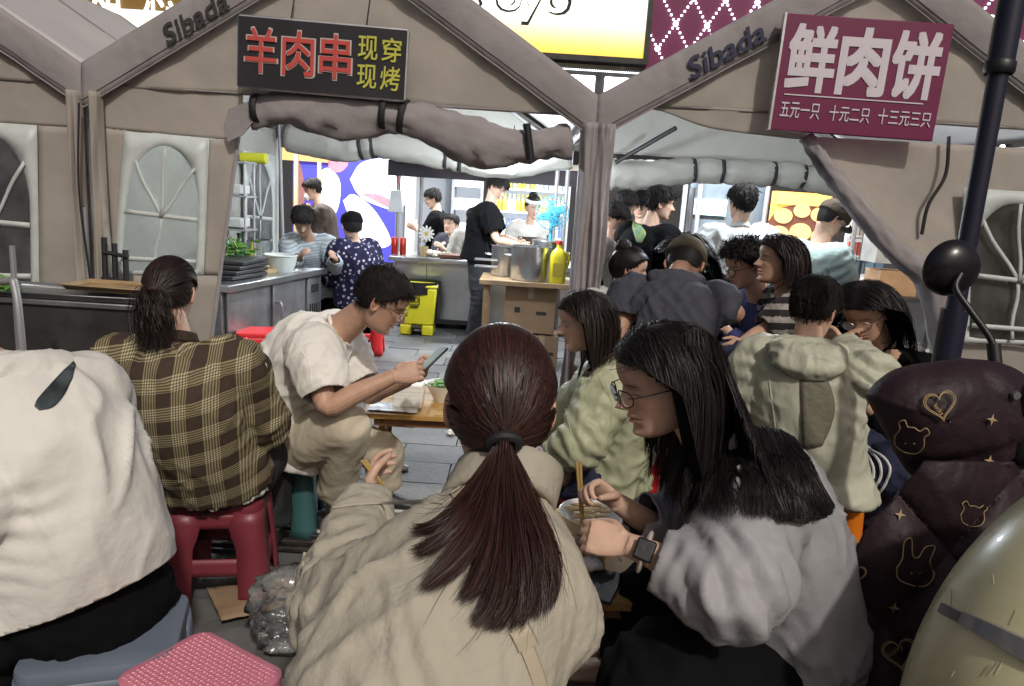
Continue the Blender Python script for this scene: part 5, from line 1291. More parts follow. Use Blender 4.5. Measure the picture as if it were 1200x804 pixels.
def bun_hair(B, mt, c, r=.20, n=900, w=.004, thick=.05, name='hair'):
    shell = scalp(B, mt, thick, name=name); q, d = gather(B, c, n, thick); Pw = B.loc(q); parts = [ribbons(Pw, Pw-B.C, w, mt, '', None, tip=.8)]
    N_ = 420; K = 14; t = np.linspace(0, 1, K); ax = RNG.normal(0, 1, (N_, 3)); ax[:, 0] += 1.5; ax /= np.linalg.norm(ax, axis=1)[:, None]; u = np.cross(ax, RNG.normal(0, 1, (N_, 3))); u /= np.linalg.norm(u, axis=1)[:, None]; v2 = np.cross(ax, u)
    an = t[None]*RNG.uniform(2, 5, (N_, 1)); rr = r*RNG.uniform(.6, 1.05, (N_, 1)); q = np.array(c)+(rr*np.cos(an))[..., None]*u[:, None]+(rr*np.sin(an))[..., None]*v2[:, None]; Pw = B.loc(q); parts.append(ribbons(Pw, Pw-B.loc(c), w*1.3, mt, '', None)); 
    ribbon_obj(parts, mt, 'strands', shell); MB().ell(B.loc(c), (r*B.hh*.8,)*3, 14, 10).build('bun_core', mt, shell); return shell
def glasses(B, mt, r=(.105, .082), dx=.0, dz=-.02, tube=.007, square=.8):
    k = B.hh; g_ = MB()
    for s in (-1, 1):
        a = np.linspace(0, 2*math.pi, 28); pts = np.array([(.445+dx-.03*abs(math.cos(t))*(1 if math.cos(t)*1 > 0 else .2), s*(.132+r[0]*np.sign(math.cos(t))*abs(math.cos(t))**square), dz+r[1]*np.sign(math.sin(t))*abs(math.sin(t))**square) for t in a]); pts[:, 0] -= .35*(abs(pts[:, 1])-.1).clip(0)**1.5*2
        g_.tube(B.loc(pts), tube*k, 6)
        g_.tube(B.loc([(.42+dx, s*.235, dz+.03), (.36, s*.30, dz+.035), (.1, s*.345, dz+.03), (-.08, s*.355, dz+.02), (-.13, s*.35, dz-.05)]), tube*k*.9, 6, smooth=16)
    g_.tube(B.loc([(.45+dx, -.03, dz+.01), (.47+dx, 0, dz+.02), (.45+dx, .03, dz+.01)]), tube*k, 6, smooth=6)
    o = g_.build('glasses', mt, B.o)
    for s in (-1, 1):
        a = np.linspace(0, 2*math.pi, 24, endpoint=False); pts = [(.438+dx, s*(.132+r[0]*.97*math.cos(t)), dz+r[1]*.97*math.sin(t)) for t in a]; kk = MB(); kk.add(B.loc(pts), [tuple(range(24))]); kk.build('lens', M_LENS, o, sharp=None)
    return o
def hood(B, mt, rad_=.105, thick=.05, drop=.05, seed=0., back=.06, wide=1.15):
    "soft hood lying behind the neck"
    fr, T = B.front(.97); c = B.spine(.97)-fr*.01; mb = MB()
    pts = []; rr = []
    for t in np.linspace(-2.5, 2.5, 13):
        pts.append(c+rad_*(math.sin(t)*wide*B.L*(1)+-math.cos(t)*fr*1.0)-T*(.012+.045*math.cos(t)*(drop/.05))+T*.02); rr.append(thick*(.45+.55*max(0, math.cos(t*.6))))
    mb.tube(pts, rr, 16, smooth=30)
    bag = c-fr*(rad_+back)-T*(drop+.05); rows = [np.r_[c-fr*rad_*.8+T*.02, B.L*.085, fr*.03], np.r_[c-fr*(rad_+back*.5)-T*drop*.3, B.L*.115*wide, fr*.055+T*.01], np.r_[bag, B.L*.10*wide, fr*.045+T*.02], np.r_[bag-T*.05+fr*.01, B.L*.05, fr*.02]]
    mb.loft(rows, 20, 16)
    v, n, f = remesh(mb, .008 if B.near else .014, 5); v = folds(v, n, [(13, .012, B.L, .45), (26, .004, T, .5)], (), seed)
    return mkobj('hood', v, f, mt, B.o, sharp=180)
# ================================================================== WHO SITS AND STANDS WHERE
def cloth(name, c, rough=.8, var=.08, bump=.25, bscale=45, **k): return mat(name, c, rough, var=var, vscale=5, bump=bump, bscale=bscale, spec=.25, crease=k.pop('crease', .2), cscale=k.pop('cscale', 11), **k)
M_BEIGE = cloth('jacket_beige', (.42, .385, .31), .75, bump=.2, bscale=60, crease=.35, cscale=13)
M_GREYJ = cloth('jacket_grey', (.31, .305, .318), .5, bump=.15, bscale=26, crease=.38, cscale=12)
M_WHITE = cloth('sweat_white', (.68, .66, .61), .85, bump=.15, crease=.10)
M_TEE = cloth('tee_white', (.76, .735, .68), .85, bump=.15)
M_CREAM = cloth('cotton_cream', (.54, .48, .365), .85, bump=.12, crease=.12)
M_MINT = cloth('nylon_green', (.38, .39, .26), .45, bump=.15, bscale=30, crease=.5, cscale=14)
M_PALEM = cloth('nylon_pale', (.45, .45, .35), .45, bump=.15, bscale=30, crease=.5, cscale=13)
M_OLIVE = cloth('nylon_olive', (.15, .14, .10), .55)
M_BLKC = cloth('cotton_black', (.006, .006, .007), .9, bump=.2); M_BLKC.node_tree.nodes['Principled BSDF'].inputs['Specular IOR Level'].default_value = .08
M_CHAR = cloth('cotton_charcoal', (.055, .057, .072), .85)
M_NAVY = cloth('cotton_navy', (.016, .020, .045), .8)
M_BLUE = cloth('knit_blue', (.045, .055, .16), .85)
M_GREYS = cloth('shirt_grey', (.52, .54, .54), .8)
M_MSW = cloth('sweat_mint', (.42, .52, .50), .85)
M_JEAN = cloth('denim', (.035, .045, .075), .8, var=.25)
M_JEANB = cloth('denim_black', (.03, .032, .035), .8, var=.3)
M_BRN = cloth('cotton_brown', (.07, .05, .04), .85)
M_HOODG = cloth('hoodie_grey', (.48, .46, .42), .85)
M_SHOE = mat('shoe_dark', (.02, .02, .022), .5); M_SOLE = mat('sole_pale', (.5, .48, .45), .6)
M_GLB = mat('spectacle_black', (.015, .012, .012), .3); M_GLM = mat('spectacle_metal', (.5, .45, .4), .3, .9)
def ramp_node(N, L, fac, stops, inter='LINEAR'):
    r = N.new('ShaderNodeValToRGB'); r.color_ramp.interpolation = inter; e = r.color_ramp.elements
    while len(e) < len(stops): e.new(.5)
    for q, (p, c) in zip(e, stops): q.position = p; q.color = (*c, 1)
    L.new(fac, r.inputs[0]); return r.outputs[0]
def wovenmat(name, fn, rough=.85):
    m = bpy.data.materials.new(name); m.use_nodes = True; N = m.node_tree.nodes; L = m.node_tree.links; b = N['Principled BSDF']
    b.inputs['Roughness'].default_value = rough; b.inputs['Specular IOR Level'].default_value = .2
    a = N.new('ShaderNodeAttribute'); a.attribute_name = 'rest'; sp = N.new('ShaderNodeSeparateColor'); L.new(a.outputs['Color'], sp.inputs[0])
    def M(op, x, y=None, z=None):
        q = N.new('ShaderNodeMath'); q.operation = op
        for i, t in enumerate((x, y, z)):
            if t is None: continue
            if isinstance(t, (int, float)): q.inputs[i].default_value = t
            else: L.new(t, q.inputs[i])
        return q.outputs[0]
    L.new(fn(N, L, M, sp.outputs[0], sp.outputs[1], sp.outputs[2]), b.inputs['Base Color'])
    tc = N.new('ShaderNodeTexCoord'); n = N.new('ShaderNodeTexNoise'); n.inputs['Scale'].default_value = 60; L.new(tc.outputs['Object'], n.inputs[0]); bp = N.new('ShaderNodeBump'); bp.inputs['Strength'].default_value = .2; bp.inputs['Distance'].default_value = .01; L.new(n.outputs[0], bp.inputs['Height']); L.new(bp.outputs[0], b.inputs['Normal'])
    MATS[name] = m; return m
def plaid(N, L, M, x, y, z):
    def bands(c, per, ph):
        t = M('FRACT', M('ADD', M('MULTIPLY', c, 2/per), ph))
        big = M('GREATER_THAN', t, .52)                                       # checked half / plain half
        fine = M('GREATER_THAN', M('FRACT', M('MULTIPLY', t, 11.0)), .5)
        return big, fine
    bx_, fx_ = bands(x, .088, .1); bz_, fz_ = bands(z, .088, .3)
    # houndstooth-like weave: cream threads over brown/olive ground
    v1 = M('MULTIPLY', M('MULTIPLY', bx_, fx_), .40); v2 = M('MULTIPLY', M('MULTIPLY', bz_, fz_), .40)
    nb = M('MULTIPLY', M('SUBTRACT', 1, bx_), M('SUBTRACT', 1, bz_)); f = M('ADD', .16, M('ADD', v1, v2)); f = M('SUBTRACT', f, M('MULTIPLY', nb, .14))
    w = M('MULTIPLY', M('SUBTRACT', M('FRACT', M('MULTIPLY', M('ADD', x, z), 420)), .5), .06); f = M('ADD', f, w)
    return ramp_node(N, L, f, [(0, (.05, .035, .026)), (.18, (.085, .062, .036)), (.4, (.16, .13, .065)), (.65, (.30, .26, .16)), (1, (.52, .47, .33))])
M_PLAID = wovenmat('plaid_weave', plaid)
def stripes(per, c1, c2, duty=.5, wob=0.):
    def fn(N, L, M, x, y, z):
        t = M('FRACT', M('MULTIPLY', z, 2/per)); n = N.new('ShaderNodeTexNoise'); n.inputs['Scale'].default_value = 90 if wob else 5
        a = [q for q in N if q.type == 'ATTRIBUTE'][0]; L.new(a.outputs['Vector'], n.inputs[0]); t = M('ADD', t, M('MULTIPLY', M('SUBTRACT', n.outputs[0], .5), wob))
        return ramp_node(N, L, t, [(0, c1), (duty, c2)], 'CONSTANT')
    return fn
M_STRW = wovenmat('stripe_grey', stripes(.024, (.50, .53, .54), (.30, .36, .42), .6))
M_STRB = wovenmat('stripe_black', stripes(.06, (.33, .30, .27), (.03, .026, .026), .45, .4))
def floral(N, L, M, x, y, z):
    a = [q for q in N if q.type == 'ATTRIBUTE'][0]; v = N.new('ShaderNodeTexVoronoi'); v.inputs['Scale'].default_value = 48; L.new(a.outputs['Vector'], v.inputs['Vector'])
    return ramp_node(N, L, v.outputs['Distance'], [(0, (.55, .52, .56)), (.22, (.40, .38, .46)), (.34, (.014, .013, .04))])
M_FLOR = wovenmat('floral_navy', floral)

def up_from(neck, dirb, lean, ln, side=0.):
    h = rad(dirb); a = rad(lean); return np.asarray(neck)-ln*V(math.cos(h)*math.sin(a), math.sin(h)*math.sin(a), math.cos(a))

# ---- A ponytail woman in the beige jacket
A = person('woman with a long reddish ponytail in a beige jacket with a shoulder strap, from behind', V(-.205, .77, .46), P(583, 590, 1.08), P(585, 474, 1.15), 96, 14, 0, 88, s=.93, headsc=1.035, fem=True, near=2, slouch=.07, sh=.118, shd=.76,
           el=P(400, 715, 1.12), wl=P(433, 574, 1.42), er=P(595, 705, 1.2), wr=P(600, 620, 1.42), bulk=.95)
shirt(A, M_BEIGE, 'jacket', ease=.034, sleeve=1.9, cuff=.05, hem=-.2, hemw=1.15, fold=.010, loose=1.1, seed=1, neckr=.085, collar=(.088, .06, M_BEIGE), jfold=.014, back_puff=.02)
trousers(A, M_CREAM, length=1.95); shoes(A, M_SHOE)
tieA = (-.47, .0, -.20)
# hair fans out over the jacket back
capsA = []; bvA = bvh_of([c for c in A.o.children if c.name.startswith('jacket')][0])
hairA = pony_hair(A, M_HBRN, tieA, L=.12, n=9000, n_tail=20, w=.0010, thick=.05, K=12, spread=.05, tail_dir=(-.6, 0, -.85), caps=capsA, g=.34, noise=.015, bvh=bvA, boff=.022)
# crossbody strap with buckle
st = [P(560, 565, .98), P(545, 585, .955)]
# ---- B woman with glasses in the grey jacket
Bw = person('woman with black glasses and long loose hair in a grey jacket, eating with chopsticks', P(928, 778, 1.52), P(838, 530, 1.46), P(775, 445, 1.43), 192, 18, 0, 178, s=.94, headsc=.96, fem=True, near=2, slouch=.05,
            el=P(858, 690, 1.20), wl=P(735, 638, 1.27), er=P(800, 640, 1.62), wr=P(722, 588, 1.52), kl=P(770, 790, 1.28), al=P(700, 960, 1.35), kr=P(765, 700, 1.75), ar=G(722, 775, .08),
            hand_l=dict(D=V(-1, .25, .08), N=V(.1, .75, -.6), curl=(.8, .9, .6), thumb=.4), hand_r=dict(D=V(-.75, -.1, .5), N=V(-.35, -.8, -.5), curl=(.9, 1.0, .7), thumb=.5))
shirt(Bw, M_GREYJ, 'jacket', ease=.045, sleeve=1.72, cuff=.047, hem=.10, hemw=1.0, fold=.011, loose=1.1, seed=4, neckr=.08, collar=(.070, .03, M_GREYJ), jfold=.015)
trousers(Bw, M_BLKC, length=1.8, hemr=.075, ease=.035); shoes(Bw, mat('flats_nude', (.45, .30, .22), .5))
glasses(Bw, M_GLB)
hairB = long_hair(Bw, M_HBLK, n=9000, L=.27, w=.001, thick=.02, part=.0, K=30, g=.22, ease=.05, back=.45, noise=.012, caps=[], bvh=bvh_of([c for c in Bw.o.children if c.name.startswith('jacket')][0]), boff=.014)
ws = thing('smart_watch', 'black smart watch with a pale band on the wrist of the woman in glasses', 'watch', Bw.wl)
d_ = unit(Bw.wl-Bw.el); u_ = unit(np.cross(d_, V(0, 0, 1))); v_ = np.cross(u_, d_); c_ = Bw.wl-d_*.035
MB().tube([c_+.031*(math.cos(t)*u_+math.sin(t)*v_) for t in np.linspace(0, 2*math.pi, 25)], .005, 8, flat=2.2, ref=d_).build('band', mat('band_pale', (.5, .42, .38), .5), ws)
MB().box(c_+.036*unit(u_*-.8+v_*.5) if (u_[1] > 0) else c_+.036*unit(u_*.8+v_*.5), (.036, .012, .04), np.stack([d_, unit(u_*-.8+v_*.5) if u_[1] > 0 else unit(u_*.8+v_*.5), np.cross(d_, unit(u_*-.8+v_*.5) if u_[1] > 0 else unit(u_*.8+v_*.5))], 1)).build('face', M_BLACK, ws, bevel=.004)

# ---- C person in the white sweatshirt
Cc = person('person in a white sweatshirt with a dark feather print bending forward', P(104, 712, 1.60), P(2, 440, 1.66), P(-75, 405, 1.76), 150, 35, 0, 138, s=1.0, near=1, slouch=.10, sh=.14,
            el=P(-20, 600, 1.42), wl=P(-60, 640, 1.7), er=P(95, 545, 1.98), wr=P(-20, 590, 2.1), kl=P(-5, 700, 1.55), kr=P(20, 650, 2.05), al=P(-10, 900, 1.5), ar=G(30, 800, .08))
shirt(Cc, M_WHITE, 'sweatshirt', ease=.05, sleeve=1.4, cuff=.07, hem=.07, hemw=1.02, fold=.010, loose=1.3, seed=6, neckr=.08, voxel=.009, hemcut=.25, specs=[(5.5, .013, V(.5, .3, .9), .25), (9, .006, V(-.6, 0, .9), .2)])
hood(Cc, M_WHITE, .075, .032, seed=2, drop=.015, back=.015)
trousers(Cc, M_BLKC, length=1.9, ease=.03); shoes(Cc, M_SHOE); short_hair(Cc, M_HSH, 600)

# ---- D woman in plaid
D = person('woman in a brown plaid shirt with a low wavy ponytail, sitting with her back turned', P(250, 556, 2.46), P(205, 400, 2.36), P(200, 343, 2.40), 96, 22, 0, 98, s=.96, headsc=.95, fem=True, near=1, slouch=.08, sh=.185,
           el=P(152, 475, 2.35), wl=P(158, 505, 2.62), er=P(308, 500, 2.5), wr=P(250, 520, 2.75), bulk=1.1)
shirt(D, M_PLAID, 'plaid_shirt', ease=.045, sleeve=1.8, cuff=.05, hem=-.02, hemw=1.05, fold=.007, seed=8, neckr=.075, collar=(.07, .035, M_PLAID), voxel=.010)
shirt(D, M_TEE, 'undershirt', ease=.03, sleeve=.3, cuff=.06, hem=-.09, hemw=1.04, fold=.004)
trousers(D, M_JEANB, length=1.9); shoes(D, M_SHOE)
pony_hair(D, M_HDRK, (-.52, .06, -.16), L=.20, n=2600, n_tail=2600, w=.0018, thick=.03, K=16, spread=.42, tail_dir=(-1, -.35, -.55), curl=.35, g=.3, caps=[], bvh=bvh_of([c for c in D.o.children if c.name.startswith('plaid_shirt')][0]), boff=.02, tie_mat=mat('scrunchie', (.06, .03, .025), .8))

# ---- E man with the phone
E = person('man in glasses and a white T-shirt bent over his phone at the low table', P(345, 510, 2.92), P(398, 388, 2.84), P(449, 352, 2.76), 2, 30, 0, 4, s=1.02, near=2, slouch=.10, sh=.185, skin='mid',
           er=P(384, 476, 2.55), wr=P(462, 441, 2.60), el=P(430, 462, 2.95), wl=P(478, 446, 2.82), kr=P(408, 497, 2.66), ar=G(390, 604, .08), kl=P(448, 528, 3.10), al=G(452, 580, .10),
           hand_r=dict(D=V(.95, .2, .25), N=V(-.2, .8, -.4), curl=(.7, .9, .5), thumb=.6), hand_l=dict(D=V(.8, -.15, .5), N=V(-.3, -.3, .85), curl=(.55, .7, .5), thumb=.2))
shirt(E, M_TEE, 't_shirt', ease=.04, sleeve=.82, cuff=.078, hem=-.14, hemw=1.12, fold=.010, loose=1.2, seed=12, neckr=.07, collar=(.070, .014, M_TEE))
trousers(E, M_CREAM, length=1.72, hemr=.08, ease=.016, fold=.005, jf=.003); shoes(E, M_SHOE, M_SOLE); glasses(E, M_GLB, r=(.10, .07))
short_hair(E, M_HSH, 2600, ln=.12, w=.0026, thick=.045, comb=(.8, 0, .2))

# ---- F woman in the green jacket
F = person('woman with shoulder length hair in a pale green hooded windbreaker at the low table', P(708, 548, 2.98), P(714, 426, 2.90), P(683, 376, 2.86), 184, 14, 0, 168, s=.98, fem=True, near=1, slouch=.06,
           el=P(680, 520, 2.66), wl=P(640, 535, 2.75), er=P(650, 500, 3.1), wr=P(622, 480, 3.0), kl=P(640, 548, 2.78), al=G(640, 600, .08), kr=P(655, 540, 3.15), ar=G(650, 590, .08))
shirt(F, M_MINT, 'windbreaker', ease=.05, sleeve=1.85, cuff=.05, hem=-.14, hemw=1.2, fold=.012, loose=1.25, seed=15, neckr=.075, jfold=.016, voxel=.009)
hood(F, M_MINT, .095, .045, seed=5); trousers(F, M_NAVY, 'shorts', length=.8, hemr=.10); shoes(F, M_SHOE)
long_hair(F, M_HDRK, n=3600, L=.27, w=.0018, thick=.03, K=20, g=.35, back=.5, noise=.02, ease=.05, lenvar=.06)

# ---- G boy in the pale windbreaker
Gb = person('boy in a pale hooded windbreaker with olive side panel, raising one elbow', P(948, 545, 2.62), P(946, 410, 2.68), P(955, 362, 2.72), 42, 22, 0, 66, s=.92, near=1, slouch=.07,
            er=P(1018, 442, 2.52), wr=P(985, 402, 2.80), el=P(885, 470, 2.7), wl=P(900, 480, 2.95), kl=P(960, 520, 3.1), kr=P(990, 540, 2.95))
shirt(Gb, M_PALEM, 'windbreaker', ease=.05, sleeve=1.9, cuff=.045, hem=-.22, hemw=1.25, fold=.011, loose=1.2, seed=18, neckr=.075, jfold=.015, voxel=.009)
hood(Gb, M_PALEM, .10, .045, seed=7); trousers(Gb, M_NAVY, length=1.9); shoes(Gb, M_SHOE)
short_hair(Gb, M_HSH, 2000, ln=.16, w=.0035, thick=.06, comb=(.5, 0, -.3))

# ---- H woman with glasses facing the boy
H = person('woman in metal glasses and a black top leaning toward the boy, side striped trousers', P(1052, 528, 3.05), P(1036, 418, 3.02), P(1014, 366, 2.96), 226, 30, 8, 215, s=.98, fem=True, near=1, slouch=.05,
           wl=P(1010, 470, 2.9), wr=P(985, 410, 2.92), kl=P(1040, 552, 2.70), al=G(978, 622, .08), kr=P(1000, 530, 2.85), ar=G(1000, 600, .08), skin='mid')
shirt(H, M_BLKC, 'black_top', ease=.04, sleeve=1.8, fold=.008, seed=20, neckr=.075, hem=-.1); trousers(H, M_NAVY, length=1.92, ease=.03); shoes(H, M_SHOE); glasses(H, M_GLM, r=(.11, .09), square=1.)
long_hair(H, M_HBLK, n=3000, L=.36, w=.002, thick=.035, K=20, g=.3, back=.3, noise=.03, ease=.045)
# ---- I man in charcoal T-shirt, head down
I = person('man in a charcoal T-shirt and olive cap, head bowed over the table', P(782, 442, 3.28), P(790, 338, 3.40), P(802, 312, 3.52), 70, 55, 0, 80, s=1.08, near=1, slouch=.10, sh=.195, skin='tan',
           el=P(722, 396, 3.25), wl=P(752, 395, 3.55), er=P(862, 368, 3.35), wr=P(815, 380, 3.62), bulk=1.05)
shirt(I, M_CHAR, 't_shirt', ease=.035, sleeve=.62, cuff=.08, fold=.012, seed=23, neckr=.085, hem=-.1); hood(I, M_CHAR, .09, .03, seed=9, drop=.02, back=.0)
trousers(I, M_NAVY, length=1.9); shoes(I, M_SHOE); scalp(I, M_HBLK, .02)
def cap(B, mt, brim=True, beanie=False, name='cap'):
    o = scalp(B, mt, .075, name=name, grow=lambda v: v[:, 2] > (.10+.10*v[:, 0] if not beanie else .02))
    if brim:
        rows = []
        for q in np.linspace(0, 1, 6):
            rows.append(B.loc([(.30+.34*math.cos(a)*(.55+.45*q)+.05*q, .36*math.sin(a), .16-.07*q*math.cos(a)) for a in np.linspace(-1.35, 1.35, 18)]))
        MB().grid(np.array(rows)).build('brim', mt, o, sharp=180, solid=.005)
    return o
M_OLC = cloth('cap_olive', (.10, .085, .055), .85); M_CAPB = cloth('cap_brown', (.05, .035, .025), .85); cap(I, M_OLC)

# ---- J bun woman, K long hair, L curly man, M striped woman
J = person('woman with a hair bun and light grey hoodie beside the capped man', P(715, 425, 4.0), P(722, 354, 4.08), P(738, 316, 4.1), -8, 8, 0, 20, s=.98, fem=True, slouch=.05)
shirt(J, M_HOODG, 'hoodie', ease=.05, sleeve=1.9, fold=.01, seed=25); hood(J, M_HOODG, .10, .05, seed=3); trousers(J, M_JEAN, length=1.9); bun_hair(J, M_HBLK, (-.28, 0, .50))
K = person('long-haired woman looking down across the table behind the capped man', P(815, 400, 4.35), P(808, 325, 4.35), P(803, 300, 4.28), 235, 30, 0, 245, s=.96, fem=True)
shirt(K, M_BLKC, 'dark_top', ease=.04, sleeve=1.8); trousers(K, M_BLKC, length=1.9); long_hair(K, M_HBLK, n=900, L=.35, w=.006, K=14, thick=.05)
Lm = person('curly-haired man in glasses and a blue sweater looking down', P(900, 440, 3.85), P(890, 350, 3.86), P(872, 310, 3.82), 196, 22, 0, 190, s=1.0, near=1, slouch=.07, wl=P(850, 385, 3.75), wr=P(848, 372, 4.0))
shirt(Lm, M_BLUE, 'sweater', ease=.05, sleeve=1.9, fold=.009, seed=28); trousers(Lm, M_BLKC, length=1.9); glasses(Lm, M_GLB); short_hair(Lm, M_HSH, 1500, ln=.26, w=.005, thick=.09, comb=(.1, 0, .4), curl=.7)
Mw = person('woman in a black and white striped top with sunglasses pushed up on her hair', P(918, 440, 3.50), P(922, 348, 3.56), P(911, 305, 3.54), 182, -2, 0, 176, s=.98, fem=True, near=1, slouch=.04, skin='mid',
            el=P(893, 388, 3.36), wl=P(868, 402, 3.24), kl=P(856, 425, 3.2), kr=P(850, 430, 3.55), al=G(850, 500, .1))
shirt(Mw, M_STRB, 'striped_top', ease=.04, sleeve=.95, cuff=.07, fold=.007, seed=30, neckr=.085); trousers(Mw, M_JEAN, length=1.9); shoes(Mw, M_SHOE)
long_hair(Mw, M_HDRK, n=2200, L=.17, w=.0026, K=14, thick=.055, g=.35, back=.55, lenvar=.08)
sgm = MB()
for s_ in (-1, 1):
    sgm.ell(Mw.loc((.22, s_*.15, .44)), (.018, .026, .018), 12, 8); sgm.tube(Mw.loc([(.2, s_*.26, .40), (-.05, s_*.36, .2)]), .003, 6)
sgm.tube(Mw.loc([(.24, -.15, .45), (.26, 0, .46), (.24, .15, .45)]), .004, 6); sgm.build('sunglasses', M_GLB, Mw.o)

# ---- standing people in the right-hand lane
def standing(label, hpx, hY, npx, yaw, pitch, dirb, lean=8, s=1.0, fem=False, near=0, **k):
    hc_ = P(*hpx, hY); neck = P(*npx, hY); neck[2] = hc_[2]-.185*s; pel = up_from(neck, dirb, lean, .50*s); pel[2] = max(.86*s, pel[2]-.0)
    return person(label, pel, neck, P(*hpx, hY), yaw, pitch, 0, dirb, s=s, fem=fem, near=near, seated=False, slouch=.03, **k)
N_ = standing('standing man in a black T-shirt with a yellow green print on its back', (774, 238), 5.5, (762, 260), 0, 8, 40, near=1, wr=P(785, 300, 5.5), wl=P(790, 305, 5.9))
shirt(N_, M_BLKC, 't_shirt', ease=.045, sleeve=.85, cuff=.085, seed=33); trousers(N_, M_BLKC, length=1.95); shoes(N_, M_SHOE); short_hair(N_, M_HSH, 1100, ln=.2, w=.006, thick=.07)
O = standing('man in a black top with white shoulder stripes in the queue', (733, 242), 6.1, (733, 262), 300, 30, 300); shirt(O, M_BLKC, 'striped_shirt', ease=.045, sleeve=1.9); trousers(O, M_BLKC, length=1.95); short_hair(O, M_HSH, 500, w=.008); shoes(O, M_SHOE)
for dx in (-.03, .01): MB().tube([O.sr+V(dx, -.11, .03), O.sr+V(dx-.02, -.15, -.2), O.sr+V(dx-.03, -.14, -.4)], .008, 6, smooth=10).build('shoulder_stripe', mat('stripe_white', (.6, .6, .6), .7), O.o)
Pp = standing('dark-haired person in a white T-shirt and apron looking down in the queue', (722, 256), 5.9, (718, 272), 320, 40, 320, s=.93); shirt(Pp, M_TEE, 't_shirt', ease=.045, sleeve=.9, cuff=.08); trousers(Pp, M_BLKC, length=1.95); short_hair(Pp, M_HSH, 500, w=.008, thick=.08); shoes(Pp, M_SHOE)
Q = standing('man in a dark cap and glasses at the back of the queue', (751, 240), 6.9, (752, 258), 255, 10, 255); shirt(Q, M_CHAR, 'dark_shirt', sleeve=1.9); trousers(Q, M_BLKC, length=1.95); scalp(Q, M_HBLK, .03); cap(Q, M_BLKC); glasses(Q, M_GLB); shoes(Q, M_SHOE)
R = standing('man in a pale grey long-sleeved shirt standing with his back turned', (869, 237), 5.2, (868, 254), 110, 8, 95, lean=2, near=1); shirt(R, M_GREYS, 'shirt', ease=.05, sleeve=1.95, cuff=.05, hem=-.25, hemw=1.1, fold=.012, seed=36, collar=(.068, .03, M_GREYS)); trousers(R, M_BLKC, length=1.95); short_hair(R, M_HSH, 1200, ln=.18, w=.006, thick=.07); shoes(R, M_SHOE)
Ss = standing('man in a brown cap and mint sweatshirt bending over the stall', (974, 258), 4.9, (962, 275), 8, 38, 20, lean=18, near=1, wr=P(1000, 330, 4.9), er=P(985, 318, 4.7)); shirt(Ss, M_MSW, 'sweatshirt', ease=.05, sleeve=1.35, cuff=.06, fold=.010, seed=38); trousers(Ss, M_BLKC, length=1.95); scalp(Ss, M_HBLK, .03); cap(Ss, M_CAPB); glasses(Ss, M_GLB); shoes(Ss, M_SHOE)

# ---- cook and the people of the centre stall
T = standing('cook in a black T-shirt and faded dark jeans standing at the stock pots', (583, 219), 7.45, (575, 238), -20, 40, 0, lean=10, near=1, wr=P(610, 288, 7.15), wl=P(606, 283, 7.4)); shirt(T, M_BLKC, 't_shirt', ease=.045, sleeve=.8, cuff=.085, seed=40); trousers(T, M_JEANB, length=1.97, hemr=.09); shoes(T, M_BLACK, M_SOLE); short_hair(T, M_HSH, 1100, ln=.2, w=.006, thick=.07)
U = standing('man in glasses and a black T-shirt reading his phone before the grey partition', (507, 233), 9.3, (512, 250), 185, 22, 180, lean=5, wr=P(487, 268, 9.5), wl=P(487, 264, 9.2)); shirt(U, M_BLKC, 't_shirt', ease=.045, sleeve=.85, cuff=.085); trousers(U, M_BLKC, length=1.95); short_hair(U, M_HSH, 600, w=.008, thick=.07); glasses(U, M_GLB); shoes(U, M_SHOE)
Vv = person('seated man in a dark shirt looking up behind the steel counter', P(534, 315, 9.0), P(532, 278, 9.0), P(528, 263, 8.95), 240, 0, 0, 250, s=.98, wl=P(520, 292, 8.7), wr=P(515, 292, 8.8)); shirt(Vv, M_CHAR, 't_shirt', sleeve=.85, cuff=.08); trousers(Vv, M_BLKC, length=1.95); short_hair(Vv, M_HSH, 500, w=.008, thick=.07)
W = standing('stall woman in a white headband cap and brown apron over a white shirt', (625, 243), 8.0, (622, 260), 290, 12, 270, s=.95, fem=True); shirt(W, M_TEE, 'shirt', sleeve=1.9); trousers(W, M_BLKC, length=1.95); bun_hair(W, M_HBLK, (-.2, 0, .5), n=400, w=.008); shoes(W, M_SHOE)
o_ = scalp(W, mat('cap_white', (.7, .7, .68), .7), .085, name='headband', grow=lambda v: (v[:, 2] > .18) & (v[:, 2] < .36))
ap = []
for q in np.linspace(0, 1, 8): ap.append([W.spine(.7-.9*q)+W.front(.4)[0]*(.175)+W.L*a for a in np.linspace(-.13, .13, 6)])
MB().grid(np.array(ap)).build('apron', M_BRN, W.o, sharp=180, solid=.006)
X = standing('person in a pale yellow top half hidden behind the cook', (556, 256), 8.7, (553, 272), 300, 20, 290, s=.92, fem=True); shirt(X, M_HOODG, 'top', sleeve=1.9); trousers(X, M_BLKC, length=1.95); short_hair(X, M_HSH, 500, w=.008, thick=.08); shoes(X, M_SHOE)

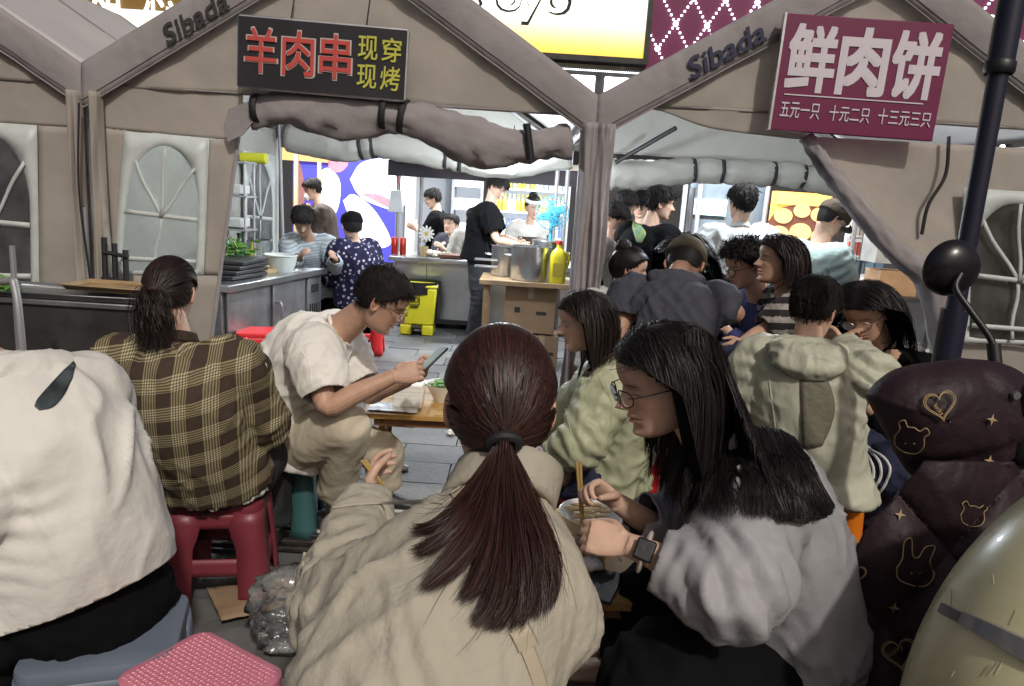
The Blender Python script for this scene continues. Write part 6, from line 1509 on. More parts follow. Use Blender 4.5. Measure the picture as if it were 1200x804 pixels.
# ---- people at the fridge counter
Y_ = person('woman in a grey striped shirt bending over the fridge counter', P(372, 332, 6.75), P(361, 280, 6.6), P(355, 259, 6.45), 285, 38, 0, 280, s=.98, fem=True, slouch=.06, seated=False, wl=P(392, 302, 6.25), wr=P(352, 300, 6.25), skin='mid'); shirt(Y_, M_STRW, 'striped_shirt', ease=.05, sleeve=1.85, fold=.008); trousers(Y_, M_BLKC, length=1.9); short_hair(Y_, M_HSH, 900, ln=.22, w=.008, thick=.09); shoes(Y_, M_SHOE)
Z_ = person('person in a dark cap and navy floral shirt at the end of the fridge counter', P(418, 345, 6.6), P(414, 284, 6.55), P(412, 265, 6.5), 120, 12, 0, 140, s=1.0, fem=True, slouch=.05, seated=False, wl=P(385, 318, 6.75), near=1); shirt(Z_, M_FLOR, 'floral_shirt', ease=.05, sleeve=1.9, fold=.008, hem=-.2); trousers(Z_, M_BLKC, length=1.9); scalp(Z_, M_HBLK, .05); cap(Z_, M_BLKC, brim=False); shoes(Z_, M_SHOE)
AA = standing('man in a brown top and pale face mask before the mushroom billboard', (366, 222), 8.6, (374, 240), 200, 20, 200, wl=P(362, 250, 8.5)); shirt(AA, M_BRN, 'long_sleeved_top', sleeve=1.9); trousers(AA, M_BLKC, length=1.95); short_hair(AA, M_HSH, 600, w=.008, thick=.07); shoes(AA, M_SHOE)
MB().ell(AA.loc((.36, 0, -.28)), (.035, .055, .05), 14, 10).build('face_mask', mat('mask_white', (.65, .68, .7), .7), AA.o)
# ================================================================== STOOLS, TABLES, SCOOTERS AND SMALL THINGS
from mathutils.bvhtree import BVHTree
_BV = {}
def surf(o, px, py, off=.004):
    "point on a mesh seen through a pixel, lifted off along its normal"
    if o.name not in _BV:
        M = root_matrix(o); _BV[o.name] = BVHTree.FromPolygons([M @ q.co for q in o.data.vertices], [tuple(p.vertices) for p in o.data.polygons])
    d = cF+(px-600)/FPX*cR-(py-402)/FPX*cU; h = _BV[o.name].ray_cast(Vector(CAM), Vector(unit(d)))
    if h[0] is None: return None
    n = np.array(h[1]); n = n if n@d < 0 else -n; return np.array(h[0])+n*off
def kid(parent, name): return [c for c in parent.children if c.name.split('.')[0] == name][0]
def patch(o, left, right, name, mt, n=16, m=8, off=.004, parent=None, fall=None):
    "cloth patch laid on a garment between two pixel polylines"
    l = catmull(left, n); r = catmull(right, n); rows = []; last = None
    for i in range(n):
        row = []
        for t in np.linspace(0, 1, m):
            q = l[i]*(1-t)+r[i]*t; p = surf(o, q[0], q[1], off)
            if p is None: p = last if last is not None else P(q[0], q[1], 1.5)
            row.append(p); last = p
        rows.append(row)
    return MB().grid(np.array(rows)).build(name, mt, parent or o.parent, sharp=180, solid=.002)
def strapline(o, px, name, mt, w=.018, t=.005, off=.006, n=40, parent=None):
    pts = [surf(o, x, y, off) for x, y in catmull(px, n)]; pts = np.array([p for p in pts if p is not None])
    for _ in range(3): pts[1:-1] = (pts[:-2]+2*pts[1:-1]+pts[2:])/4
    T, _, _ = frames(pts); out = np.array([unit(CAM-p) for p in pts]); sd = np.cross(T, out); sd /= np.linalg.norm(sd, axis=1)[:, None]
    A_ = np.stack([pts-sd*w/2, pts-sd*w*.4+out*t, pts+sd*w*.4+out*t, pts+sd*w/2], 1)
    return MB().grid(A_).build(name, mt, parent or o.parent, sharp=60), pts, sd, out

# ------------------------------------------------------------------ plastic stools
def stool_parts(root, w, d, h, mt, splay=1.18, mid=True, top_pattern=False, rim=.012):
    def sect(k, z, inset=0.): return w/2*k-inset, d/2*k-inset
    # seat with rounded corners
    def rr(hw, hd, r, n=6):
        pts = []
        for cx, cy, a0 in ((hw-r, hd-r, 0), (-hw+r, hd-r, 90), (-hw+r, -hd+r, 180), (hw-r, -hd+r, 270)):
            for i in range(n+1):
                a = rad(a0+90*i/n); pts.append((cx+r*math.cos(a), cy+r*math.sin(a)))
        return np.array(pts)
    rows = []
    for k, z, r in ((.99, h-.035, .045), (1.0, h-.028, .045), (1.0, h-.012, .045), (.985, h-.003, .042), (.94, h, .04), (.6, h-.002, .03), (.2, h-.002, .01)):
        q = rr(w/2*k, d/2*k, r*k); rows.append(np.c_[q, np.full(len(q), z)])
    seat = MB().rings(np.array(rows), cap=True).build('seat', mt, root, local=True, sharp=50)
    if top_pattern:
        k = MB()
        for i in range(26):
            for j in range(19):
                x, y = (i-12.5)/26*w*.88, (j-9)/19*d*.88; k.box((x, y, h+.0004), (w*.026, d*.03, .0022), [[.8, -.6, 0], [.6, .8, 0], [0, 0, 1]] if (i+j) % 2 else [[.8, .6, 0], [-.6, .8, 0], [0, 0, 1]], taper=.6)
        tag(k.build('grip_dots', mt, seat, local=True, sharp=None), kind='stuff')
    def kz(z): return 1+(splay-1)*(1-z/(h-.03))
    lw = .055
    for sx in (-1, 1):
        for sy in (-1, 1):
            rows = []
            for z in np.linspace(h-.03, 0, 9):
                k = kz(z)*.985; hw, hd = w/2*k, d/2*k; r = .035; ww = lw*(.9+.25*(1-z/h))+(.03*np.exp(-((h-.09-z)/.03)**2)); c = []
                c.append((hw-r-ww, hd)); c.append((hw-r, hd))
                for a in (30, 60): c.append((hw-r+r*math.sin(rad(a)), hd-r+r*math.cos(rad(a))))
                c.append((hw, hd-r)); c.append((hw, hd-r-ww)); rows.append([(sx*x, sy*y, z) for x, y in c])
            MB().grid(np.array(rows), flip=sx*sy > 0).build('leg', mt, root, local=True, sharp=60, solid=.010)
    def bar(z0, z1, nm):
        for ax in (0, 1):
            for sg in (-1, 1):
                rows = []
                for z in np.linspace(z1, z0, 4):
                    k = kz(z)*.985; hw, hd = w/2*k-.03, d/2*k-.03; e = (w/2*k if ax == 0 else d/2*k)-.004*1
                    rows.append([((t*hw, sg*(d/2*k-.004), z) if ax == 0 else (sg*(w/2*k-.004), t*hd, z)) for t in np.linspace(-1, 1, 5)])
                MB().grid(np.array(rows)).build(nm, mt, root, local=True, sharp=60, solid=.009)
    bar(h-.085, h-.03, 'apron')
    if mid: bar(h*.30, h*.47, 'crossbar')
def plast(n, c): return mat(n, c, .42, var=.07, vscale=8, bump=.04, bscale=120, spec=.5)
M_SPINK = plast('plastic_dark_pink', (.19, .032, .045)); M_SPK = plast('plastic_pink', (.60, .20, .27)); M_SBLU = plast('plastic_blue_grey', (.14, .17, .22))
M_STEAL = plast('plastic_teal', (.045, .12, .125)); M_SRED = plast('plastic_red', (.55, .02, .025)); M_SOR = plast('plastic_orange', (.65, .17, .01))
def stool(label, x, y, h, mt, rz=0., w=.29, d=.25, **k):
    t = thing('plastic_stool', label, 'stool', (x, y, .002), rz, 'plastic stools'); stool_parts(t, w, d, h, mt, **k); return t
s1 = stool('dark pink plastic stool under the woman in plaid', -1.03, 2.50, .375, M_SPINK, .18, .31, .27)
c_ = G(236, 792, .42); s2 = stool('empty pale pink plastic stool with a patterned top', c_[0], c_[1], .42, M_SPK, -.52, .30, .24, top_pattern=True)
c_ = G(122, 745, .42); s3 = stool('grey blue plastic stool under the person in the white sweatshirt', c_[0], c_[1]+.02, .42, M_SBLU, .3, .33, .30)
s4 = stool('teal plastic stool under the man with the phone', -.98, 3.02, .40, M_STEAL, .1, .29, .26)
c_ = G(302, 455); s5 = stool('empty bright red plastic stool beside the fridge counter', c_[0]+.05, c_[1]-.1, .46, M_SRED, .25, .30, .28, mid=False)
c_ = G(447, 414); s6 = stool('red plastic stool half hidden behind the man with the phone', c_[0]-.16, c_[1], .44, M_SRED, .1, .30, .28)
z_ = P(970, 553, 2.66)[2]; c_ = P(960, 553, 2.70); s7 = stool('orange plastic stool under the boy', c_[0], c_[1], z_, M_SOR, .2, .27, .25)
for nm, bd, mt in (('woman with the reddish ponytail', A, M_SPINK), ('woman in the grey jacket', Bw, M_SBLU), ('woman in the green windbreaker', F, M_SRED), ('woman in side striped trousers', H, M_SRED), ('man in the charcoal T-shirt', I, M_SRED),
                   ('woman with the bun', J, M_SOR), ('long-haired woman', K, M_SRED), ('curly-haired man', Lm, M_SBLU), ('woman in the striped top', Mw, M_SRED), ('seated man behind the steel counter', Vv, M_SBLU)):
    p = bd.spine(0); stool('plastic stool under the %s' % nm, p[0], p[1]-.0, max(.26, p[2]-.10), mt, rad(10), .28, .25)

# ------------------------------------------------------------------ low tables
M_TW = mat('pine_top', (.48, .29, .09), .4, var=.2, vscale=5, bump=.08, bscale=60, col2=(.36, .19, .05))
M_TL = mat('leg_wood', (.20, .09, .035), .5, var=.2, vscale=6)
def low_table(label, x, y, w, d, h, rz=0.):
    t = thing('low_table', label, 'table', (x, y, .002), rz, 'low wooden tables')
    for i in range(4): MB().box((0, (i-1.5)*d/4, h-.012), (w, d/4-.004, .024)).build('plank', M_TW, t, local=True, bevel=.003)
    for sy in (-1, 1): MB().box((0, sy*(d/2-.05), h-.045), (w-.1, .025, .04)).build('rail', M_TL, t, local=True)
    for sx in (-1, 1):
        for s in (-1, 1):
            MB().tube([(sx*(w/2-.08), s*(d/2-.04), h-.03), (sx*(w/2-.08), -s*(d/2-.06), 0.02)], .016, 6).build('leg', M_TL, t, local=True)
    return t
TZ = .55
ca = G(423, 484, TZ); low_table('low pine table between the man with the phone and the woman in green', ca[0]+.36, ca[1]+.26, .74, .5, TZ, .05)
nb = G(480, 470, TZ+.02)
t = thing('napkin_block', 'white block of paper napkins on the low table', 'napkins', (nb[0], nb[1], TZ+.002)); 
for i in range(6): MB().box((random.uniform(-.003, .003), random.uniform(-.003, .003), .012+i*.017), (.125, .12, .0165)).build('napkin_layer', mat('napkin', (.80, .78, .72), .85, var=.03), t, local=True, bevel=.002)
bw_ = G(520, 470, TZ); t = thing('white_bowl', 'white bowl of noodles and greens on the low table', 'bowl', (bw_[0], bw_[1], TZ+.002))
M_CER = mat('ceramic_white', (.72, .72, .70), .25)
MB().lathe([(.001, 0), (.045, 0), (.05, .012), (.085, .075), (.09, .085), (.084, .083), (.046, .02), (.001, .018)], n=36).build('bowl', M_CER, t, local=True)
k = MB()
for i in range(40): k.ell((random.gauss(0, .03), random.gauss(0, .03), .072+abs(random.gauss(0, .01))), (.022, .014, .006), 6, 5)
tag(k.build('greens', gm_, t, local=True), kind='stuff')
t = thing('foil_sheet', 'crumpled silvery foil wrapper on the low table edge', 'foil', (ca[0]+.12, ca[1]+.07, TZ+.003)); u, v = np.meshgrid(np.linspace(-.1, .12, 14), np.linspace(-.05, .08, 10)); Af = np.stack([u, v, .006+0*u], -1); MB().grid(wrinkle(Af, .006, 30, (0, 0, 1), 2)).build('sheet', mat('foil', (.6, .6, .6), .25, .9), t, local=True, sharp=180)
AX, AY = .12, 1.93
low_table('low pine table before the women with the ponytail and the grey jacket', AX, AY, .62, .56, .52, .04)
def on(px, py, z): return G(px, py, z)
p = on(692, 625, .54); t = thing('noodle_bowl', 'pale plastic bowl of food under the chopsticks', 'bowl', (p[0], p[1], .524)); MB().lathe([(.001, 0), (.05, 0), (.055, .01), (.095, .075), (.10, .085), (.094, .083), (.05, .02), (.001, .018)], n=36).build('bowl', M_CER, t, local=True); k = MB()
for i in range(30): k.ell((random.gauss(0, .03), random.gauss(0, .03), .072+abs(random.gauss(0, .008))), (.026, .008, .006), 6, 5)
tag(k.build('noodles', mat('noodle', (.6, .45, .22), .5), t, local=True), kind='stuff')
p = on(706, 686, .53); o = MB().box((0, 0, .006), (.08, .16, .010)).build('mobile_phone', M_BLACK, bevel=.003); o.location = (p[0], p[1], .524); o.rotation_euler.z = -.35; tag(o, 'black mobile phone lying at the table corner by the grey jacket', 'phone')
p = on(690, 655, .53); k = MB(); u, v = np.meshgrid(np.linspace(-.08, .08, 16), np.linspace(-.06, .06, 12)); Af = np.stack([u, v, .03+0*u], -1); o = MB().grid(wrinkle(Af, .03, 22, (0, 0, 1), 5)).build('plastic_wrap', M_BAG, sharp=180); o.location = (p[0], p[1], .53); tag(o, 'crumpled clear plastic wrap beside the bowl', 'wrap')
# low red table in front of the plaid woman
t = thing('red_table', 'low red table with skewer trays beside the plaid shirt', 'table', (-1.62, 2.95, .002)); MB().box((0, 0, .47), (.7, .6, .03)).build('top', mat('table_red', (.30, .03, .02), .4, var=.15), t, local=True, bevel=.004)
for sx in (-1, 1):
    for sy in (-1, 1): MB().box((sx*.3, sy*.25, .228), (.04, .04, .455)).build('leg', M_TL, t, local=True)
for i, (c, dy) in enumerate((((.45, .32, .08), -.12), ((.5, .45, .35), .02), ((.4, .1, .04), .14))):
    o = MB().box((0, 0, .01), (.34, .10, .02)).build('skewer_tray', mat('snack%d' % i, c, .5, var=.3, vscale=25), bevel=.004); o.location = (-1.55+.03*i, 2.95+dy, .49); o.rotation_euler.z = .2; tag(o, ('yellow snack tray', 'pale snack tray', 'reddish snack tray')[i]+' on the low red table', 'tray')
p = P(97, 425, 2.75); t = thing('plastic_cup', 'clear plastic cup with a lid on the low red table', 'cup', (p[0], p[1], .487)); MB().lathe([(.03, 0), (.042, p[2]-.487+.02)], n=24).build('cup', M_BAG, t, local=True); MB().lathe([(.044, 0), (.046, .008), (.03, .014), (.001, .014)], (0, 0, p[2]-.487+.02), 24).build('lid', mat('lid_pink', (.5, .35, .33), .4), t, local=True)
# chopsticks and phone in hands
def sticks(label, a, b, gap):
    t = thing('chopsticks', label, 'chopsticks', b)
    for s in (0, 1): MB().tube([np.asarray(a)+V(gap*s, .004*s, 0), np.asarray(b)+V(.004*s, 0, 0)], [.0036, .0026], 8).build('stick', mat('bamboo', (.55, .38, .14), .5), t)
sticks('pair of bamboo chopsticks in the hand of the woman in glasses', P(676, 542, 1.56), P(682, 622, 1.60), .008)
sticks('chopsticks held low by the ponytail woman', P(424, 540, 1.43), P(450, 572, 1.46), .006)
o = MB().box((0, 0, 0), (.078, .16, .009)).build('mobile_phone', M_BLACK, bevel=.003); c_ = P(504, 424, 2.72)
o.matrix_basis = Matrix.Translation(Vector(c_)) @ Matrix.Rotation(rad(-22), 4, 'Y') @ Matrix.Rotation(rad(-58), 4, 'Z') @ Matrix.Rotation(rad(20), 4, 'X'); tag(o, 'mobile phone in the hands of the man in the white T-shirt', 'phone')
sc_ = MB().box((0, 0, .0052), (.070, .148, .001)).build('screen', mat('screen', (.1, .12, .14), .1, emit=(.5, .6, .6), estr=.25), o, local=True)

# ------------------------------------------------------------------ clothing details
jkA = kid(A.o, 'jacket')
# ponytail: locks laid over the jacket back
GA = [[(600, 560), (620, 600), (642, 645), (650, 685), (640, 722)], [(596, 565), (610, 610), (626, 660), (628, 710), (612, 745)], [(591, 565), (598, 610), (605, 670), (600, 722), (582, 750)], [(587, 565), (586, 610), (586, 670), (574, 718), (545, 742)],
      [(583, 562), (575, 605), (566, 660), (548, 702), (512, 722)], [(580, 560), (566, 600), (548, 642), (518, 678), (484, 704)], [(577, 558), (559, 595), (537, 628), (503, 650), (455, 657)], [(574, 556), (555, 588), (528, 614), (498, 630), (466, 618)]]
twA = A.loc(tieA); KG = 24; guides = []
for gq in GA:
    px_ = catmull([tuple(q) for q in gq], KG-5); p3 = []; last = None
    for t_, (x, y) in zip(np.linspace(0, 1, KG-5), px_):
        p = surf(jkA, x, y, .030-.018*t_)
        if p is None: p = last if last is not None else twA
        p3.append(p); last = p
    p3 = np.array(p3)
    for _ in range(4): p3[1:-1] = (p3[:-2]+2*p3[1:-1]+p3[2:])/4
    st_ = np.array([twA+(p3[0]-twA)*q for q in np.linspace(0, 1, 6)[:-1]]); st_ += np.outer(np.sin(np.linspace(0, 1, 6)[:-1]*math.pi), V(0, -.012, 0))
    g_ = np.vstack([st_, p3])
    for _ in range(6): g_[1:-1] = (g_[:-2]+2*g_[1:-1]+g_[2:])/4
    guides.append(g_)
guides = np.array(guides); NG = len(guides); n_ = 11000; ncl = 150
tt_ = np.linspace(0, 1, KG)
maj = np.array([.35, 1.0, 1.7, 2.4, 3.1, 3.9, 4.9, 5.95, 6.95]); mi_ = RNG.integers(0, len(maj), ncl); cs_ = np.clip(maj[mi_]+RNG.normal(0, .09, ncl), 0, NG-1); mlen = RNG.uniform(.86, 1.0, len(maj)); cid = RNG.integers(0, ncl, n_); dep = RNG.uniform(0, 1, ncl)
sv = cs_[cid][:, None]+RNG.normal(0, .55, n_)[:, None]*(1-.88*tt_[None]**.7); sv = np.clip(sv, 0, NG-1.001); i0 = sv.astype(int); fr_ = (sv-i0)[..., None]
tm = (mlen[mi_]*RNG.uniform(.86, 1.0, ncl))[cid]*RNG.uniform(.90, 1.0, n_); ti = tt_[None]*tm[:, None]*(KG-1); k0 = np.minimum(ti.astype(int), KG-2); kf = (ti-k0)[..., None]
def gat(gi, ki): return guides[gi, ki]
Pt = (gat(i0, k0)*(1-kf)+gat(i0, k0+1)*kf)*(1-fr_)+(gat(i0+1, k0)*(1-kf)+gat(i0+1, k0+1)*kf)*fr_
bul = (np.sin(np.clip(sv/(NG-1), 0, 1)*math.pi)*.026*(1-.55*tt_[None]))*(dep[cid][:, None]*.7+RNG.uniform(0, .4, (n_, 1)))*np.clip(tt_[None]*5, 0, 1)
toc = unit(CAM-guides.mean((0, 1))); Pt = Pt+bul[..., None]*toc
ph_ = RNG.uniform(0, 6.28, ncl)[cid][:, None]; Pt[..., 0] += .0035*np.sin(ph_+tt_[None]*7)*tt_[None]; Pt += RNG.normal(0, .0022, (n_, 1, 3))
fly = RNG.uniform(0, 1, n_) < .02; Pt[fly] += (tt_[None, :, None]**2)*RNG.normal(0, .02, (fly.sum(), 1, 3))
ribbon_obj([ribbons(Pt, np.tile(toc, (n_, KG, 1)), .0012, M_HBRN, '', None, tip=.2, jit=.5)], M_HBRN, 'strands', hairA)
def lay_hair(GA, objs, n_, ncl, w, mt, parent, off=(.024, .016), KG=22, smooth=5, spread=.6, bulk=.012):
    gs_ = []
    for gq in GA:
        p3 = []; last = None
        for t_, (x, y) in zip(np.linspace(0, 1, KG), catmull([tuple(q) for q in gq], KG)):
            hs = [q for q in (surf(o_, x, y, off[0]+(off[1]-off[0])*t_) for o_ in objs) if q is not None]
            p = min(hs, key=lambda q: np.linalg.norm(q-CAM)) if hs else last
            if p is None: continue
            p3.append(p); last = p
        while len(p3) < KG: p3.append(p3[-1])
        p3 = np.array(p3)
        for _ in range(smooth): p3[1:-1] = (p3[:-2]+2*p3[1:-1]+p3[2:])/4
        gs_.append(p3)
    gs_ = np.array(gs_); NG = len(gs_); tt_ = np.linspace(0, 1, KG); cs_ = RNG.uniform(0, NG-1, ncl); cid = RNG.integers(0, ncl, n_)
    sv = np.clip(cs_[cid][:, None]+RNG.normal(0, spread, n_)[:, None]*(1-.8*tt_[None]**.8), 0, NG-1.001); i0 = sv.astype(int); fr_ = (sv-i0)[..., None]
    tm = (RNG.uniform(.70, 1., ncl)[cid]*RNG.uniform(.86, 1., n_)); ti = tt_[None]*tm[:, None]*(KG-1); k0 = np.minimum(ti.astype(int), KG-2); kf = (ti-k0)[..., None]
    Pt = (gs_[i0, k0]*(1-kf)+gs_[i0, k0+1]*kf)*(1-fr_)+(gs_[i0+1, k0]*(1-kf)+gs_[i0+1, k0+1]*kf)*fr_
    toc = unit(CAM-gs_.mean((0, 1))); Pt = Pt+(bulk*RNG.uniform(0, 1, ncl)[cid]*(RNG.uniform(.4, 1, n_)))[:, None, None]*toc+RNG.normal(0, .002, (n_, 1, 3))
    bv_ = bvh_of(objs[-1]); mn_ = .005+.012*RNG.uniform(0, 1, ncl)[cid]
    for a_ in range(n_):
        for b_ in range(KG):
            h_ = bv_.find_nearest(Vector(Pt[a_, b_]), .06)
            if h_[0] is not None:
                nn_ = np.array(h_[1]); l_ = np.array(h_[0])
                if (Pt[a_, b_]-l_)@nn_ < mn_[a_]: Pt[a_, b_] = l_+nn_*mn_[a_]
    ribbon_obj([ribbons(Pt, np.tile(toc, (n_, KG, 1)), w, mt, '', None, tip=.2, jit=.5)], mt, 'strands', parent)
jkB0 = kid(Bw.o, 'jacket')
lay_hair([[(800, 400), (798, 460), (796, 520), (782, 566), (762, 606)], [(812, 395), (818, 460), (822, 520), (818, 570), (806, 622)], [(822, 392), (838, 455), (850, 510), (856, 560), (858, 618)], [(832, 392), (856, 450), (880, 505), (897, 555), (910, 612)], [(840, 395), (870, 448), (902, 500), (930, 550), (955, 604)], [(846, 402), (880, 452), (912, 500), (940, 548), (966, 596)]],
         [hairB, jkB0], 7500, 60, .0011, M_HBLK, hairB)
M_STRP = mat('strap_cream', (.46, .40, .29), .5, bump=.1)
strapline(jkA, [(522, 548), (532, 572), (545, 598), (560, 640), (580, 690), (603, 735), (622, 780), (636, 830)], 'bag_strap', M_STRP, .020, .006, n=60)
bk_, pts_, sd_, out_ = strapline(jkA, [(606, 738), (611, 748), (616, 760)], 'strap_buckle', mat('buckle', (.5, .44, .32), .35, .3), .030, .010, n=8)
strapline(jkA, [(352, 600), (400, 596), (460, 590), (520, 592)], 'yoke_seam', M_BEIGE, .006, .0025, n=40)
strapline(jkA, [(374, 604), (364, 636), (356, 668)], 'armhole_seam', M_BEIGE, .006, .0025, n=40)
jkC = kid(Cc.o, 'sweatshirt')
patch(jkC, [(86, 424), (74, 436), (58, 452), (44, 468), (40, 477)], [(88, 428), (84, 445), (76, 462), (62, 478), (46, 482)], 'feather_print', mat('feather', (.012, .013, .014), .6, col2=(.06, .08, .09), vscale=20), n=18, m=6, off=.004)
jkG = kid(Gb.o, 'windbreaker')
patch(jkG, [(936, 415), (938, 450), (940, 490), (942, 525)], [(944, 415), (972, 452), (976, 490), (962, 522)], 'side_panel', M_OLIVE, n=18, m=8, off=.009)
two = [kid(Gb.o, 'trousers'), kid(H.o, 'trousers')]
for o_ in (-9, 0, 9):
    pts_ = []
    for x, y in catmull([(1010+o_*.5, 520+o_*.3), (1030+o_, 540), (1032+o_, 560), (1015+o_, 585), (992+o_, 610), (975+o_, 630)], 26):
        hs = [q for q in (surf(t_, x, y, .005) for t_ in two) if q is not None]
        if hs: pts_.append(min(hs, key=lambda q: q[1]))
    if len(pts_) > 5: MB().tube(np.array(pts_), .0055, 6).build('side_stripe', mat('stripe_white', (.6, .6, .6), .7), H.o)
jkB = kid(Bw.o, 'jacket'); jkN = kid(N_.o, 't_shirt'); pm = mat('print_lime', (.30, .36, .05), .7, col2=(.08, .22, .22), vscale=25)
patch(jkN, [(742, 258), (741, 266), (744, 276), (746, 284)], [(748, 257), (752, 266), (757, 274), (752, 285)], 'back_print', pm, n=14, m=8, off=.005)

# seams and hems
for o_, ps in (
               (kid(F.o, 'windbreaker'), [[(700, 440), (716, 470), (714, 505)], [(660, 470), (668, 500), (672, 530)]]), (jkG, [[(900, 430), (905, 470), (912, 520)], [(985, 420), (990, 450), (980, 475)]]), (kid(E.o, 't_shirt'), [[(345, 400), (362, 425), (366, 455)]])):
    for p_ in ps:
        try: strapline(o_, p_, 'seam', o_.data.materials[0], .005, .002, .002, n=30)
        except Exception: pass
# litter and table clutter
mtis = mat('tissue', (.72, .71, .68), .9, crease=.3, cscale=60)
for i, (x, y, z) in enumerate(((-.18, 3.05, TZ+.02), (.05, 3.15, TZ+.02), (-.55, 3.75, .018), (-.35, 4.4, .018), (-.9, 5.6, .018), (.02, 4.9, .018), (.25, 1.8, .545))):
    k = MB(); k.ell((0, 0, 0), (.03, .026, .018), 16, 12); v_, f_ = k.arrays(); v_ = v_*(1+.5*perlin(v_*60+i*3)[:, None]); o = mkobj('tissue_ball', v_, f_, mtis, sharp=180); o.location = (x, y, z)
    tag(o, ('crumpled tissue on the low table by the napkins', 'crumpled tissue at the far end of the low table', 'crumpled tissue on the paving before the low table', 'crumpled tissue on the paving behind the low table', 'crumpled tissue on the paving near the yellow bin', 'crumpled tissue on the paving by the corner drape', 'crumpled tissue beside the noodle bowl')[i], 'tissue')
for i, (x, y) in enumerate(((-.32, 3.02), (-.12, 3.25))):
    t = thing('bamboo_skewer', ('bamboo skewer lying near the napkin block', 'bamboo skewer lying behind the white bowl')[i], 'skewer', (x, y, TZ+.006)); MB().tube([(0, 0, 0), (.2, .06-.1*i, 0)], .002, 6).build('stick', MATS['bamboo'], t, local=True); MB().tube([(.19, .057-.095*i, 0), (.2, .06-.1*i, 0)], .003, 6).build('tip', M_TL, t, local=True)
# ------------------------------------------------------------------ wash trough, trolley, rubbish
tr = thing('wash_trough', 'dark stainless wash trough loaded with trays by the tent wall', 'trough', (-2.45, 3.85, 0))
zt_ = P(90, 356, 3.66)[2]
MB().box((-2.45, 3.85, zt_/2+.1), (.98, .40, zt_-.2)).build('basin', M_DARKM, tr, bevel=.01)
for s in (-1, 1): MB().box((-2.45, 3.85+s*.205, zt_), (1.04, .025, .03)).build('rim', M_STEELD, tr, bevel=.006); MB().box((-2.45+s*.51, 3.85, zt_), (.025, .385, .03)).build('rim', M_STEELD, tr, bevel=.006)
for sx in (-1, 1):
    for sy in (-1, 1): MB().cyl((-2.45+sx*.44, 3.85+sy*.15, 0), (-2.45+sx*.44, 3.85+sy*.15, .2), .02, n=8).build('leg', M_STEELD, tr)
def tray(label, x, y, z, w, d, rz, mt):
    t = thing('baking_tray', label, 'tray', (x, y, z), rz); MB().box((0, 0, .004), (w-.04, d-.04, .006)).build('base', mt, t, local=True)
    A_ = []
    for k_, zz in ((-.02, .006), (-.012, .022), (0, .03), (.008, .028)):
        A_.append([(sx*(w/2+k_)*1., sy*(d/2+k_), zz) for sx, sy in ((-1, -1), (1, -1), (1, 1), (-1, 1))])
    MB().grid(np.array(A_), wrapu=True).build('rim', mt, t, local=True, sharp=30, solid=.003)
tray('wide steel tray lying across the wash trough', -2.30, 3.80, zt_+.02, .85, .36, .04, M_STEELD); tray('wooden framed tray on top of the steel tray', -2.10, 3.84, zt_+.056, .52, .26, -.05, mat('tray_wood', (.28, .19, .10), .6, var=.2))
k = MB()
for i in range(60):
    p = P(8+random.gauss(0, 6), 345, 3.72)+V(0, random.gauss(0, .04), abs(random.gauss(0, .03))); R2 = Matrix.Rotation(random.uniform(0, 6), 3, random.choice('XYZ')); k.ell(p, (.03, .013, .004), 6, 4, np.array(R2))
tag(k.build('herb_leaves', gm_), 'bunch of green herbs at the end of the wash trough', 'herbs', kind='stuff')
tl = thing('trolley', 'grey tubular trolley handle standing by the white sweatshirt', 'trolley', (-2.05, 3.0, 0))
MB().tube([P(-40, 331, 3.1), P(8, 330, 3.05), P(17, 336, 3.03), P(25, 398, 3.0), V(P(25, 398, 3.0)[0], 3.0, .08)], .016, 10, smooth=30).build('handle', M_POLE, tl)
MB().tube([P(14, 288, 3.1), P(21, 390, 3.1), V(P(21, 390, 3.1)[0], 3.1, .08)], .012, 8).build('upright', M_POLE, tl)
MB().box((P(10, 390, 3.1)[0]-.15, 3.15, .1), (.45, .35, .03)).build('deck', M_DARKM, tl)
for dx in (-.33, .03): MB().lathe([(.001, -.015), (.04, -.015), (.04, .015), (.001, .015)], (P(10, 390, 3.1)[0]+dx, 3.1, .045), 14, M=[[1, 0, 0], [0, 0, 1], [0, 1, 0]]).build('wheel', M_BLACK, tl)
fc_ = thing('folded_frame', 'black folded metal stand leaning at the tent window', 'stand', (P(128, 345, 4.05)[0], 4.05, 0))
for px_ in (122, 134, 147): MB().tube([P(px_, 278+(px_-122)*.6, 4.08), V(P(px_, 345, 4.0)[0], 4.0, .02)], .016, 8).build('upright', M_BLACK, fc_)
for py_ in (295, 325): MB().tube([P(120, py_, 4.06), P(150, py_+6, 4.06)], .012, 8).build('crossbar', M_BLACK, fc_)
# clear rubbish bag and cardboard on the paving
c_ = G(330, 775); b_ = MB(); n_ = 34; A_ = []
for i, q in enumerate(np.linspace(0, 1, 22)):
    r_ = .11*math.sin(math.pi*min(1, .08+q*.8))**.6*(1-.25*q)+.005; A_.append([(r_*math.cos(a)*(1+.25*math.sin(3*a+q*4)), r_*.7*math.sin(a), .02+.27*q) for a in np.linspace(0, 2*math.pi, n_, endpoint=False)])
A_ = np.array(A_); cen = A_.mean(1, keepdims=True); dn = A_-cen; dn /= np.linalg.norm(dn, axis=2)[..., None]+1e-6; q_ = A_.reshape(-1, 3)*24; A_ = A_+dn*((1-3.2*abs(perlin(q_)))*.026).reshape(22, n_)[..., None]
o = MB().rings(A_).build('plastic_bag', M_BAG, sharp=180); o.location = (c_[0]+.0, c_[1]+.05, 0); tag(o, 'crumpled clear plastic bag on the paving beside the beige jacket', 'bag')
